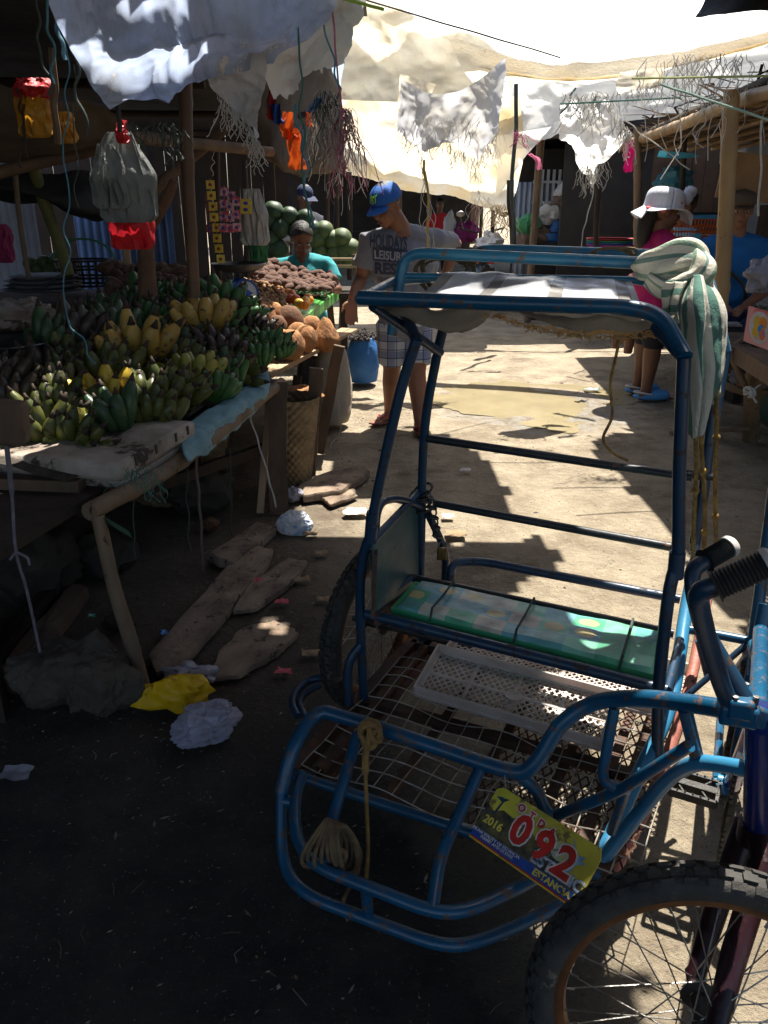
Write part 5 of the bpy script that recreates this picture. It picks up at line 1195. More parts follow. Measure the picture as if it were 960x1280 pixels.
# red / blue litter scraps
random.seed(71)
def scrap(x, y, s, m_, lb, z=.0):
    c = Z(x, y, .008 + z); mb = MB(); sd = U(0, 99)
    mb.grid(lambda u, v: c + V(((u - .5) * s * (1 + .5 * noise.noise(V((v * 1.3, sd, 0)))), (v - .5) * s * .8 * (1 + .5 * noise.noise(V((u * 1.3, sd, 4)))), .010 * noise.noise(V((u * 3, v * 3, sd))) + .006)), 7, 7)
    return tag(mb.build('litter_scrap', m_), lb, 'litter')
PKK = mat('pink_red_paper', (.5, .09, .10), (.4, .06, .08), 9, .7, .3); BLK = mat('blue_wrapper', (.04, .2, .5), None, 9, .4, 0); WHS = mat('white_paper', (.6, .58, .54), (.45, .42, .38), 9, .8, .3); LEAFB = mat('dry_leaf', (.28, .2, .11), (.18, .12, .07), 9, .9, .3)
for a in ((352, 753, .045, PKK, 'pink paper scrap right of the broken plank'), (355, 840, .045, PKK, 'pink paper scrap in front of the dusty slab'), (323, 726, .03, PKK, 'small pink scrap lying on the planks', .03), (205, 792, .03, BLK, 'blue wrapper scrap behind the long plank'), (115, 771, .025, mat('pale_green_wrapper', (.2, .5, .35), None, 9, .5, 0), 'pale green wrapper scrap under the table'), (388, 668, .06, LEAFB, 'dry leaf scrap behind the sidecar wheel'), (445, 640, .10, WHS, 'flat white paper lying in the strip of sunlight'), (402, 692, .05, LEAFB, 'curled dry leaf left of the sidecar wheel'), (378, 725, .05, LEAFB, 'curled dry leaf in front of the broken plank end'), (405, 750, .05, LEAFB, 'dry leaf lying against the sidecar wheel'), (388, 818, .05, LEAFB, 'pale leaf scrap between the slab and the wheel'), (570, 668, .08, LEAFB, 'leaf litter behind the green side panel'), (560, 646, .05, WHS, 'pale scrap in the sun behind the chain'), (20, 968, .07, PLC, 'grey plastic scrap at the left edge in the dark dirt'), (740, 487, .10, mat('silvery_wrapper', (.5, .58, .62), (.25, .4, .5), 9, .2, .4, metal=.3), 'silvery wrapper floating at the edge of the puddle'), (582, 588, .05, WHS, 'pale paper scrap behind the rear rails')): scrap(*a[:5], **({'z': a[5]} if len(a) > 5 else {}))
# chips and crumbs scattered over the dirt (nobody could count them)
mb = MB(); random.seed(5)
CR = [mat('pale_chip', (.28, .25, .20), (.2, .17, .13), 9, .8, 0), mat('brown_chip', (.16, .11, .07), (.09, .06, .04), 9, .9, 0), mat('grey_chip', (.12, .11, .10), None, 9, .9, 0)]
for i in range(9000):
    x = U(-1.9, 2.4) if i % 3 else U(-1.2, .1); y = .55 + (R() ** 1.3) * 6.0; s = U(.0010, .0040) * (1 if R() < .95 else 2.3) * (.7 + y * .12)
    mi = random.choices((0, 1, 2), (3, 5, 4))[0]
    a = U(0, 6.28); p = V((x, y, .0)); d = V((math.cos(a), math.sin(a), 0)) * s * U(.8, 2.4); e = V((-math.sin(a), math.cos(a), 0)) * s * U(.3, .8); h = UP * s * U(.4, .9)
    p = p + UP * (-.012 + .012 * noise.noise(V((((x + 4) / 8) * 18, ((y + 1) / 13) * 30, 0))))
    mb.add([p - d, p - e, p + d, p + e, p + h], [(0, 1, 4), (1, 2, 4), (2, 3, 4), (3, 0, 4)], mi)
for i in range(150):
    x = U(-1.1, .5); y = .7 + R() * 3.2; L_ = U(.01, .05); a = U(0, 6.28); p = V((x, y, .001)); pts = [p + V((math.cos(a + k * U(-.2, .4)) * L_ * k * .5, math.sin(a) * L_ * k * .5, .002 * (k % 2))) for k in range(3)]
    mb.tube(pts, .0009, 4, random.choice((0, 1, 1)))
tag(mb.build('ground_debris', CR), 'chips, straw and crumbs trodden into the dirt of the lane', 'debris', kind='stuff')
# ---------- RIGHT STALL
bamboo([V((P(894, 440, 4.9).x, 4.9, 0)), P(894, 440, 4.9), P(904, 330, 4.85), P(915, 112, 4.8)], .047, 'bamboo_post', mat('thick_tan_bamboo', (.42, .28, .13), (.28, .18, .09), 4, .5, .4, 26, stretch=(1, 1, .5), c3=(.06, .045, .03), c3amt=.36), 'thick tan bamboo post at the near corner of the right-hand stall', 'post', node=.36)
bamboo([Z(797, 440, 0), P(797, 300, 7.4), P(797, 160, 7.4)], .036, 'bamboo_post', BAMBOOD, 'thin bamboo post behind the woman in the white hat', 'post', node=.4)
bamboo([P(846, 430, 7.0), P(850, 300, 7.0), P(856, 170, 7.0)], .022, 'bamboo_post', WOODD, 'thin dark pole in front of the orange baskets', 'post')
beam_ = bamboo([P(775, 184, 8.2), P(835, 162, 6.6), P(862, 152, 5.9), P(930, 124, 4.9), P(1010, 104, 4.2)], .04, 'roof_beam', BAMBOO, 'bamboo eave beam along the front of the right-hand stall roof', 'beam')
rt_ = thing('bamboo_canopy', (2.6, 6, 1.8), 'split-bamboo roof of the right-hand stall seen from below', 'roof')
random.seed(77)
ra, rb_ = P(785, 182, 8.0), P(962, 112, 4.7)
for i in range(24):
    t = i / 23; a = V(ra).lerp(V(rb_), t * 1.08 - .05) + V((U(-.05, .05), 0, .02)); b_ = a + V((3.0, .9, .10 + U(-.03, .03)))
    pole(a, b_, U(.018, .028), 'rafter', random.choice((BAMBOO, BAMBOOD, BAMBOOD)), None, None, parent=rt_, wob=.01, seg=5, n=7)
m = MB(); m.grid(lambda u, v: V(ra).lerp(V(rb_), u * 1.12 - .06) + V((-.03 + 3.3 * v, .9 * v, .06 + .12 * v + .02 * noise.noise(V((u * 6, v * 6, 0))))), 14, 14); o = m.build('thatch', mat('dark_roof_matting', (.06, .045, .03), (.10, .07, .045), 10, .9, .8, 30), rt_); o.modifiers.new('t', 'SOLIDIFY').thickness = .04
# walls behind right stall
plankwall((2.78, 9.0, 0), (4.2, 8.6, 0), 2.3, mat('brown_plank_siding', (.10, .06, .04), (.06, .04, .028), 6, .85, .5, 26), 'brown plank wall behind the woman in the white hat')
m = MB(); m.box((3.55, 8.4, 1.1), (.22, .22, 2.2)); tag(m.build('pillar', mat('white_blue_plaster', (.42, .48, .6), (.3, .34, .44), 3, .8, .3), bevel=.01), 'pale blue-white plastered pillar at the back of the right-hand stall', 'pillar')
m = MB(); m.box((3.2, 7.9, .5), (.34, .3, 1.15)); tag(m.build('grey_cabinet', mat('grey_weathered_panel', (.16, .17, .2), (.10, .11, .13), 14, .8, .4), bevel=.01), 'grey weathered panel standing below the pale pillar', 'panel')
m = MB(); m.grid(lambda u, v: V((2.0 + 6 * u, 9.6, 2.4 * v)), 2, 2); o = m.build('back_wall', mat('dark_back_boarding', (.025, .022, .022), (.04, .035, .03), 5, .9, .4)); o.modifiers.new('t', 'SOLIDIFY').thickness = .05; tag(o, 'dark boarded back wall of the right-hand stalls', 'wall')
m = MB(); m.grid(lambda u, v: V((5.2, 2 + 7.6 * u, 2.4 * v)), 2, 2); o = m.build('side_wall', MT['dark_back_boarding']); o.modifiers.new('t', 'SOLIDIFY').thickness = .05; tag(o, 'dark side wall at the right end of the stalls', 'wall')
# orange / blue baskets
bt_ = thing('stacked_basket', P(860, 290, 6.6), 'orange openwork plastic basket standing open behind the dark pole', 'basket'); bc = P(860, 282, 6.6); 
m = MB()
for (sx, w_, dz) in ((1, .23, 0),):
    for k in range(-9, 10):
        m.beam(bc + V((k * .021, -.12, -.12)), bc + V((k * .025, -.15, .06)), .008, .004, up=(0, 1, 0))
    for z in (-.12, -.08, -.04, 0, .05): s_ = .19 + (z + .12) * .2; m.tube([bc + V((-s_, -.13 - (z + .12) * .15, z)), bc + V((s_, -.13 - (z + .12) * .15, z)), bc + V((s_, .13, z)), bc + V((-s_, .13, z))], .007, 5, closed=True)
m.build('body', mat('orange_plastic', (.62, .13, .03), (.5, .10, .02), 6, .4, 0, trans=.2), bt_)
m = MB(); 
for z, in ((.065,),): m.tube([bc + V((-.25, -.17, z)), bc + V((.25, -.17, z)), bc + V((.25, .16, z)), bc + V((-.25, .16, z))], .014, 6, closed=True)
m.build('top_rim', mat('sky_blue_plastic', (.06, .25, .45), None, 6, .4, 0), bt_)
m = MB(); m.box(P(858, 275, 7.0) + V((0, .1, -.02)), (.52, .3, .16)); tag(m.build('dark_tub', mat('dark_teal_tub', (.015, .03, .04), None, 6, .5, 0), bevel=.02), 'dark plastic tub behind the orange basket', 'tub')
m = MB(); m.beam((2.1, 6.7, .62), (3.2, 6.5, .62), .5, .04); o = tag(m.build('side_bench', WOODD), 'dark bench carrying the orange basket', 'bench')
for x in (2.15, 3.1): m = MB(); m.beam((x, 6.6, 0), (x, 6.6, .6), .05, .05); m.build('leg', WOODD, o)
# right table
c0, c1 = Z(895, 418, .62), Z(985, 470, .62)
dd = (c1 - c0).normalized(); rin = V((-dd.y, dd.x, 0))
if rin.x < 0: rin = -rin
tb = thing('market_table', (c0 + c1) / 2 - UP * .62, 'pole-legged table on the right with squash, greens and bags', 'table')
m = MB(); m.poly([c0 - dd * .1, c1 + dd * .3, c1 + dd * .3 + rin * 1.2, c0 - dd * .1 + rin * 1.2], UP * -.03); m.build('table_top', WOOD, tb)
m = MB(); m.beam(c0 - dd * .1 - UP * .045, c1 + dd * .3 - UP * .045, .03, .085, sub=6, wob=.004); m.build('apron_plank', WOOD, tb)
pole(P(948, 420, 4.45), Z(938, 549, 0), .042, 'leg', BAMBOOD, None, None, parent=tb, taper=1.2)
pole(P(942, 455, 4.5), Z(932, 532, 0), .02, 'leg', BAMBOOD, None, None, parent=tb, taper=1.2)
for (a, b_, r) in (((904, 421, 4.5), (940, 500, 4.4), .019), ((956, 405, 4.6), (870, 470, 4.5), .02), ((870, 470, 4.6), (938, 492, 4.42), .024), ((990, 440, 4.3), (932, 500, 4.38), .019), ((838, 542, 4.4), (935, 536, 4.5), .014), ((935, 490, 4.6), (1010, 490, 4.7), .02), ((1000, 440, 4.9), (990, 560, 4.7), .03)): pole(P(*a), P(*b_), r, 'brace', BAMBOOD, None, None, parent=tb, wob=.008)
m = MB(); kc = P(937, 490, 4.36)
for i in range(5): torus(m, kc, U(.025, .035), .008, Euler((U(0, 3), U(0, 3), U(0, 3))).to_matrix(), 12, 6)
for i in range(6): d = V((U(-.05, .05), U(-.02, .0), U(-.07, .05))); m.tube(catmull([kc, kc + d * .6, kc + d], 3), .006, 5)
m.build('rag_knot', mat('white_rag', (.6, .62, .66), (.45, .47, .5), 9, .8, .3), tb)
# goods on it
qc = Z(918, 388, .66)
m = MB()
def sq(u, v):
    a = -1.2 + 3.7 * u; r = .085 * (1 + .06 * math.cos(a * 8)); th = math.pi * v
    return qc + V((math.cos(a) * r * math.sin(th) * 1.1, math.sin(a) * r * math.sin(th), .02 + .062 * math.cos(th)))
m.grid(sq, 40, 16); 
qt = thing('squash', qc, 'cut piece of yellow-orange squash on the near corner of the right table', 'squash')
m.build('rind', mat('squash_rind', (.68, .40, .03), (.6, .3, .02), 5, .45, .2), qt)
m = MB(); m.ell(qc + V((-.01, -.04, .028)), (.06, .045, .045), None, 16, 10, jit=.2); m.build('flesh', mat('squash_flesh', (.62, .3, .04), (.5, .2, .03), 20, .6, .5), qt)
bc = Z(926, 372, .65); 
bo = thing('drink_bottle', bc, 'plastic bottle of red drink with a white cap', 'bottle')
m = MB(); m.lathe([(0, 0), (.034, .0), (.036, .02), (.034, .08), (.036, .1), (.036, .13), (.018, .165), (.015, .175), (.0, .175)], bc, None, 20); m.build('body', mat('red_drink', (.45, .012, .05), (.38, .01, .04), 5, .15, 0, spec=.7, trans=.3), bo)
m = MB(); m.lathe([(0, .172), (.02, .172), (.02, .2), (0, .2)], bc, None, 16); m.build('cap', WHS, bo); m = MB(); m.lathe([(.0365, .085), (.0372, .09), (.0372, .115), (.0365, .12)], bc, None, 20); m.build('label_band', mat('pale_wrapper', (.65, .45, .5), None, 5, .4, 0), bo)
crumple(Z(956, 380, .70), (.10, .08, .055), .45, PLB, 'plastic_bag', 'clear plastic bag of greens on the right table', 'plastic bag', seed=31)
crumple(P(955, 345, 5.0), (.10, .08, .10), .45, PLC, 'plastic_bag', 'bluish clear plastic bag standing behind the red drink', 'plastic bag', seed=32)
crumple(Z(905, 405, .635), (.12, .06, .012), .5, PLB, 'plastic_sheet', 'white plastic sheet spread under the squash', 'plastic sheet', seed=33)
mb = MB(); random.seed(41)
for i in range(160): p = Z(U(928, 965), U(368, 392), .66 + U(0, .05)); d = V((U(-1, 1), U(-1, 1), U(-.3, .5))).normalized() * U(.02, .05); e_ = d.cross(UP).normalized() * .010; mb.add([p, p + d * .5 + e_, p + d, p + d * .5 - e_], [(0, 1, 2, 3)])
tag(mb.build('leafy_greens', mat('leaf_green', (.035, .10, .025), (.06, .15, .035), 12, .6, .2, trans=.2)), 'dark leafy greens heaped behind the squash', 'greens', kind='stuff')
# flowery oilcloth
o1, o2, o3, o4 = P(936, 382, 4.12), P(1010, 404, 3.9), P(1006, 455, 3.86), P(929, 426, 4.08)
oc = thing('oilcloth', (o1 + o2) / 2, 'pink and white oilcloth with fruit pattern hanging over the right table edge', 'oilcloth')
def ocf(u, v, h=0): return o1.lerp(o2, u).lerp(o4.lerp(o3, u), v) + V((0, -1, 0)) * (.010 * math.sin(u * 9) * v + h)
m = MB(); m.grid(lambda u, v: ocf(u, v), 24, 12); m.build('sheet', mat('pink_oilcloth', (.62, .12, .12), (.66, .30, .26), 4, .35, .1, 20, lo=.45, hi=.5), oc)
for i, (u, v) in enumerate(((.22, .5), (.62, .5))):
    def med(h, ru, rv, n=18, du=0, dv=0): return [ocf(u + du + ru * math.cos(2 * math.pi * k / n), v + dv + rv * math.sin(2 * math.pi * k / n), h) for k in range(n)]
    m = MB(); m.poly(med(.002, .17, .44), V((0, -.001, 0))); m.build('medallion', WHS, oc)
    for (du, dv, r1, r2, mt) in ((-.05, -.12, .06, .2, YLO), (.05, -.15, .07, .17, ORG), (-.06, .14, .06, .15, YLO), (.06, .16, .05, .15, TOM), (.03, .05, .06, .16, mat('blue_flower_print', (.03, .2, .45), None, 5, .4, 0))):
        m = MB(); m.poly(med(.0035, r1, r2, 12, du, dv), V((0, -.001, 0))); m.build('fruit_print', mt, oc)
crumple(Z(965, 398, .68), (.05, .04, .03), .4, COD, 'brown_root', 'brown knobbly root on the corner of the oilcloth', 'root', seed=35)
mb = MB(); mb.tube(catmull([Z(960, 402, .03), Z(948, 540, .02)], 2), .004, 4) if False else None
# green crate + dark bits under right table
m = MB(); m.box((2.75, 5.0, .12), (.5, .4, .22)); tag(m.build('green_crate', mat('green_crate_plastic', (.01, .07, .05), None, 6, .5, 0), bevel=.02), 'dark green plastic crate in the shade under the right table', 'crate')
crumple(Z(928, 470, .3), (.08, .05, .05), .4, PLC, 'plastic_bag', 'bluish plastic bag under the right table', 'plastic bag', seed=36)
# puddle in the lane
def puddle(pp, m_, label, name, z=.006):
    pts = [Z(x, y) for x, y in pp]; cp = catmull(pts, 16, True); c = sum(cp, V()) / len(cp); mb = MB()
    cp = [V((p.x, p.y, z)) + (p - c).normalized() * (.16 + .14 * noise.noise(p * 4) + .05 * noise.noise(p * 13)) for p in cp]; n = len(cp)
    mb.add([V((c.x, c.y, z))] + cp, [(0, 1 + i, 1 + (i + 1) % n) for i in range(n)]); o = mb.build(name, m_); return o
MUDW = mat('muddy_water', (.30, .25, .15), (.24, .20, .12), 4, .05, .05, 9, spec=.6, rvar=.03)
tag(puddle([(585, 484), (630, 478), (700, 486), (755, 488), (770, 498), (740, 506), (715, 520), (690, 530), (620, 512), (570, 505), (565, 492)], MUDW, '', 'puddle', -.0095), kind='structure')
# split-bamboo slats under the right-hand roof, laid parallel to the eave
random.seed(78)
for i in range(11):
    off = V((.15 + i * .26, i * .08, -.035 + .012 * i)); a = V(ra) + off; b_ = V(rb_) + off; d_ = (b_ - a).normalized()
    pole(a - d_ * .2, b_ + d_ * U(.1, .5), U(.014, .022), 'slat', random.choice((BAMBOO, BAMBOOD)), None, None, parent=rt_, wob=.015, seg=7, n=7)
for i in range(70):
    t = R(); a = V(ra).lerp(V(rb_), t) + V((U(-.1, .5), 0, .10 + U(0, .05))); d = V((U(-.4, .4), U(-.5, .5), U(-.02, .08)))
    m = MB(); m.beam(a, a + d, U(.01, .025), .004); m.build('split_cane', random.choice((BAMBOOD, WOODD, BAMBOO)), rt_)
# =================================================================== PEOPLE
def basis(f, up=(0, 0, 1)):
    f = V(f).normalized(); x = f.cross(V(up)).normalized(); z = x.cross(f).normalized()
    return Matrix(((x.x, f.x, z.x), (x.y, f.y, z.y), (x.z, f.z, z.z)))
EYEW = mat('eye_white', (.5, .47, .42), None, 5, .3, 0); EYED = mat('eye_dark', (.01, .008, .006), None, 5, .2, 0); LIPM = mat('lip_skin', (.20, .07, .05), (.16, .055, .04), 8, .5, .1)
def hand(mb, w, d, n, s=1.0, curl=.5, side=1):
    """palm at wrist w, pointing d, palm facing n; thumb on side"""
    d = V(d).normalized(); n = V(n); n = (n - d * n.dot(d)).normalized(); x = d.cross(n) * side
    R3 = Matrix(((x.x, n.x, d.x), (x.y, n.y, d.y), (x.z, n.z, d.z)))
    mb.ell(w + d * .045 * s, (.038 * s, .015 * s, .05 * s), R3, 12, 10)
    for i, (o, L_) in enumerate(((-.03, .060), (-.010, .075), (.010, .078), (.030, .068))):
        b = w + d * .078 * s + x * o * s; c = curl * (1.1 - .1 * i)
        d1 = (d + n * c * .6 + x * o * 3).normalized(); d2 = (d + n * c * 1.8).normalized(); d3 = (d + n * c * 3.2).normalized()
        p = [b - d * .02 * s, b, b + d1 * L_ * .45 * s]; p.append(p[-1] + d2 * L_ * .32 * s); p.append(p[-1] + d3 * L_ * .26 * s)
        mb.tube(p, [.0085 * s, .0092 * s, .0085 * s, .0078 * s, .005 * s], 8)
    b = w + d * .02 * s + x * .028 * s
    mb.tube([b, b + (x * .8 + d * .7 + n * .2).normalized() * .032 * s, b + (x * .8 + d * .7 + n * .2).normalized() * .032 * s + (x * .3 + d + n * .5).normalized() * .04 * s], [.013 * s, .011 * s, .006 * s], 8)
def person(label, J, skin=SKIN, hairm=HAIR, s=1.0, shirt=None, sleeve=.55, bottom=None, hem=.9, hairlen=0, vox=.008, feet=True, belly=1.0, female=False, neckline=.0, group=None):
    t = thing('person', V((J['hip'].x, J['hip'].y, 0)), label, 'person', group)
    B = basis(J['face'], J.get('up', (0, 0, 1))); hc = J['head']
    def h(x, y, z): return hc + B @ V((x, y, z)) * s
    m = MB()
    m.ell(h(0, -.008, .03), (.073 * s, .093 * s, .083 * s), B, 18, 14); m.ell(h(0, .025, -.045), (.056 * s, .060 * s, .066 * s), B, 16, 12)
    m.ell(h(0, .056, -.092), (.026 * s, .024 * s, .018 * s), B, 10, 8); m.ell(h(0, .078, .016), (.050 * s, .016 * s, .011 * s), B, 12, 8)
    m.tube([h(0, .086, .008), h(0, .100, -.018), h(0, .106, -.034)], [.009 * s, .012 * s, .015 * s], 8)
    for q in (-1, 1):
        m.ell(h(q * .013, .094, -.038), .0095 * s, None, 8, 6); m.ell(h(q * .036, .062, -.030), (.024 * s, .02 * s, .022 * s), B, 10, 8)
        m.ell(h(q * .075, -.005, -.012), (.009 * s, .019 * s, .031 * s), B, 10, 8)
    m.ell(h(0, .084, -.066), (.023 * s, .011 * s, .011 * s), B, 10, 8)
    nk = J['neck']; m.tube([h(0, -.02, -.05), nk, nk - UP * .05 * s], [.054 * s, .058 * s, .07 * s], 14)
    sh = (J['shR'] + J['shL']) / 2; W = (J['shL'] - J['shR']); wid = W.length; wx = W.normalized(); hp = J['hip']
    spine = (sh - hp).normalized(); fy = wx.cross(spine).normalized()
    TB = Matrix(((wx.x, fy.x, spine.x), (wx.y, fy.y, spine.y), (wx.z, fy.z, spine.z)))
    def torso(mm, k):
        mm.ell(hp + spine * .02 * s, ((.155 * k) * s, .115 * k * s, .12 * s), TB, 20, 12)
        mm.ell(hp.lerp(sh, .38), (.15 * k * s, .112 * k * belly * s, .17 * s), TB, 20, 12)
        mm.ell(hp.lerp(sh, .70), (wid * .47 * k, .115 * k * s, .17 * s), TB, 20, 12)
        mm.tube([J['shR'].lerp(sh, .12), sh + spine * .025 * s, J['shL'].lerp(sh, .12)], [.056 * k * s, .07 * k * s, .056 * k * s], 12)
        if female:
            for q in (-1, 1): mm.ell(hp.lerp(sh, .66) + wx * q * .07 * s + fy * .08 * s * (1 if fy.dot(V(J['face'])) > 0 else -1), .062 * s, None, 10, 8)
    torso(m, .93)
    for sd in 'RL':
        S, E_, Wr = J['sh' + sd], J['el' + sd], J['wr' + sd]
        m.tube([S, S.lerp(E_, .4), E_, E_.lerp(Wr, .35), Wr], [.048 * s, .045 * s, .037 * s, .038 * s, .026 * s], 12); m.ell(E_, .037 * s); hand(m, Wr, J.get('hd' + sd, Wr - E_), J.get('hn' + sd, V((0, 0, 1))), s, J.get('cu' + sd, .35), J.get('ths' + sd, 1))
        Hh = hp + wx * (.085 * s if sd == 'L' else -.085 * s) - spine * .02; Kn, An = J['kn' + sd], J['an' + sd]
        if Kn is not None:
            m.tube([Hh, Hh.lerp(Kn, .5), Kn, Kn.lerp(An, .3), Kn.lerp(An, .7), An], [.088 * s, .076 * s, .056 * s, .057 * s, .043 * s, .035 * s], 14); m.ell(Kn, .056 * s)
            if feet:
                td = V(J['toe' + sd]).normalized(); a0 = V((An.x, An.y, .035)); tx = td.cross(UP)
                m.tube([a0 - td * .055 * s, a0 - td * .02, a0 + td * .09 * s - UP * .012, a0 + td * .15 * s - UP * .018], [.027 * s, .036 * s, .028 * s, .018 * s], 10)
                for i in range(5): o = tx * (.032 - .016 * i) * s; m.tube([a0 + td * .12 * s + o - UP * .018, a0 + td * (.185 - .006 * i) * s + o - UP * .022], [.0105 * s, .009 * s], 7)
    body = remesh(m, vox, 5).build('body', skin, t)
    for q in (-1, 1):
        e_ = MB(); e_.ell(h(q * .030, .078, -.004), (.013 * s, .010 * s, .0075 * s), B, 10, 8); ew = e_.build('eye', EYEW, body); e_ = MB(); e_.ell(h(q * .030, .0865, -.005), (.006 * s, .003 * s, .006 * s), B, 8, 6); e_.build('iris', EYED, ew) if False else e_.build('iris', EYED, body)
        e_ = MB(); e_.tube([h(q * .014, .092, .013), h(q * .03, .093, .018), h(q * .048, .078, .013)], [.003 * s, .004 * s, .002 * s], 6); e_.build('eyebrow', hairm, body)
    e_ = MB(); e_.tube([h(-.021, .087, -.066), h(0, .096, -.064), h(.021, .087, -.066)], [.003 * s, .0055 * s, .003 * s], 8); e_.build('lips', LIPM, body)
    if hairlen is not None:
        hm = MB(); vs = []; fs = []
        def hf(u, v):
            a = 2 * math.pi * u; fr_ = math.sin(a)  # 1 = front
            low = .55 - (.30 if fr_ > 0 else 0) * fr_ - (0 if fr_ > 0 else -fr_ * (.22 + hairlen)); th = v * math.pi * min(.98, low + .06)
            q = V((math.sin(th) * math.cos(a) * .079, math.sin(th) * math.sin(a) * .099, math.cos(th) * .090)) * (1 + .04 * noise.noise(V((math.cos(a) * 9, math.sin(a) * 9, v * 2))))
            return h(q.x, q.y - .010, q.z + .032)
        hm.grid(hf, 36, 16); ho = hm.build('hair', hairm, t); ho.modifiers.new('t', 'SOLIDIFY').thickness = .006
        if hairlen > .5:
            hm = MB(); hm.tube(catmull([h(0, -.08, .0), h(0, -.10, -.08), h(0, -.09, -.18), h(0, -.075, -.26)], 5), [.05 * s, .06, .062, .064, .064, .062, .06, .058, .055, .052, .048, .044, .04, .034, .026, .015], 14); hm.build('long_hair', hairm, t)
    out = {'t': t, 'B': B, 'h': h, 'TB': TB, 'sh': sh, 'hp': hp, 'wx': wx, 'fy': fy, 'spine': spine, 'body': body}
    if shirt:
        mm = MB(); torso(mm, 1.10); mm.ell(hp - spine * .045 * s, (.168 * s, .13 * s, .11 * s), TB, 20, 12)
        for sd in 'RL':
            S, E_, Wr = J['sh' + sd], J['el' + sd], J['wr' + sd]
            e2 = S.lerp(E_, min(1, sleeve / .55 * .72))
            mm.tube([S.lerp(sh, .25), S, S.lerp(e2, .5), e2], [.062 * s, .068 * s, .064 * s, .066 * s], 14)
            if sleeve > .8: mm.tube([E_, E_.lerp(Wr, .8)], [.052 * s, .042 * s], 12)
        r = remesh(mm, vox * 1.1, 4)
        for i, q in enumerate(r.v): 
            k = noise.noise(q * 9) * .005 + (1 - 2 * abs(noise.noise(V((q.x * 9 + q.z * 6, q.y * 9, q.z * 9 - q.x * 5))))) * .008
            r.v[i] = q + (q - hp.lerp(sh, .5)).normalized() * k
        out['shirt'] = r.build('shirt', shirt, t); out['shirt_mb'] = r
    if bottom:
        mm = MB(); mm.ell(hp - spine * .02, (.168 * s, .13 * s, .13 * s), TB, 18, 12)
        for sd in 'RL':
            Kn, An = J['kn' + sd], J['an' + sd]
            if Kn is None: continue
            Hh = hp + wx * (.085 * s if sd == 'L' else -.085 * s) - spine * .02
            if hem <= 1: e2 = Hh.lerp(Kn, hem); mm.tube([Hh, Hh.lerp(e2, .5), e2], [.103 * s, .098 * s, .088 * s], 14)
            else: mm.tube([Hh, Kn, Kn.lerp(An, hem - 1)], [.103 * s, .078 * s, .062 * s], 14)
        r = remesh(mm, vox * 1.1, 3); out['bottom'] = r.build('trousers' if hem > 1 else 'shorts', bottom, t)
    return out
# ---- the man in the blue cap
GREYT = mat('grey_marl_cotton', (.185, .19, .22), (.14, .145, .17), 8, .9, .5, 200, sheen=.2, dist=.003)
plaid = mat('blue_white_plaid', (.5, .5, .52), rough=.9, bump=.3, bscale=200); nt = plaid.node_tree; N = nt.nodes; L = nt.links; tc = N['Texture Coordinate']; spx = N.new('ShaderNodeSeparateXYZ'); L.new(tc.outputs['Object'], spx.inputs[0])
def bars(src, sc_, w):
    a = N.new('ShaderNodeMath'); a.operation = 'MULTIPLY'; a.inputs[1].default_value = sc_; L.new(src, a.inputs[0]); b_ = N.new('ShaderNodeMath'); b_.operation = 'FRACT'; L.new(a.outputs[0], b_.inputs[0]); c = N.new('ShaderNodeMath'); c.operation = 'LESS_THAN'; c.inputs[1].default_value = w; L.new(b_.outputs[0], c.inputs[0]); return c.outputs[0]
cur = None
base = (.46, .47, .50, 1)
for (src, sc_, w, c_) in ((0, 9, .45, (.16, .19, .30, 1)), (2, 9, .45, (.14, .17, .28, 1)), (0, 18, .12, (.02, .03, .07, 1)), (2, 18, .12, (.02, .03, .07, 1))):
    mx = N.new('ShaderNodeMix'); mx.data_type = 'RGBA'; mx.blend_type = 'MIX'; f = bars(spx.outputs[src], sc_, w); fm = N.new('ShaderNodeMath'); fm.operation = 'MULTIPLY'; fm.inputs[1].default_value = .72; L.new(f, fm.inputs[0]); L.new(fm.outputs[0], mx.inputs[0])
    if cur: L.new(cur, mx.inputs[6])
    else: mx.inputs[6].default_value = base
    mx.inputs[7].default_value = c_; cur = mx.outputs[2]
L.new(cur, N['Principled BSDF'].inputs['Base Color'])
J = dict(head=P(483, 256, 4.97), face=(-.62, -.70, -.42), up=(0, 0, 1), neck=P(500, 284, 5.05), shR=P(462, 303, 4.98), shL=P(544, 300, 5.2), elR=P(452, 346, 5.0), wrR=P(440, 374, 4.85), hdR=V((-.05, -.1, -1)), hnR=V((.3, -1, 0)), cuR=.3, thsR=1,
         elL=P(570, 305, 5.45), wrL=P(556, 345, 5.42), hdL=V((-.6, .0, -.5)), hnL=V((0, -1, 0)), hip=P(506, 398, 5.12), knR=P(490, 462, 5.15), anR=P(487, 514, 5.22), knL=P(521, 466, 5.05), anL=P(525, 530, 4.95), toeR=(-.55, -.8, 0), toeL=(.2, -1, 0))
M_ = person('man in a blue cap, grey lettered t-shirt and plaid shorts walking past the charcoal sack', J, SKIN, mat('greying_hair', (.05, .045, .042), (.16, .15, .14), 60, .6, .5, 90), 1.04, GREYT, .55, plaid, .84, 0, .007, belly=1.08)
h = M_['h']; t = M_['t']; B = M_['B']
CAPM = mat('royal_blue_cap_cloth', (.015, .09, .36), (.02, .12, .45), 5, .75, .3, 150)
m = MB()
m.grid(lambda u, v: h(.083 * math.sin(v * math.pi / 2) * math.cos(2 * math.pi * u), -.008 + .104 * math.sin(v * math.pi / 2) * math.sin(2 * math.pi * u), .028 + .092 * math.cos(v * math.pi / 2) ** .8), 36, 12)
cap = m.build('cap', CAPM, t); cap.modifiers.new('t', 'SOLIDIFY').thickness = .006
m = MB()
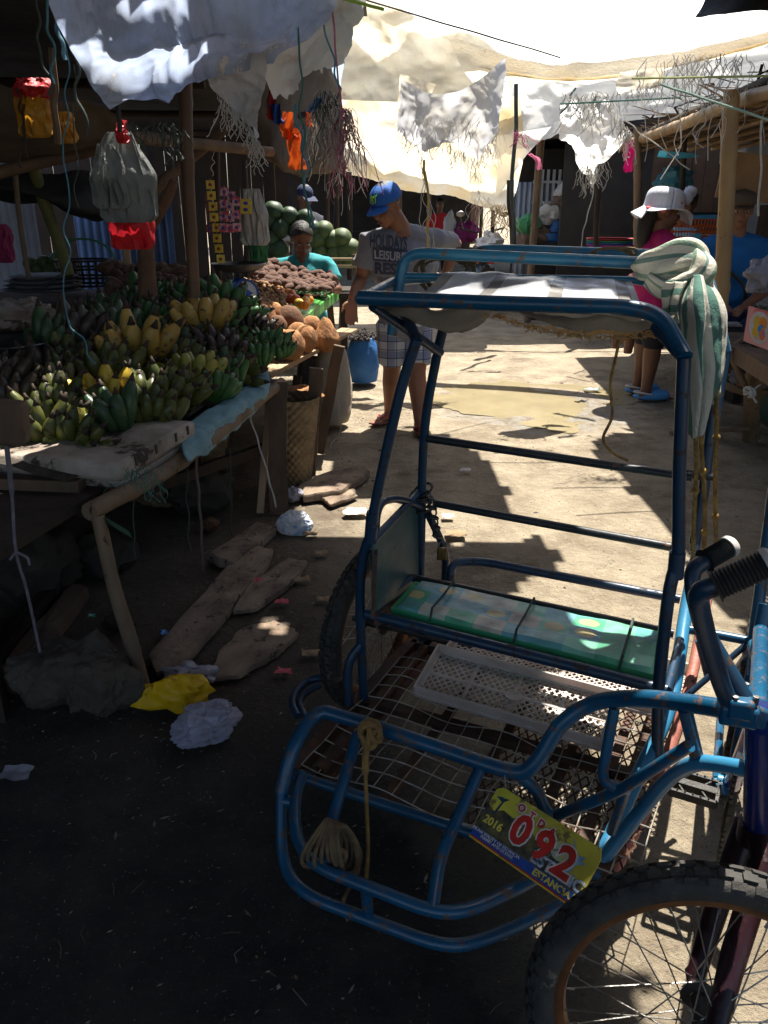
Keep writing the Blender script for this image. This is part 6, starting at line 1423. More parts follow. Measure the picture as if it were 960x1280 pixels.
m.grid(lambda u, v: h((-.072 + .144 * u) * (1 - .12 * v), .075 * math.sin(math.pi * (.10 + .8 * u)) ** .5 + .075 * v * math.sin(math.pi * (.08 + .84 * u)) ** .6 + .010, .030 - .02 * v - .012 * (2 * u - 1) ** 2), 20, 8)
o = m.build('brim', CAPM, cap); o.modifiers.new('t', 'SOLIDIFY').thickness = .005
m = MB(); m.ell(h(0, -.01, .124), .008, None, 8, 6); m.build('button', CAPM, cap)
LG = mat('lime_print', (.25, .6, .05), None, 5, .6, 0)
def capp(x, z): # on the dome's front
    q = (z - .028) / .092; q = min(.99, max(.01, q)); a = math.acos(q ** 1.25); rr_ = math.sin(a); xx = x; yy = .104 * math.sqrt(max(0, rr_ ** 2 - (xx / .083) ** 2)) - .008 + .0045; return h(xx, yy, z)
for i, (x, z0, z1) in enumerate(((-.016, .048, .087), (0, .044, .083), (.016, .048, .087))):
    m = MB(); pts = [capp(x + .002 * math.sin(k * 1.7), z0 + (z1 - z0) * k / 6) for k in range(7)]; m.tube(pts, [.0012, .003, .0025, .0035, .003, .004, .0035], 6); m.build('claw_print', LG, cap)
m = MB(); m.tube([capp(-.022, .088), capp(-.008, .084)], .0025, 6) ; m.build('claw_print', LG, cap)
# lettering on the shirt
bvh = BVHTree.FromPolygons(M_['shirt_mb'].v, M_['shirt_mb'].f)
def shirt_text(txt, px, py, wpx, hpx, m_, nm, slope=0.0, block=None, off=.004, bold=.002):
    c = P(px, py, 5.0); dep = 5.0 * cP; s_ = dep / FP
    ex_ = V((1, .25, 0)).normalized(); ez_ = V((0, 0, 1)); ex_ = (ex_ + ez_ * slope).normalized(); nn = ex_.cross(ez_)
    tm = text_mb(txt, 1.0, Matrix.Identity(4), thick=0, maxlen=.25, bold=bold)
    xs = [q.x for q in tm.v]; ys = [q.y for q in tm.v]; w_ = max(xs) - min(xs); hh_ = max(ys) - min(ys); cx_ = (max(xs) + min(xs)) / 2; cy_ = (max(ys) + min(ys)) / 2
    out = []
    for q in tm.v:
        p = c + ex_ * ((q.x - cx_) / w_ * wpx * s_) + ez_ * ((q.y - cy_) / hh_ * hpx * s_)
        d = V((.12, 1, 0)).normalized(); o_ = p - d * 1.0; r = bvh.ray_cast(o_, d)
        out.append((r[0] - d * off) if r[0] is not None else p)
    mm = MB(); mm.add(out, tm.f); return mm.build(nm, m_, M_['shirt'])
INK = mat('dark_shirt_print', (.03, .035, .06), (.05, .055, .08), 30, .85, .2)
shirt_text('HOLIDAYS', 487, 302, 48, 17, INK, 'print_lettering', -.09, bold=.03)
# block behind LEISURE
def shirt_patch(px, py, wpx, hpx, m_, nm, slope=-.09, off=.003):
    c = P(px, py, 5.0); s_ = 5.0 * cP / FP; ex_ = (V((1, .25, 0)).normalized() + UP * slope).normalized(); mm = MB()
    def f(u, v):
        p = c + ex_ * ((u - .5) * wpx * s_) + UP * ((v - .5) * hpx * s_); d = V((.12, 1, 0)).normalized(); r = bvh.ray_cast(p - d, d); return (r[0] - d * off) if r[0] is not None else p
    mm.grid(f, 20, 8); return mm.build(nm, m_, M_['shirt'])
shirt_patch(489, 318, 46, 17, INK, 'print_block')
PRL = mat('pale_shirt_print', (.30, .29, .30), None, 8, .85, 0)
shirt_text('LEISURE', 489, 319, 42, 11, PRL, 'print_lettering', -.09, off=.006, bold=.03)
shirt_text('REST', 489, 335, 42, 15, INK, 'print_lettering', -.05, bold=.05)
shirt_text('FOLLOW BEACH', 490, 349, 36, 6, INK, 'print_lettering', -.04, bold=.02)
# flip flops
for sd, td in (('R', V((-.55, -.8, 0)).normalized()), ('L', V((.2, -1, 0)).normalized())):
    a0 = V((J['an' + sd].x, J['an' + sd].y, .006)); tx = td.cross(UP); m = MB()
    m.poly([a0 + td * (.20 * math.cos(a) * .72 + .055) + tx * (.046 * math.sin(a)) for a in [k * math.pi / 10 for k in range(20)]], UP * .012)
    fo = m.build('sandal', mat('dark_red_rubber', (.12, .02, .02), None, 5, .6, 0), t); m = MB()
    for q in (-1, 1): m.tube(catmull([a0 + td * .14 + UP * .022, a0 + td * .09 + tx * .03 * q + UP * .045, a0 + td * .02 + tx * .045 * q + UP * .012], 5), .005, 6)
    m.build('strap', mat('red_rubber_strap', (.35, .03, .03), None, 5, .5, 0), fo)
# ---- seated woman behind the sweet potatoes
hd = P(377, 298, 6.5)
J = dict(head=hd, face=(.25, -.75, -.45), neck=hd + V((0, .03, -.13)), shR=hd + V((-.17, .03, -.21)), shL=hd + V((.18, .06, -.20)), elR=hd + V((-.24, -.10, -.40)), wrR=hd + V((-.14, -.28, -.38)), elL=hd + V((.27, -.02, -.38)), wrL=hd + V((.12, -.26, -.36)), hnR=V((0, 0, -1)), hnL=V((0, 0, -1)), hip=hd + V((0, .08, -.62)), knR=None, knL=None, anR=None, anL=None)
w_ = person('woman in a turquoise top with red sleeve bands sitting behind the sweet potatoes', J, SKIND, HAIR, 1.06, mat('turquoise_knit', (.02, .22, .24), (.03, .26, .28), 6, .85, .4, 150), .5, mat('dark_skirt_cloth', (.02, .02, .03), None, 6, .9, .2), .9, .1, .010, female=True)
for sd in 'RL':
    S, E_ = J['sh' + sd], J['el' + sd]; m = MB(); m.tube([S.lerp(E_, .36), S.lerp(E_, .44)], .070, 14); m.build('sleeve_band', mat('red_knit_band', (.5, .03, .04), None, 6, .8, .2), w_['shirt'])
m = MB(); m.ell(h(0, 0, 0) * 0 + w_['h'](0, -.10, .03), (.04, .035, .04)); m.build('hair_bun', HAIR, w_['t'])
# ---- man in the dark cap further back
def standing(px, py_head, Y, height, face, armsdown=True, bend=0, lean=0.0):
    hd = P(px, py_head, Y); s = height / 1.65; z0 = hd.z; k = s
    f = V(face); f.z = 0; f.normalize(); x = f.cross(UP).normalized()
    def q(a, b, z): return V((hd.x, hd.y, 0)) + x * a * k + f * b * k + UP * z
    return dict(head=hd, face=face, neck=q(0, -.02, z0 - .13 * k), shR=q(-.18, -.02, z0 - .23 * k), shL=q(.18, -.02, z0 - .23 * k), elR=q(-.24, -.02, z0 - .51 * k), elL=q(.24, -.02, z0 - .51 * k), wrR=q(-.23, .1, z0 - .74 * k), wrL=q(.23, .1, z0 - .74 * k), hnR=x, hnL=-x, hip=q(0, -.02, z0 - .68 * k), knR=q(-.1, .02, .47 * k), knL=q(.1, .0, .47 * k), anR=q(-.11, .0, .07), anL=q(.11, -.02, .07), toeR=f, toeL=f, s=s)
J = standing(381, 246, 8.6, 1.6, (.5, -.8, -.3)); J.pop('s')
w2 = person('man in a dark blue cap and pale shirt behind the melons', J, SKIND, HAIR, .97, mat('pale_grey_shirt', (.36, .35, .38), None, 6, .85, .3), .55, mat('dark_trousers', (.02, .022, .03), None, 6, .9, .2), 1.8, 0, .012)
m = MB(); hh = w2['h']; m.grid(lambda u, v: hh(.083 * math.sin(v * math.pi / 2) * math.cos(2 * math.pi * u), -.008 + .104 * math.sin(v * math.pi / 2) * math.sin(2 * math.pi * u), .028 + .092 * math.cos(v * math.pi / 2) ** .8), 20, 8); m.grid(lambda u, v: hh(-.07 + .14 * u, .08 + .09 * v, .03 - .02 * v), 6, 3); m.build('cap', mat('navy_cap_cloth', (.012, .02, .06), None, 5, .8, .2), w2['t'])
# ---- far red person
J = standing(550, 256, 15.5, 1.55, (0, -1, -.1)); J.pop('s')
person('small figure in a red top standing far down the lane', J, SKIND, HAIR, .94, mat('red_top_cloth', (.55, .02, .03), None, 6, .8, .2), .55, mat('dark_trousers', (.02, .022, .03), None, 6, .9, .2), 1.8, 0, .02)
# ---- woman in white hat
J = standing(830, 264, 5.9, 1.52, (.93, .10, -.12)); J.pop('s'); J['elR'] = J['elR'] + V((.1, 0, .03)); J['wrR'] = J['elR'] + V((.2, -.05, .02))
w3 = person('woman in a white sun hat, magenta blouse and blue clogs standing on the right', J, SKIND, HAIR, 1.12, mat('magenta_blouse', (.42, .01, .12), (.36, .01, .10), 6, .85, .3), .7, mat('black_skirt_cloth', (.01, .01, .016), None, 6, .9, .2), 1.15, .8, .010, female=True)
hh = w3['h']; HATM = mat('white_hat_cotton', (.72, .72, .76), (.62, .62, .68), 6, .85, .4, 60, trans=.15); m = MB()
def hat(u, v):
    a = 2 * math.pi * u
    if v < .45: k = v / .45; r = .112 * math.sin(k * math.pi / 2) ** .7; z = .045 + .095 * math.cos(k * math.pi / 2) ** .6; r += .0
    elif v < .6: k = (v - .45) / .15; r = .112 + .004 * k; z = .045 - .03 * k
    else: k = (v - .6) / .4; r = .116 + .062 * k; z = .015 - .062 * k + .018 * math.sin(a * 3 + 1) * k + (.05 * k if math.cos(a) > .6 else 0)
    return hh(r * math.cos(a), r * math.sin(a) * 1.08 - .008, z)
m.grid(hat, 48, 26); ho = m.build('sun_hat', HATM, w3['t']); ho.modifiers.new('t', 'SOLIDIFY').thickness = .004
m = MB()
for (a, r) in ((.0, .05), (.9, .045), (2.0, .04), (3.4, .045)):
    c = hh(-.03 + .03 * math.cos(a), .13 + .02 * math.sin(a), .10 + .035 * math.sin(a)); m.ell(c, (.038, .028, .05), Euler((a, a * .7, 0)).to_matrix(), 12, 8, jit=.35)
m.build('hat_bow', HATM, ho)
m = MB()
for (a, z) in ((-.4, .0), (.6, .055), (2.6, .06), (3.6, .0), (4.4, .05), (5.2, .01), (1.6, .05)):
    r_ = .104 if z > .04 else .145; m.ell(hh(r_ * math.cos(a), r_ * math.sin(a) - .008, z - (.0 if z > .04 else .005)), (.018, .018, .011), None, 8, 6, jit=.4)
m.build('flower_print', mat('coral_print', (.65, .1, .12), None, 5, .8, 0), ho)
for sd in 'RL':
    a0 = V((J['an' + sd].x, J['an' + sd].y, 0)); f = V((.93, -.10, 0)).normalized(); tx = f.cross(UP); m = MB(); cz = a0 + f * .04
    Rf = Matrix(((tx.x, f.x, 0), (tx.y, f.y, 0), (0, 0, 1)))
    m.ell(cz + UP * .028, (.052, .135, .03), Rf, 20, 10); m.ell(cz + f * .055 + UP * .045, (.048, .075, .038), Rf, 16, 10); r = remesh(m, .006, 3)
    for i, q in enumerate(r.v): r.v[i] = V((q.x, q.y, max(q.z, .003)))
    co_ = r.build('clog', mat('sky_blue_foam', (.07, .30, .62), (.06, .25, .55), 6, .5, .1), w3['t']); m = MB(); m.tube(catmull([cz + tx * .05 + UP * .05, cz - f * .09 + UP * .06 + tx * .03, cz - f * .125 + UP * .06, cz - f * .09 + UP * .06 - tx * .03, cz - tx * .05 + UP * .05], 6), .007, 6); m.build('heel_strap', WHS, co_)
# ---- the two people behind the right table
def seated(px, py, Y, face, sc_=1.0):
    hd = P(px, py, Y); f = V(face); f.z = 0; f.normalize(); x = f.cross(UP).normalized(); k = sc_
    def q(a, b, z): return hd + x * a * k + f * b * k + UP * z * k
    return dict(head=hd, face=face, neck=q(0, -.02, -.13), shR=q(-.18, -.02, -.23), shL=q(.18, -.02, -.23), elR=q(-.24, .03, -.50), elL=q(.24, .03, -.50), wrR=q(-.08, .26, -.58), wrL=q(.10, .26, -.56), hnR=V((0, 0, -1)), hnL=V((0, 0, -1)), hip=q(0, -.04, -.70), knR=q(-.12, .38, -.70), knL=q(.12, .38, -.70), anR=q(-.12, .40, -1.12), anL=q(.12, .40, -1.12), toeR=f, toeL=f)
J = seated(926, 262, 5.6, (-.25, -.93, -.1))
w4 = person('person in a brown cap and deep blue t-shirt sitting behind the right table', J, SKIN, HAIR, 1.0, mat('deep_blue_tshirt', (.01, .11, .34), (.014, .14, .4), 6, .85, .4, 150), .55, mat('indigo_trousers', (.01, .02, .06), None, 6, .9, .2), 1.7, .1, .010, feet=False, female=True)
hh = w4['h']; m = MB(); m.grid(lambda u, v: hh(.090 * math.sin(v * math.pi / 2) * math.cos(2 * math.pi * u) * 1.1, .0 + .118 * math.sin(v * math.pi / 2) * math.sin(2 * math.pi * u), .035 + .085 * math.cos(v * math.pi / 2) ** .5 + .01 * math.sin(2 * math.pi * u)), 26, 10); m.grid(lambda u, v: hh(-.065 + .13 * u, .09 + .05 * v * math.sin(math.pi * (.1 + .8 * u)), .035 - .015 * v), 10, 3); m.build('flat_cap', mat('brown_cap_cloth', (.10, .07, .05), (.07, .05, .035), 6, .9, .4), w4['t'])
m = MB(); pts = []
sh = J['shL']; hp = J['hip']; fw = V((-.25, -.93, 0)).normalized()
m.tube(catmull([J['shL'].lerp(J['neck'], .4) + UP * .07, J['shL'].lerp(J['shR'], .3) + fw * .15 - UP * .1, J['shR'].lerp(J['hip'], .55) + fw * .165, J['hip'] + fw * .14 + V((.1, 0, 0))], 8), .012, 6); m.build('bag_strap', BLACKM, w4['t'])
J = seated(856, 258, 6.7, (-.95, -.15, -.05)); J['elR'] = J['shR'] + V((-.16, -.1, -.22)); J['wrR'] = J['shR'] + V((-.40, -.15, -.24)); 
person('dark-haired man in a light blue shirt sitting side-on behind the thick bamboo post', J, SKIND, HAIR, 1.02, mat('light_blue_shirt', (.08, .38, .55), (.07, .33, .5), 6, .85, .4, 150), .5, mat('dark_trousers', (.02, .022, .03), None, 6, .9, .2), 1.7, .05, .012, feet=False)
bp0 = V((3.25, 6.05, .42)); bn_ = thing('bench', V((3.25, 6.05, 0)), 'dark bench the two seated people share', 'bench'); m = MB(); m.box(bp0, (1.5, .9, .04)); m.build('seat', WOODD, bn_)
for q in (-.68, .68): m = MB(); m.box(V((3.25 + q, 6.05, .2)), (.06, .7, .4)); m.build('leg', WOODD, bn_)
# =================================================================== SHEETS, STRINGS, FAR STALLS, OVERHEAD COVER
random.seed(101)
TCREAM = mat('cream_tarp_weave', (.80, .74, .60), (.68, .58, .40), 2, .7, .6, 50, trans=.7, dist=.05, c3=(.5, .38, .22), c3amt=.42, c3scale=3, crinkle=1.4, cscale=1.3)
TWHITE = mat('white_tarp_weave', (.86, .86, .84), (.80, .79, .76), 3, .65, .6, 50, trans=.72, dist=.04, crinkle=1.4, cscale=1.6)
TYEL = mat('yellowed_tarp', (.82, .62, .32), (.88, .84, .72), 1.8, .65, .7, 30, trans=.72, dist=.06, crinkle=1.6, cscale=1.8)
TGREY = mat('greyish_sackcloth', (.58, .60, .68), (.64, .60, .50), 2.5, .85, .7, 140, trans=.55, dist=.03, crinkle=1.2, cscale=3)
TCLEAR = mat('wrinkled_clear_sheet', (.52, .63, .90), (.38, .42, .50), 4.0, .16, 1.0, 9, spec=1.0, trans=.5, dist=.06, coat=.6, c3=(.70, .63, .52), c3amt=.45, c3scale=4, stretch=(1.6, 1, .8), crinkle=1.6, cscale=3.2)  # blue sky reflection is painted into the base colour
TBROWN = mat('brown_roof_tarp', (.10, .08, .055), (.06, .048, .036), 3, .85, .7, 14, trans=.06, dist=.02)
TDARK = mat('black_roof_tarp', (.02, .02, .022), (.035, .033, .033), 3, .7, .7, 14, dist=.02)
def fringe(mb, a, b, n, L_, r=.0012, spread=.35, gap=0):
    a, b = V(a), V(b)
    for i in range(n):
        p = a.lerp(b, R()) + V((0, U(-.01, .01), U(-.01, .02))); l = L_ * U(.35, 1.2); k = U(-1, 1) * spread; q = [p]
        for j in range(7): k = k * .5 + U(-2.4, 2.4) * spread; q.append(q[-1] + V((k * l * .11, U(-1, 1) * l * .06, -l / 7 * U(.35, 1.3))))
        mb.tube(catmull(q, 3), r * U(.7, 1.4), 4, caps=False)
def cloth(name, net, nu, nv, m_, label, cat='tarpaulin', wr=.03, wf=3, rag=0, ragf=20, fr_=None, fl=.12, fn_=60, fm=None, group=None, keep=None, fr_r=.0015):
    mb = MB(); sheet(mb, net, nu, nv, wr, wf, rag, ragf, keep=keep); o = tag(mb.build(name, m_), label, cat, group)
    if fr_:
        f = MB()
        for (a, b) in fr_: fringe(f, a, b, fn_, fl, fr_r)
        f.build('frayed_fringe', fm or STRW, o, origin=WL[o.name])
    return o
# big pale sheet over the lane, folded band sweeping to the right
cloth('lane_tarpaulin', [[P(370, -60, 9.6), P(560, -60, 9.6), P(760, -60, 9.6), P(1040, -60, 9.6)], [P(400, 10, 10.2), P(560, 30, 10.2), P(760, 40, 10.2), P(1040, -20, 10.2)], [P(430, 60, 10.8), P(560, 90, 10.8), P(700, 100, 10.8), P(1040, 60, 10.8)]], 60, 30, TWHITE, 'huge sunlit white tarpaulin stretched high over the lane', wr=.05, wf=1.4)
cloth('tarpaulin_fold', [[P(560, 45, 7.3), P(700, 78, 7.1), P(840, 62, 6.8), P(1040, 18, 6.4)], [P(575, 80, 7.15), P(700, 100, 6.95), P(840, 84, 6.65), P(1040, 30, 6.25)], [P(590, 105, 7.3), P(720, 106, 7.1), P(850, 88, 6.8), P(1040, 38, 6.4)]], 70, 20, TCREAM, 'cream tarpaulin folded in a long sagging band towards the right', wr=.03, wf=2.5)
cloth('creased_tarpaulin', [[P(420, -30, 9.3), P(470, -10, 9.3), P(520, 20, 9.3), P(600, 45, 9.3)], [P(430, 60, 9.3), P(470, 70, 9.2), P(530, 75, 9.3), P(640, 85, 9.3)], [P(425, 110, 9.2), P(470, 118, 9.1), P(530, 110, 9.2), P(640, 120, 9.2)], [P(430, 150, 9.1), P(480, 152, 9.0), P(540, 150, 9.1), P(640, 150, 9.1)]], 60, 50, TCREAM, 'creased cream tarpaulin panel above the man in the cap', wr=.06, wf=2.2)
cloth('yellow_tarpaulin', [[P(425, 125, 8.6), P(500, 128, 8.6), P(570, 130, 8.6), P(650, 120, 8.6)], [P(428, 180, 8.7), P(500, 190, 8.7), P(570, 195, 8.7), P(655, 190, 8.7)], [P(430, 212, 8.8), P(500, 228, 8.8), P(575, 238, 8.8), P(640, 255, 8.8)], [P(432, 218, 9.0), P(500, 240, 9.0), P(575, 252, 9.0), P(622, 270, 8.9)]], 60, 50, TYEL, 'yellowed sunlit tarpaulin hanging lowest over the lane, behind the man', wr=.04, wf=2.4, rag=.04, fr_=[(P(590, 230, 8.5), P(625, 262, 8.5))], fl=.35, fn_=26)
cloth('white_tarpaulin', [[P(600, 85, 8.8), P(680, 90, 8.8), P(760, 80, 8.8), P(1060, 20, 8.8)], [P(610, 150, 8.7), P(680, 150, 8.7), P(760, 120, 8.7), P(1060, 70, 8.7)], [P(620, 205, 8.6), P(660, 185, 8.6), P(740, 165, 8.6), P(1060, 112, 8.6)]], 50, 40, TWHITE, 'bright white tarpaulin behind the hanging sackcloth, right of centre', wr=.05, wf=2.0, rag=.12, ragf=8)
cloth('white_tarpaulin_corner', [[P(620, 170, 8.6), P(650, 165, 8.6), P(690, 158, 8.6)], [P(622, 215, 8.6), P(645, 205, 8.6), P(662, 190, 8.6)], [P(618, 250, 8.6), P(628, 238, 8.6), P(640, 215, 8.6)]], 20, 20, TWHITE, 'triangular white corner of tarpaulin hanging at mid lane', wr=.03, wf=3)
# grey sackcloth hanging
cloth('hanging_sackcloth', [[P(498, 96, 6.4), P(530, 112, 6.3), P(562, 118, 6.4), P(600, 98, 6.3), P(634, 72, 6.4)], [P(498, 125, 6.4), P(526, 140, 6.2), P(560, 140, 6.45), P(598, 130, 6.25), P(632, 108, 6.4)], [P(494, 160, 6.4), P(524, 175, 6.25), P(552, 175, 6.4), P(596, 170, 6.25), P(628, 150, 6.4)], [P(498, 168, 6.4), P(530, 192, 6.3), P(556, 180, 6.4), P(596, 205, 6.3), P(622, 172, 6.4)]], 60, 50, TGREY, 'bluish grey sackcloth with frayed ends hanging in the middle of the lane', 'sackcloth', wr=.03, wf=4, rag=.10, ragf=14, fr_=[(P(496, 160, 6.35), P(545, 175, 6.35)), (P(560, 182, 6.35), P(595, 200, 6.35)), (P(600, 195, 6.35), P(626, 160, 6.35))], fl=.20, fn_=45)
cloth('cloth_scrap', [[P(500, 92, 6.6), P(522, 98, 6.6), P(545, 105, 6.6)], [P(496, 130, 6.6), P(518, 135, 6.55), P(530, 140, 6.6)], [P(494, 158, 6.6), P(512, 160, 6.6), P(522, 165, 6.6)]], 20, 20, TCREAM, 'small cream cloth flap at the left end of the grey sackcloth', 'cloth', wr=.03, wf=5, rag=.08)
cloth('dark_tarpaulin_corner', [[P(900, -50, 6.0), P(960, -50, 5.8), P(1060, -50, 5.6)], [P(880, 0, 6.0), P(960, -5, 5.8), P(1060, -8, 5.6)], [P(868, 20, 6.0), P(930, 14, 5.8), P(1060, 16, 5.6)]], 20, 16, TDARK, 'dark tarpaulin corner at the top right of the picture', wr=.02)
# white bunch on the right
cloth('white_cloth_bunch', [[P(700, 130, 5.6), P(735, 118, 5.55), P(772, 128, 5.6)], [P(698, 168, 5.6), P(738, 165, 5.45), P(785, 162, 5.6)], [P(712, 190, 5.6), P(742, 195, 5.5), P(778, 172, 5.6)], [P(722, 215, 5.6), P(742, 222, 5.55), P(758, 200, 5.6)], [P(728, 228, 5.6), P(742, 236, 5.55), P(756, 215, 5.6)]], 40, 60, TWHITE, 'bunched white cloth with ragged strips hanging above the sidecar', 'cloth', wr=.05, wf=6, rag=.05, ragf=20, fr_=[(P(725, 212, 5.5), P(760, 205, 5.5)), (P(775, 150, 5.5), P(790, 172, 5.5))], fl=.16, fn_=40, fr_r=.002)
cloth('white_cloth_flap', [[P(745, 182, 5.7), P(768, 172, 5.7), P(788, 162, 5.7)], [P(742, 196, 5.7), P(764, 190, 5.7), P(780, 178, 5.7)], [P(745, 205, 5.7), P(758, 202, 5.7), P(770, 190, 5.7)]], 16, 16, TWHITE, 'small white flap right of the bunched cloth', 'cloth', wr=.02, wf=6)
cloth('cream_cloth_strip', [[P(775, 90, 6.2), P(805, 86, 6.1), P(830, 84, 6.0)], [P(770, 105, 6.2), P(800, 104, 6.1), P(828, 100, 6.0)], [P(775, 120, 6.2), P(796, 112, 6.1), P(820, 108, 6.0)]], 16, 16, TCREAM, 'cream frayed strip over the right-hand eave', 'cloth', wr=.02, wf=6, rag=.2, fr_=[(P(778, 115, 6.1), P(826, 102, 6.0))], fl=.14, fn_=40)
# clear sheet top left
cloth('clear_plastic_sheet', [[P(50, -60, 2.5), P(160, -60, 2.7), P(280, -70, 2.9), P(440, -70, 3.3)], [P(62, 0, 2.6), P(160, 10, 2.75), P(280, 20, 3.0), P(430, 10, 3.4)], [P(85, 55, 2.65), P(170, 70, 2.75), P(290, 55, 3.05), P(400, 50, 3.4)], [P(118, 100, 2.7), P(180, 110, 2.85), P(262, 85, 3.1), P(360, 70, 3.4)], [P(146, 134, 2.75), P(196, 112, 2.9), P(262, 98, 3.1), P(350, 86, 3.4)]], 110, 80, TCLEAR, 'wrinkled clear plastic sheet, sky reflection painted blue, hanging across the top left', 'plastic sheet', wr=.034, wf=4.2)
cloth('hanging_tarp_end', [[P(255, 60, 3.2), P(285, 50, 3.25), P(330, 30, 3.3)], [P(262, 98, 3.2), P(290, 92, 3.25), P(335, 90, 3.3)], [P(282, 128, 3.2), P(305, 140, 3.2), P(334, 132, 3.3)], [P(300, 150, 3.2), P(318, 165, 3.2), P(330, 192, 3.3)]], 40, 50, TGREY, 'grey-white end of plastic hanging in front of the left stalls, with dangling threads', 'plastic sheet', wr=.035, wf=6, rag=.08, fr_=[(P(272, 120, 3.2), P(306, 150, 3.2)), (P(310, 160, 3.2), P(325, 185, 3.2))], fl=.10, fn_=40)
cloth('grey_tarpaulin', [[P(330, -60, 4.5), P(380, -60, 4.5), P(440, -60, 4.7), P(480, -50, 4.9)], [P(325, 20, 4.35), P(380, 20, 4.35), P(430, 10, 4.4), P(460, 20, 4.6)], [P(320, 70, 4.2), P(370, 80, 4.2), P(420, 60, 4.4), P(448, 50, 4.6)], [P(345, 132, 4.2), P(372, 120, 4.2), P(400, 95, 4.4), P(438, 88, 4.6)]], 60, 60, mat('grey_beige_tarp', (.62, .61, .58), (.70, .66, .56), 2.5, .5, .7, 20, trans=.6, dist=.05, crinkle=1.5, cscale=2.6), 'grey-beige tarpaulin panel hanging between the clear sheet and the sunlit ones', wr=.05, wf=3.0, rag=.1, ragf=8)
# brown sagging roof tarp of the left stalls
cloth('sagging_tarpaulin', [[P(300, 60, 5.6), P(360, 62, 5.6), P(400, 75, 5.8), P(432, 110, 6.0)], [P(318, 165, 5.4), P(355, 185, 5.3), P(400, 180, 5.6), P(432, 160, 6.0)], [P(322, 190, 5.6), P(355, 218, 5.4), P(395, 222, 5.7), P(436, 210, 6.0)], [P(325, 172, 6.0), P(360, 205, 6.0), P(395, 210, 6.1), P(436, 200, 6.2)]], 50, 40, mat('brown_grey_tarp', (.16, .12, .08), (.10, .08, .06), 3, .8, .7, 16, trans=.15), 'brown-grey sagging tarpaulin over the melon seller', wr=.035, wf=3.2)
cloth('brown_roof_tarpaulin', [[P(-60, 110, 3.2), P(40, 120, 3.3), P(110, 130, 3.5), P(160, 150, 3.7)], [P(-60, 170, 3.5), P(40, 175, 3.6), P(110, 175, 3.8), P(160, 178, 4.0)], [P(-60, 220, 3.8), P(40, 205, 4.0), P(110, 190, 4.2), P(150, 175, 4.4)]], 40, 30, mat('drab_brown_tarp', (.15, .12, .085), (.10, .08, .06), 3, .8, .6, 16, trans=.12), 'drab brown tarpaulin under the left roof, above the leaning post', wr=.04, wf=2.6)
cloth('black_tarpaulin', [[P(-60, 215, 4.6), P(40, 215, 4.7), P(110, 215, 4.8), P(150, 225, 4.9)], [P(-60, 230, 4.5), P(40, 245, 4.6), P(110, 265, 4.7), P(155, 268, 4.8)], [P(-60, 240, 4.8), P(40, 250, 4.8), P(110, 272, 4.9), P(160, 262, 5.0)]], 40, 20, TDARK, 'black sagging tarpaulin edge above the corrugated iron wall', wr=.03, wf=3)
pole(P(-40, 225, 3.9), P(165, 175, 4.1), .03, 'eave_beam', WOOD, 'squared wooden eave beam under the drab brown tarpaulin', 'beam', wob=.004)
pole(P(150, 170, 3.9), P(340, 190, 4.6), .028, 'roof_pole', BAMBOOD, 'weathered bamboo roof pole crossing behind the tall brown post', 'pole')
pole(P(190, 240, 4.4), P(290, 150, 4.4), .03, 'brace_pole', WOOD, 'slanting wooden brace behind the tall brown post', 'pole')
pole(P(300, 170, 5.4), P(420, 130, 5.6), .02, 'roof_pole', WOODD, 'dark roof pole above the sagging tarpaulin', 'pole')
for i, (x, yt, yb, Y, lb) in enumerate(((270, 190, 300, 6.6, 'dark thin post behind the hanging snack packets'), (408, 215, 330, 8.0, 'dark post left of the man in the cap'), (436, 215, 300, 8.8, 'dark slender post just left of the cap'), (420, 215, 290, 9.4, 'dark far post between the two near the cap'), (305, 200, 300, 7.6, 'dark post above the melon pile'))):
    pole(P(x, yt, Y), P(x, yb, Y) + V((0, 0, -.4)), .03, 'dark_post', WOODD, lb, 'post')
# hanging things on the left
def strand(px0, py0, px1, py1, Y, r, m_, label, wob=8, n=7, flat=1, Y1=None, cat='string'):
    pts = [P(px0 + (px1 - px0) * k / n + (U(-wob, wob) if 0 < k < n else 0), py0 + (py1 - py0) * k / n, Y + ((Y1 or Y) - Y) * k / n) for k in range(n + 1)]
    m = MB(); m.tube(catmull(pts, 6), r, 6, flat=flat); return tag(m.build('hanging_string', m_), label, cat)
strand(45, -10, 60, 120, 2.6, .004, STRD, 'dark green twine hanging at the top left corner, leftmost strand')
strand(60, -10, 68, 105, 2.6, .004, STRB, 'bluish green twine hanging beside the top left corner', 10)
strand(70, 20, 82, 75, 2.7, .007, STRB, 'blue-green straw band above the red and yellow bag', 3, flat=.3)
strand(82, 60, 85, 400, 2.8, .0025, STRB, 'long thin teal string hanging in front of the folded tarpaulin', 5, 12)
strand(85, 400, 120, 455, 2.8, .003, STRB, 'pale end of teal string hanging over the bananas', 5, 5)
strand(88, 60, 108, 170, 2.75, .005, STRD, 'dark green twine strand left of the grey bag', 6, flat=.4)
strand(92, 80, 98, 260, 2.8, .002, STRD, 'thin dark thread left of the grey bag', 5)
strand(22, 110, 36, 200, 2.9, .004, WOODD, 'dark twig hanging left of the red and yellow bag', 3)
strand(30, 130, 26, 210, 2.9, .004, WOODD, 'dark twig hanging at the left under the roof', 3)
strand(65, 60, 72, 180, 2.85, .012, WOOD, 'thick brown root-like stick hanging beside the red and yellow bag', 3, cat='stick')
strand(144, 60, 150, 165, 2.85, .009, BLACKM, 'black rubber strap from which the grey bags hang', 2, cat='strap')
strand(218, 160, 228, 200, 3.2, .010, STRD, 'tuft of dark twine tied to the tall brown post', 6)
strand(205, 155, 215, 215, 3.2, .005, STRD, 'dark twine ends left of the tall brown post', 8)
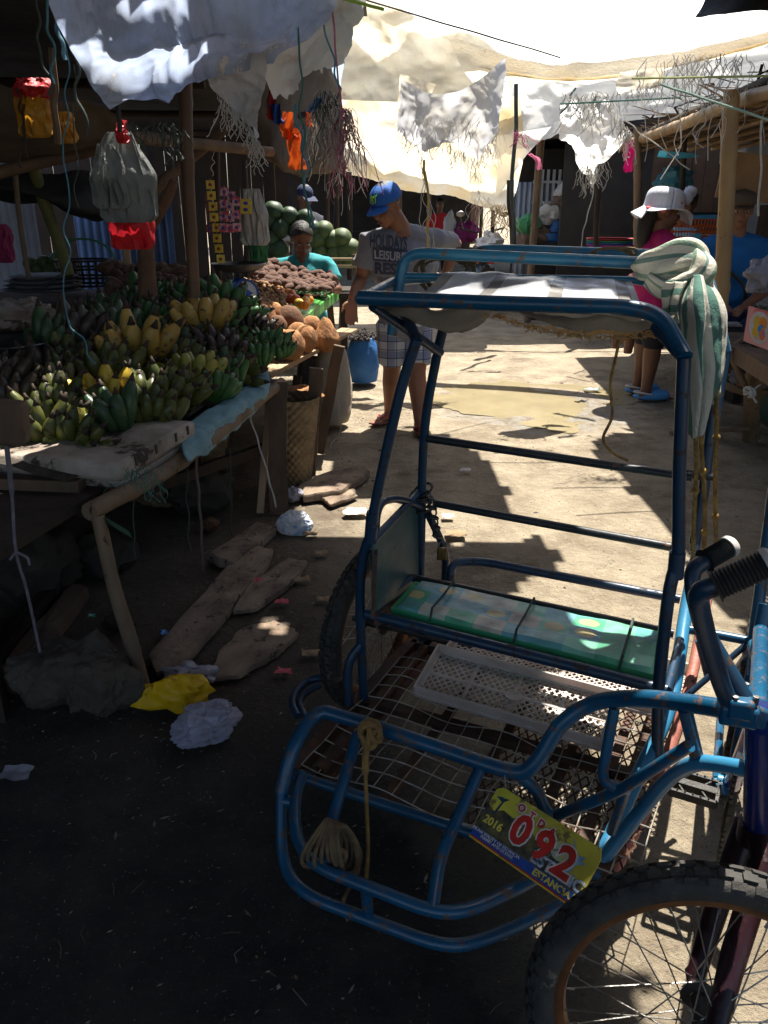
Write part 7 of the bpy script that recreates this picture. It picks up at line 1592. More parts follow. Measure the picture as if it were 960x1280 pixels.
strand(366, -10, 388, 285, 3.3, .004, STRG, 'long green straw twine hanging in front of the melon seller', 5, 10)
strand(370, 130, 392, 285, 3.32, .007, STRB, 'flat blue-green straw band beside the long green twine', 5, 8, flat=.3)
strand(395, -10, 425, 110, 3.5, .005, STRB, 'dark blue twine hanging left of the pink one', 3, flat=.4)
strand(415, -10, 428, 150, 3.6, .005, STRP, 'pink straw twine hanging straight down near the top centre', 2, flat=.5)
strand(268, 190, 266, 220, 3.2, .0012, STRW, 'single white thread curling below the hanging plastic end', 4)
strand(645, 105, 640, 306, 7.8, .018, STRD, 'dark green straw rope hanging right of the lane centre', 3)
strand(444, -4, 700, 72, 5.0, .005, STRD, 'thin dark rope strung across the bright sheets', 2, Y1=6.0)
strand(424, -3, 480, 12, 4.5, .008, mat('lime_twine', (.3, .5, .08), None, 9, .6, 0), 'short lime green rope at the top centre', 1)
strand(742, 230, 726, 312, 5.3, .0035, STRW, 'thin white string running from the bunched cloth down to the hoop', 2)
strand(700, 142, 720, 110, 5.5, .006, STRG, 'green twine knot above the bunched white cloth', 5, 4)
strand(780, 150, 862, 212, 5.0, .0035, STRW, 'white string curving towards the thick bamboo post', 3, 8)
strand(825, 105, 960, 150, 4.2, .006, mat('pale_green_cord', (.35, .5, .42), (.25, .4, .34), 30, .7, .3), 'pale green cord stretched over the right-hand eave', 2, 8, cat='cord')
strand(790, 98, 960, 95, 4.6, .006, mat('lime_cord', (.45, .5, .2), None, 30, .7, .3), 'yellow-green cord strung along the right-hand roof', 1, 6, cat='cord')
strand(700, 130, 850, 122, 5.0, .005, STRG, 'green cord strung from the bunched cloth to the eave', 1, 6, cat='cord')
strand(952, 150, 948, 270, 3.9, .005, STRW, 'white twisted string hanging in front of the woman in the brown cap', 2, 8)
strand(530, 200, 535, 320, 4.6, .010, STRY, 'yellow straw band tied to the roof hoop beside the man', 6, 8, flat=.3, cat='straw band')
for k in range(5): strand(528 + k * 2, 190 + 12 * k, 530 + k * 4, 330, 4.55, .002, STRW, 'thin white straw thread hanging beside the yellow band, ' + ['the longest', 'second longest', 'third longest', 'fourth longest', 'the shortest'][k], 5, 8)
# pink and white straw tuft
def tuft(name, x0, x1, y0, L_, Y, n, mats, label, spread=.4, r=.0016):
    for i, mt in enumerate(mats if isinstance(mats, list) else [mats]):
        m = MB(); fringe(m, P(x0, y0, Y), P(x1, y0, Y), n, L_, r, spread); tag(m.build(name, mt), label + (', ' + mt.name.split('_')[0] + ' strands' if isinstance(mats, list) else ''), 'straw tuft')
tuft('straw_tuft', 424, 440, 140, .42, 4.4, 50, [STRP, STRW], 'tuft of shredded straw hanging left above the blue cap', .25)
tuft('straw_tuft', 395, 425, 118, .40, 4.4, 26, [STRD, STRW], 'loose twine tangle between the tarp panel and the tuft', .3)
tuft('straw_tuft', 800, 955, 78, .50, 4.7, 26, STRW, 'row of long white shredded threads over the thick bamboo post', .35, .0022)
tuft('straw_tuft', 840, 935, 72, .24, 4.75, 36, STRW, 'short white shredded threads above the bamboo eave', .5, .002)
tuft('straw_tuft', 700, 790, 118, .24, 5.2, 50, STRW, 'white threads fraying left of the bamboo eave beam', .5, .002)
tuft('straw_tuft', 520, 600, 150, .30, 6.2, 40, STRW, 'sparse pale threads under the grey sackcloth', .4)
tuft('straw_tuft', 150, 232, 160, .12, 3.2, 30, STRD, 'dark dried twine tufts hanging along the bamboo roof pole', .4, .002)
tuft('straw_tuft', 156, 200, 590, .10, 2.25, 26, STRG, 'green shredded twine tied under the edge of the banana table', .5, .0012)
tuft('straw_tuft', 640, 656, 165, .2, 7.6, 10, STRP, 'small pink strands by the dark green rope', .6, .003)
tuft('straw_tuft', 610, 640, 258, .35, 8.3, 26, mat('tan_threads', (.45, .33, .18), None, 9, .8, 0), 'tan frayed threads at the tip of the yellowed tarpaulin', .5, .003)
strand(246, 570, 256, 740, 2.9, .006, mat('grey_brown_strip', (.12, .09, .08), None, 9, .8, .2), 'grey-brown plastic strip hanging from the corner of the blue cloth', 2, 8, flat=.5)
strand(230, 575, 240, 690, 2.7, .003, STRD, 'dark thread hanging beside the grey-brown strip', 4)
strand(288, 560, 290, 670, 3.1, .003, STRD, 'dark thread hanging behind the blue cloth', 2)
strand(165, 590, 170, 700, 2.3, .0025, STRD, 'dark thread hanging near the corner of the banana table', 2)
strand(311, 515, 345, 634, 3.3, .004, STRW, 'white string looping down past the plank legs', 3, 8)
strand(424, 545, 380, 600, 4.6, .0028, STRW, 'white thread trailing from the white sack', 5, 6)
strand(423, 440, 424, 545, 4.72, .0022, STRW, 'white threads hanging down the white sack', 4, 8)
# banana leaf tie at table corner
m = MB(); a, b = Z(60, 622, .5) + V((0, -.05, .03)), Z(165, 668, .5)
m.grid(lambda u, v: a.lerp(b, u) + UP * ((v - .5) * .03 + .02 * math.sin(u * 3)) + V((0, -.02 * v, 0)), 20, 3); tag(m.build('leaf_tie', mat('dry_green_leaf', (.05, .12, .08), (.08, .16, .10), 9, .7, .5)), 'dull green leaf strip tied round the corner of the banana table', 'leaf')
# grey bags, red bag, other bag
def flatbag(c, w, h, m_, label, seed=0, d=.05, top=.4, name='hanging_bag'):
    mb = MB()
    def f(u, v):
        a = 2 * math.pi * u; k = top + (1 - top) * min(1, v * 2.2) ** .8; 
        if v > .93: k *= 1 - .25 * (v - .93) / .07
        return c + V((math.cos(a) * w / 2 * k, math.sin(a) * d * k * (.4 + .6 * math.sin(math.pi * min(v, .9) / .95)), -h * v)) + V((1, .4, 0)) * (.014 * noise.noise(V((math.cos(a) * 3, math.sin(a) * 3, v * 3 + seed)))) + V((0, -1, 0)) * .012 * (1 - 3 * abs(noise.noise(V((math.cos(a) * 4, seed, v * 2)))))
    mb.grid(f, 40, 26); return tag(mb.build(name, m_), label, 'bag')
GBAG = mat('grey_plastic_bag', (.22, .23, .22), (.15, .155, .15), 5, .4, .6, 16, trans=.25, crinkle=1.4, cscale=7, dist=.02)
flatbag(P(150, 165, 2.95), .20, .285, GBAG, 'bundle of grey plastic bags hanging over the red bag', 3)
flatbag(P(132, 180, 2.9), .12, .20, GBAG, 'smaller grey bag end hanging at the left of the bag bundle', 5, .03)
flatbag(P(160, 240, 3.0), .15, .19, mat('red_plastic_bag', (.55, .02, .03), (.42, .01, .02), 5, .35, .6, 16, trans=.3), 'bright red plastic bag hanging under the grey bundle', 6, .05, .8)
flatbag(P(151, 150, 2.9), .03, .07, MT['red_plastic_bag'], 'small red plastic knot above the grey bag bundle', 8, .02)
flatbag(P(315, 236, 4.8), .16, .30, mat('white_grey_bag', (.42, .42, .40), (.34, .34, .33), 5, .5, .5, 16, trans=.2), 'white-grey bag hanging right of the snack packets', 9, .04, .5)
flatbag(P(322, 280, 4.9), .10, .22, mat('green_cloth_bag', (.02, .12, .05), None, 5, .7, .3), 'dark green bag behind the white-grey bag', 10, .03, .9)
flatbag(P(40, 118, 2.95), .11, .13, mat('orange_yellow_bag', (.55, .28, .02), (.4, .18, .02), 5, .4, .5, 16, trans=.3), 'orange-yellow bag hanging below the red ruffle at the top left', 12, .04, .9)
flatbag(P(42, 98, 2.95), .13, .06, mat('red_ruffle', (.4, .015, .02), None, 5, .5, .5), 'red ruffled bag top at the upper left', 13, .05, .7)
flatbag(P(48, 138, 2.97), .08, .05, WHS, 'white bag bottom glowing under the orange-yellow bag', 15, .03, .9)
flatbag(P(82, 140, 3.1), .06, .10, MT['orange_yellow_bag'], 'small orange bag right of the root-like stick', 14, .03, .6)
flatbag(P(0, 280, 3.2), .07, .14, mat('maroon_cloth', (.15, .01, .05), None, 5, .8, .3), 'maroon cloth end at the left edge of the picture', 16, .03, .8)
# snack sachets strips
random.seed(61)
SY = mat('yellow_sachet', (.62, .45, .03), (.5, .33, .02), 30, .3, .2); SR = mat('red_sachet', (.5, .04, .06), (.55, .3, .32), 40, .3, .2, lo=.48, hi=.52); SBR = mat('dark_red_sachet', (.22, .03, .02), None, 20, .3, .2); SBL = mat('blue_sachet_print', (.03, .05, .25), None, 20, .35, 0)
def sachets(x, y0, y1, Y, m_, label, w=.045, rowh=.05, tilt=0, parts=None):
    a, b = P(x, y0, Y), P(x + tilt, y1, Y); n = max(2, int((a - b).length / rowh)); mb = MB(); mb2 = MB()
    for i in range(n):
        t = (i + .5) / n; c = a.lerp(b, t) + V((U(-.004, .004), U(-.01, .01), 0)); rot = Matrix.Rotation(U(-.3, .3), 3, 'Z')
        mb.box(c, (w, .009, rowh * .86), rot); mb.box(c, (w * .9, .014, rowh * .6), rot); mb2.ell(c + V((0, -.006, 0)), (w * .26, .004, rowh * .2), rot, 8, 5)
    mb.tube([a, b], .002, 4); mb2.tube([a + V((0, -.004, 0)), b + V((0, -.004, 0))], .002, 4)
    o = tag(mb.build('sachet_strip', m_), label, 'sachets', 'strips of snack sachets'); mb2.build('sachet_print', parts or SBL, o, origin=WL[o.name]); return o
sachets(262, 224, 330, 4.6, SY, 'long yellow strip of sachets, lowest hanging one', parts=SBR, tilt=14)
for i, (x, lb) in enumerate(((280, 'left'), (288, 'middle'), (296, 'right'))): sachets(x, 232 + i * 6, 292, 4.6, SR, 'red and blue strip of sachets, %s one of three' % lb)
sachets(262, 240, 292, 4.65, SBR, 'dark red strip of sachets behind the long yellow one')
sachets(307, 250, 266, 4.6, SY, 'short yellow packet right of the red strips', w=.06)
# coloured rags under the sagging tarp
def rag(pts, w, m_, label):
    p = catmull(pts, 8); mb = MB(); n = len(p)
    mb.grid(lambda u, v: p[min(n - 1, int(v * (n - 1)))] + V(((u - .5) * w * (1 + .4 * noise.noise(V((v * 4, 1, 1)))), .02 * math.sin(u * 9 + v * 5), .01 * noise.noise(V((u * 4, v * 4, 0))))), 10, n - 1); return tag(mb.build('hanging_rag', m_), label, 'rag')
ORR = mat('orange_rag', (.70, .13, .02), (.6, .09, .015), 9, .8, .4, trans=.35)
rag([P(362, 140, 4.5), P(358, 160, 4.5), P(366, 175, 4.5)], .07, ORR, 'orange rag knotted above the melon seller, upper piece'); rag([P(366, 160, 4.5), P(370, 188, 4.5), P(373, 212, 4.5)], .085, ORR, 'orange rag hanging in a point above the melon seller')
rag([P(386, 140, 4.6), P(386, 152, 4.6), P(388, 158, 4.6)], .03, ORR, 'tiny orange rag right of the larger orange one')
rag([P(342, 112, 4.5), P(339, 130, 4.5), P(342, 150, 4.5)], .05, mat('dark_red_rag', (.3, .02, .02), None, 9, .8, .4), 'dark red rag left of the orange ones'); rag([P(344, 130, 4.48), P(346, 145, 4.48), P(350, 155, 4.48)], .05, mat('blue_rag', (.02, .06, .25), None, 9, .8, .4), 'dark blue rag below the dark red one')
rag([P(400, 122, 4.4), P(392, 135, 4.4), P(388, 140, 4.4)], .05, mat('bright_blue_rag', (.02, .2, .5), None, 9, .8, .4), 'bright blue rag scrap right of the orange ones')
rag([P(786, 175, 6.4), P(786, 195, 6.4), P(785, 215, 6.4)], .07, mat('hot_pink_rag', (.55, .01, .15), None, 9, .8, .4, trans=.2), 'hot pink rag hanging by the second bamboo post')
rag([P(662, 192, 7.5), P(672, 200, 7.5), P(674, 212, 7.5)], .05, STRP, 'pink rag scrap right of the dark green rope')
cloth('teal_awning', [[P(825, 188, 6.2), P(850, 190, 6.2), P(870, 192, 6.2)], [P(822, 196, 6.2), P(850, 198, 6.2), P(876, 196, 6.2)]], 12, 6, mat('teal_plastic_sheet', (.05, .25, .32), None, 5, .4, .4, trans=.3), 'small teal plastic sheet hanging under the bamboo roof', 'plastic sheet', wr=.02)
m = MB(); m.box(P(940, 222, 5.6), (.42, .02, .28), Matrix.Rotation(.1, 3, 'Y')); tag(m.build('cardboard_piece', mat('brown_cardboard', (.30, .18, .09), (.22, .13, .07), 6, .85, .3)), 'brown cardboard sheet hanging behind the bamboo post above the brown cap', 'cardboard')
crumple(P(843, 225, 7.4), (.14, .10, .10), .5, mat('blue_green_sacking', (.06, .25, .3), (.03, .12, .2), 5, .5, .5), 'stuffed_bag', 'bluish bag lying high behind the woman in the hat', 'bag', seed=51)
m = MB(); m.box(P(936, 248, 7.0), (.32, .02, .10)); tag(m.build('white_notice', mat('pale_notice', (.35, .37, .40), None, 8, .7, .2)), 'small pale board behind the two seated people', 'board')
# ---- far stalls down the lane
FAR = mat('far_dark_boarding', (.02, .018, .018), (.035, .03, .028), 5, .9, .3)
def shed(x0, x1, Y, h, label, roof=MT['dark_roof_matting'], depth=2.5, z1=None):
    t = thing('market_stall', ((x0 + x1) / 2, Y, 0), label, 'stall')
    m = MB(); m.box(((x0 + x1) / 2, Y + depth, h / 2), (x1 - x0, .08, h)); m.build('back_wall', FAR, t)
    m = MB(); m.poly([V((x0 - .3, Y - .4, h)), V((x1 + .3, Y - .4, h)), V((x1 + .3, Y + depth + .2, h + .3)), V((x0 - .3, Y + depth + .2, h + .3))], UP * .07); m.build('roof', roof, t)
    for x in (x0, (x0 + x1) / 2, x1): m = MB(); m.tube([(x, Y, 0), (x + .02, Y, h + .05)], .045, 8); m.build('post', BAMBOOD, t)
    m = MB(); m.box(((x0 + x1) / 2, Y + .6, .75), (x1 - x0 - .2, .9, .05)); m.build('counter', WOODD, t)
    return t
shed(-2.2, .3, 17.0, 2.2, 'dark stall far down the lane on the left'); shed(-.2, 2.4, 21.0, 2.3, 'dark stall closing the far end of the lane'); shed(2.9, 5.6, 15.5, 2.1, 'dark stall far down on the right behind the motorbike')
shed(1.75, 3.7, 9.9, 2.0, 'dark stall with slatted back wall in the right middle distance', depth=1.6)
m = MB()
random.seed(90)
sa, sb2 = P(655, 235, 11.0), P(760, 300, 11.0)
for i in range(22): x = 2.0 + i * .075; m.box((x, 11.3, 1.35), (.035, .02, .8))
for z in (1.1, 1.35, 1.6): m.box((2.8, 11.27, z), (1.7, .015, .03))
tag(m.build('lattice_screen', mat('pale_lath', (.55, .60, .68), (.4, .45, .5), 5, .7, .2)), 'pale slatted screen at the back of the right middle stall', 'screen')
corr((1.75, 11.35, 0), (2.6, 11.35, 0), 1.3, .3, mat('pale_blue_siding', (.30, .36, .48), None, 3, .6, .2, 12), 'pale blue boarding glimpsed in the right middle stall', name='siding')
# goods in the middle stall
random.seed(91)
GC = [mat('goods_green', (.03, .2, .08), None, 5, .6, .3), mat('goods_blue', (.03, .12, .35), None, 5, .6, .3), mat('goods_red', (.3, .03, .04), None, 5, .6, .3), mat('goods_white', (.45, .45, .45), None, 5, .6, .3), mat('goods_brown', (.12, .08, .06), None, 5, .8, .3)]
GN = ['green', 'blue', 'red', 'white', 'brown']
for i, (x, y, k) in enumerate(((662, 282, 0), (690, 268, 3), (700, 285, 1), (705, 255, 4), (720, 278, 4), (675, 295, 4), (740, 290, 0), (752, 300, 2), (765, 298, 4), (688, 300, 1), (730, 300, 4), (660, 300, 4), (712, 240, 3))):
    crumple(P(x, y, 10.3), (.16, .12, .12), .4, GC[k], 'goods_sack', '%s sack of goods in the right middle stall, %s from the left' % (GN[k], ORD[min(11, sorted(range(13), key=lambda q: (662, 690, 700, 705, 720, 675, 740, 752, 765, 688, 730, 660, 712)[q]).index(i))]), 'sack', seed=i, n=20, group='sacks in the right middle stall')
m = MB(); m.box((2.75, 10.4, .45), (1.9, .7, .9)); tag(m.build('stall_counter', FAR), 'dark counter carrying the sacks in the right middle stall', 'counter')
for i in range(4): m = MB(); c = P(762, 302 + i * 2.5, 8.6); m.lathe([(.20, 0), (.24, .03), (.24, .035), (.2, .03)], c, None, 20); tag(m.build('plastic_basin', [GC[2], GC[0], GC[1], mat('goods_purple', (.2, .03, .2), None, 5, .5, 0)][i]), ['red', 'green', 'blue', 'purple'][i] + ' plastic basin in the low stack at the foot of the brown plank wall', 'basin')
m = MB(); m.beam(P(762, 318, 8.6) + V((-.3, 0, -.06)), P(762, 318, 8.6) + V((.3, 0, -.06)), .5, .05); o = tag(m.build('low_stool', WOODD), 'low dark stool under the plastic basins', 'stool')
pole(P(748, 235, 8.4), P(745, 330, 8.4), .03, 'dark_post', WOODD, 'thin dark post in the right middle stall, nearest the basins', 'post')
pole(P(638, 225, 8.0), P(642, 320, 8.0), .035, 'dark_post', WOODD, 'dark post right of the lane centre beside the straw rope', 'post')
pole(P(600 + 16, 258, 12.5), P(616, 312, 12.5), .03, 'dark_post', WOODD, 'thin post behind the far motorbike', 'post')
m = MB(); 
crumple(P(583, 290, 14.5), (.2, .18, .17), .3, mat('magenta_sack', (.22, .02, .12), None, 5, .7, .4), 'stuffed_sack', 'magenta stuffed sack far down the lane', 'sack', seed=70, n=24)
crumple(P(562, 283, 14.5), (.1, .1, .22), .3, GC[3], 'stuffed_sack', 'pale stuffed sack beside the far magenta one', 'sack', seed=71, n=24)
m = MB(); m.lathe([(0, 0), (.14, 0), (.16, .5), (.16, .52), (0, .52)], V((P(597, 300, 15).x, 15.0, 0)), None, 18); tag(m.build('blue_drum', mat('turquoise_drum', (.04, .28, .40), None, 5, .5, 0)), 'turquoise drum beside the far motorbike', 'drum')
m = MB(); m.grid(lambda u, v: V((-2.0 + 6.5 * u, 12.2 + 10 * v, 2.35 + .15 * noise.noise(V((u * 5, v * 5, 0))))), 30, 30); tag(m.build('far_tarpaulin', TDARK), 'dark tarpaulin shading the far end of the lane', 'tarpaulin')  # unseen, added only to shade the far ground
# motorbike seen from behind
mc = P(609, 306, 11.0); mc.z = 0
mo = thing('motorbike', mc, 'parked motorbike seen from behind far down the lane', 'motorbike')
m = MB(); m.tube([mc + V((0, .3 * math.cos(a), .29 + .26 * math.sin(a))) for a in [k * math.pi / 12 for k in range(24)]], .045, 8, closed=True); m.build('rear_wheel', TYRE, mo)
m = MB(); m.tube([mc + V((0, 1.2 + .3 * math.cos(a), .29 + .26 * math.sin(a))) for a in [k * math.pi / 12 for k in range(24)]], .04, 8, closed=True); m.build('front_wheel', TYRE, mo)
m = MB(); m.ell(mc + V((0, .1, .72)), (.12, .4, .10)); m.ell(mc + V((0, .6, .70)), (.15, .25, .14)); m.ell(mc + V((0, .5, .45)), (.14, .3, .16)); m.build('body', mat('black_bike_body', (.02, .02, .025), None, 5, .3, 0, coat=.5), mo)
m = MB(); m.box(mc + V((0, -.2, .66)), (.16, .06, .10)); m.build('tail_light', mat('red_tail_lens', (.6, .01, .01), None, 5, .2, 0), mo, bevel=.01)
for q in (-1, 1): m = MB(); m.ell(mc + V((q * .15, -.18, .64)), (.04, .03, .03)); m.build('indicator', mat('orange_lens', (.7, .2, .02), None, 5, .2, 0), mo); m = MB(); m.tube([mc + V((q * .05, .8, .95)), mc + V((q * .32, .75, 1.02))], .015, 6); m.build('handlebar', BLACKM, mo); m = MB(); m.tube([mc + V((q * .25, .75, 1.0)), mc + V((q * .3, .72, 1.18))], .006, 5); m.ell(mc + V((q * .3, .7, 1.2)), (.06, .015, .04)); m.build('mirror', STEEL, mo)
m = MB(); m.box(mc + V((0, -.24, .50)), (.16, .01, .12)); m.build('mudguard', BLACKM, mo)
crumple(mc + V((.05, .1, .86)), (.16, .2, .12), .4, GC[3], 'white_bundle', 'white bundle tied on the seat of the far motorbike', 'bundle', seed=72, n=24)
# trees far beyond
def tree(x, y, h, r, label, seed):
    random.seed(seed); t = thing('tree', (x, y, 0), label, 'tree')
    m = MB(); m.tube(catmull([(x, y, 0), (x + .1, y, h * .3), (x - .1, y, h * .6), (x, y, h * .8)], 4), [.22 - .012 * i for i in range(13)], 8)
    for k in range(6): a = U(0, 6.28); m.tube([(x, y, h * U(.45, .6)), (x + math.cos(a) * r * .6, y + math.sin(a) * r * .6, h * U(.75, .95))], [.08, .02], 6)
    m.build('trunk', MT['rough_brown_bark'], t); m = MB()
    for k in range(26):
        a = U(0, 6.28); q = r * U(.1, 1) ** .6; c = V((x + math.cos(a) * q, y + math.sin(a) * q, h * U(.55, 1.05)))
        for j in range(130): d = V((random.gauss(0, .35), random.gauss(0, .35), random.gauss(0, .26))); p = c + d; e = V((U(-1, 1), U(-1, 1), U(-1, 1))).normalized() * U(.07, .16); f = e.cross(V((U(-1, 1), U(-1, 1), U(-1, 1)))).normalized() * U(.03, .06); m.add([p - e, p - f, p + e, p + f], [(0, 1, 2, 3)])
    m.build('crown', mat('tree_leaf', (.04, .09, .025), (.08, .13, .035), 2, .6, 0, trans=.3), t)
tree(-5, 26, 6, 2.4, 'leafy tree standing beyond the far left stalls', 1); tree(3, 29, 6.5, 2.6, 'leafy tree standing beyond the end of the lane', 2); tree(10, 25, 6, 2.5, 'leafy tree standing beyond the right stalls', 3)
# ---- unseen covers added overhead, cut out to place shade and sun patches
def ground_poly(pp): return [Z(x, y) for x, y in pp]
SV_ = V((.20, .36, 1.0))
LIT = [ground_poly(p) for p in (
    [(560, 392), (550, 440), (556, 500), (568, 540), (604, 570), (636, 612), (640, 652), (690, 672), (706, 690), (690, 716), (640, 728), (645, 760), (700, 770), (700, 860), (1010, 860), (900, 760), (846, 668), (800, 620), (742, 560), (748, 548), (762, 540), (758, 500), (722, 478), (704, 470), (690, 420), (700, 384), (720, 370), (780, 300), (800, 285), (560, 285), (480, 330), (470, 400), (520, 380)],
    [(366, 620), (430, 618), (560, 630), (650, 640), (700, 655), (640, 676), (500, 670), (420, 668), (372, 668)],
    [(740, 860), (960, 790), (1040, 800), (1040, 930), (960, 1010), (900, 1075), (850, 1085), (800, 1060), (740, 1000)],
    [(700, 1100), (980, 1010), (1100, 1100), (1100, 1300), (900, 1300), (870, 1220), (800, 1400), (770, 1340), (800, 1200), (760, 1150)],
    [(338, 775), (352, 780), (345, 800), (330, 795)])]
LIT += [[V((x, y, 0)) for x, y in q] for q in ([(.3, 1.1), (.5, 1.1), (.76, 1.5), (.5, 1.68), (.34, 1.66)], [(-.2, 1.22), (.27, 1.02), (.31, 1.27), (-.1, 1.44)], [(.3, .35), (.7, .35), (.85, .9), (.62, 1.1), (.45, .92), (.3, .9)], [(-1.7, 1.7), (-1.0, 2.2), (-.97, 2.7), (-1.3, 2.5), (-1.7, 2.25)], [(-.9, 3.8), (-.35, 3.85), (-.2, 4.65), (-.7, 4.7)])]
def inpoly(x, y, poly):
    c = False; n = len(poly); j = n - 1
    for i in range(n):
        a, b = poly[i], poly[j]
        if (a.y > y) != (b.y > y) and x < (b.x - a.x) * (y - a.y) / (b.y - a.y) + a.x: c = not c
        j = i
    return c
def cover(name, x0, x1, y0, y1, z, cell, m_, label, wave=.04):
    nu, nv = int((x1 - x0) / cell), int((y1 - y0) / cell); mb = MB(); zz = z
    def pos(u, v): x = x0 + (x1 - x0) * u; y = y0 + (y1 - y0) * v; return V((x, y, zz + wave * noise.noise(V((x * .8, y * .8, 3)))))
    def keep(u, v):
        p = pos(u, v); k = p.z; gx, gy = p.x - SV_.x * k, p.y - SV_.y * k
        gx += .05 * noise.noise(V((gx * 5, gy * 5, 1))); gy += .05 * noise.noise(V((gx * 5, gy * 5, 8)))
        return not any(inpoly(gx, gy, q) for q in LIT)
    mb.grid(pos, nu, nv, keep=keep); o = mb.build(name, m_); return tag(o, label, 'tarpaulin')
cover('overhead_tarpaulin', -3.6, 4.2, -1.6, 5.9, 2.62, .045, TBROWN, 'torn brown tarpaulin stretched over the near end of the lane')  # unseen, added to block sun outside the LIT holes
cover('overhead_tarpaulin', -1.2, -.12, 5.92, 6.6, 2.60, .045, TBROWN, 'torn brown tarpaulin end hanging over the man in the blue cap')  # unseen, added to keep the man in shade
# stall roof left (low), opaque
m = MB(); m.grid(lambda u, v: V((-5.3 + (4.4 if v > .42 else 4.2) * u, .3 + 9.6 * v, 2.02 + .12 * math.sin(u * 2) - .10 * u + .03 * noise.noise(V((u * 5, v * 9, 0))))), 30, 40, keep=lambda u, v: not (v > .60 and u < .62)); o = m.build('tarpaulin_canopy', TDARK); o.modifiers.new('t', 'SOLIDIFY').thickness = .02; tag(o, 'dark tarpaulin roof over the left-hand stalls', 'roof')
for i, y in enumerate((1.2, 3.0, 4.9, 6.6, 8.4)): pole(V((-5.2, y, 2.0)), V((-1.0 if y > 4 else -1.75, y + .1, 1.98)), .028, 'rafter_pole', WOODD, 'dark rafter pole under the left-hand roof, %s from the camera' % ORD[i], 'pole', 'rafter poles under the left-hand roof')
m = MB(); m.grid(lambda u, v: V((-5.3, -.5 + 10 * u, 2.1 * v)), 2, 2); o = m.build('end_wall', TDARK); o.modifiers.new('t', 'SOLIDIFY').thickness = .03; tag(o, 'dark tarpaulin wall closing the outer side of the left-hand stalls', 'wall')
for (a, b, lb) in (((-3.8, -1.2, 0), (-3.8, .2, 0), 'plank wall on the left behind the photographer'), ((4.4, -1.0, 0), (4.4, 2.0, 0), 'plank wall on the right behind the photographer')): plankwall(a, b, 2.6, WOODD, lb)
for o in list(bpy.data.objects):
    if o.parent is None and 'category' in o.keys() and 'kind' not in o.keys(): o['kind'] = 'thing'
# dark bundles stored under the left tables
random.seed(300)
for i, (x, y, s_, lb) in enumerate(((30, 700, .16, 'dark lumpy sack under the banana table, nearest the left edge'), (250, 610, .13, 'dark lumpy sack under the banana table, beside the wide basket'), (130, 690, .10, 'dark lumpy sack under the banana table, behind its front leg'))):
    c = Z(x, y, s_ * .8); crumple(c, (s_ * 1.2, s_, s_ * .85), .4, MT['dark_sacking'], 'stored_sack', lb, 'sack', seed=80 + i, wr=.05)
for o in list(bpy.data.objects):
    if o.parent is None and 'category' in o.keys() and 'kind' not in o.keys(): o['kind'] = 'thing'
# =================================================================== GROUND, LIGHT, CAMERA
SUNV = V((.20, .36, 1.0)).normalized()
def gz(x, y):
    return 0
gm = bpy.data.materials.new('trodden_earth'); gm.use_nodes = True; nt = gm.node_tree; N = nt.nodes; L = nt.links; b = N['Principled BSDF']
geo = N.new('ShaderNodeNewGeometry')
def nz(s, d=8, r=.62, vec=None):
    n = N.new('ShaderNodeTexNoise'); n.inputs['Scale'].default_value = s; n.inputs['Detail'].default_value = d; n.inputs['Roughness'].default_value = r; L.new(vec or geo.outputs['Position'], n.inputs[0]); return n
def mr(src, a, b_, c=0, d=1):
    n = N.new('ShaderNodeMapRange'); n.inputs[1].default_value = a; n.inputs[2].default_value = b_; n.inputs[3].default_value = c; n.inputs[4].default_value = d; L.new(src, n.inputs[0]); return n.outputs[0]
def mixc(f, a, b_, mode='MIX'):
    n = N.new('ShaderNodeMix'); n.data_type = 'RGBA'; n.blend_type = mode
    if isinstance(f, float): n.inputs[0].default_value = f
    else: L.new(f, n.inputs[0])
    for (k, q) in ((6, a), (7, b_)):
        if isinstance(q, tuple): n.inputs[k].default_value = q + (1,)
        else: L.new(q, n.inputs[k])
    return n.outputs[2]
def mth(op, a, b_):
    n = N.new('ShaderNodeMath'); n.operation = op
    for k, q in ((0, a), (1, b_)):
        if isinstance(q, (int, float)): n.inputs[k].default_value = q
        else: L.new(q, n.inputs[k])
    return n.outputs[0]
sep = N.new('ShaderNodeSeparateXYZ'); L.new(geo.outputs['Position'], sep.inputs[0])
big = nz(.9, 5); med = nz(4, 8); fin = nz(26, 8, .7); vfin = nz(120, 4, .7)
# damp black soil plus painted shade on the stall side, pale trodden lane dust
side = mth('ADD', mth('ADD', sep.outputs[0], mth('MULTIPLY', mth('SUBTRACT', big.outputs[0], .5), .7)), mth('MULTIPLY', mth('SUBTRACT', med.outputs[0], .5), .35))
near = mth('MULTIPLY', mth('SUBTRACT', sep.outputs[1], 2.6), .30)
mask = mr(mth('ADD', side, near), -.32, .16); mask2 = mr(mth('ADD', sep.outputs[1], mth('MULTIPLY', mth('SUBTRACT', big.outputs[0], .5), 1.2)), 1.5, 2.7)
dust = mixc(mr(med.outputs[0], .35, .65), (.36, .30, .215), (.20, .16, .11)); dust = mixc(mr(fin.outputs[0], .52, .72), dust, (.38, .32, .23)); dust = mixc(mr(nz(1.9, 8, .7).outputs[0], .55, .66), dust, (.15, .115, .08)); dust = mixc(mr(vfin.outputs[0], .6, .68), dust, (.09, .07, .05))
soil = mixc(mr(med.outputs[0], .35, .65), (.014, .0145, .015), (.048, .043, .037)); soil = mixc(mr(fin.outputs[0], .55, .7), soil, (.055, .046, .036)); soil = mixc(mr(vfin.outputs[0], .66, .7), soil, (.2, .18, .15))
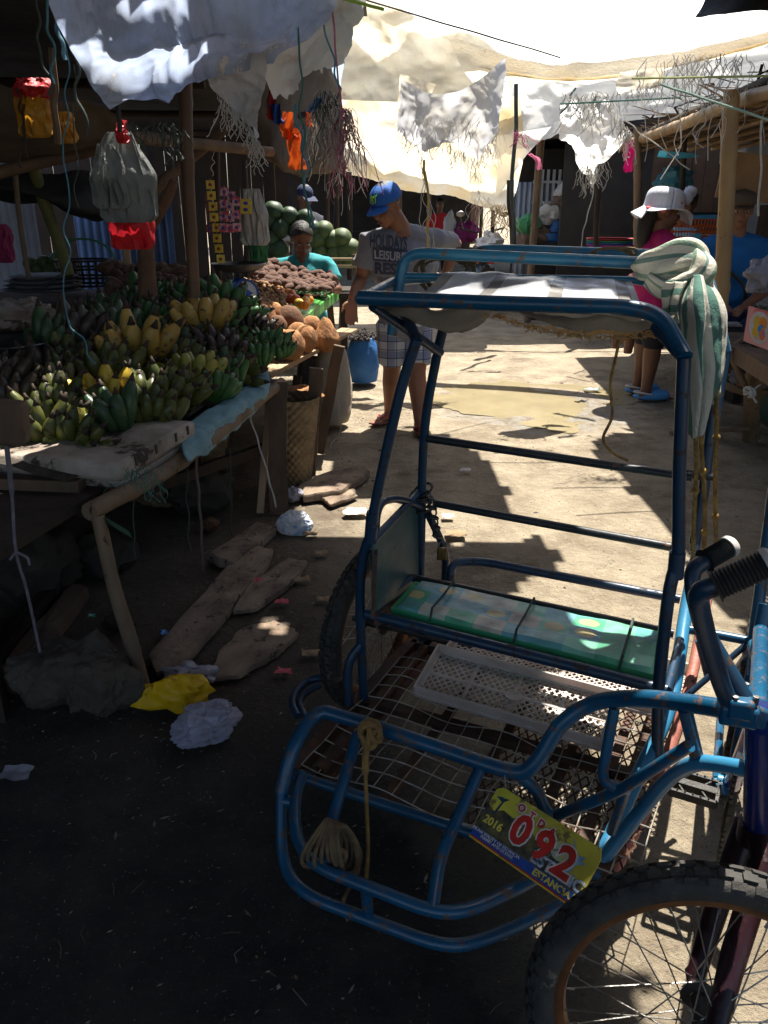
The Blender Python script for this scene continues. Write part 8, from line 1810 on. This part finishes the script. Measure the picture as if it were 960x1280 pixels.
brown = mixc(mr(med.outputs[0], .35, .65), (.13, .10, .07), (.075, .058, .042)); brown = mixc(mr(fin.outputs[0], .52, .7), brown, (.17, .13, .09)); brown = mixc(mr(vfin.outputs[0], .64, .7), brown, (.24, .2, .15)); soil = mixc(mask2, soil, brown); c = mixc(mask, soil, dust)
# whitish damp silt round the puddle
def lin(src, c0, w): return mth('MULTIPLY', mth('SUBTRACT', src, c0), 1 / w)
dxx = lin(sep.outputs[0], 1.12, .72); dyy = lin(sep.outputs[1], 5.55, .62); rr2 = mth('ADD', mth('ADD', mth('MULTIPLY', dxx, dxx), mth('MULTIPLY', dyy, dyy)), mth('MULTIPLY', mth('SUBTRACT', med.outputs[0], .5), 2.2))
wet = mr(rr2, .75, 1.05, 1, 0); wetn = mth('MULTIPLY', wet, mr(nz(9, 8, .7).outputs[0], .42, .56))
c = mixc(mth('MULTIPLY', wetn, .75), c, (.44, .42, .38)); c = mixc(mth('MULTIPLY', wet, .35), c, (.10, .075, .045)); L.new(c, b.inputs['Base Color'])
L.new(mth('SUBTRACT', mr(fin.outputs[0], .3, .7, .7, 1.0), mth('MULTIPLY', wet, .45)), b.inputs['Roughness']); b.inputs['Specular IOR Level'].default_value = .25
bp = N.new('ShaderNodeBump'); bp.inputs['Strength'].default_value = 1.0; bp.inputs['Distance'].default_value = .03; L.new(mth('ADD', mth('ADD', fin.outputs[0], mth('MULTIPLY', vfin.outputs[0], .25)), mth('MULTIPLY', med.outputs[0], 1.2)), bp.inputs['Height']); L.new(bp.outputs[0], b.inputs['Normal'])
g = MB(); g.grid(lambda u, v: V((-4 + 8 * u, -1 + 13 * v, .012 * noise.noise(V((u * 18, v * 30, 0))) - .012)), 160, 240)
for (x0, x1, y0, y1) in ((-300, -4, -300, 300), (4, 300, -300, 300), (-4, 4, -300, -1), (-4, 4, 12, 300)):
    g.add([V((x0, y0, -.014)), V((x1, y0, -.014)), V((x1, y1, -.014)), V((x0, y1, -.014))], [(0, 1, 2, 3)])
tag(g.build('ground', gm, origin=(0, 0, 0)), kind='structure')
# world
w = bpy.data.worlds.new('World'); sc.world = w; w.use_nodes = True; nt = w.node_tree; bg = nt.nodes['Background']
sk = nt.nodes.new('ShaderNodeTexSky'); sk.sky_type = 'NISHITA'; sk.sun_disc = False
sk.sun_elevation = math.asin(SUNV.z); sk.sun_rotation = math.atan2(SUNV.x, SUNV.y); sk.dust_density = 2.0; sk.air_density = 1.0
nt.links.new(sk.outputs[0], bg.inputs[0]); bg.inputs[1].default_value = .085
sl_ = bpy.data.lights.new('sun', 'SUN'); sl_.energy = 5.0; sl_.angle = math.radians(.53); sl_.color = (1, .95, .86)
so = bpy.data.objects.new('sun', sl_); col.objects.link(so); so.rotation_euler = SUNV.to_track_quat('Z', 'Y').to_euler(); so.location = SUNV * 20
cam = bpy.data.cameras.new('camera'); co = bpy.data.objects.new('camera', cam); col.objects.link(co); co.location = (0, 0, CH)
co.rotation_euler = (math.pi / 2 - PIT, 0, 0); cam.sensor_fit = 'VERTICAL'; cam.sensor_height = 36; cam.lens = 36 * FP / 1280; cam.clip_start = .02; cam.clip_end = 1000
sc.camera = co
sc.view_settings.view_transform = 'Standard'; sc.view_settings.look = 'None'; sc.view_settings.exposure = 1.5; sc.view_settings.gamma = 1
sc.cycles.max_bounces = 8; sc.cycles.diffuse_bounces = 4; sc.cycles.transparent_max_bounces = 12; sc.cycles.sample_clamp_indirect = 6
sc.cycles.use_denoising = True
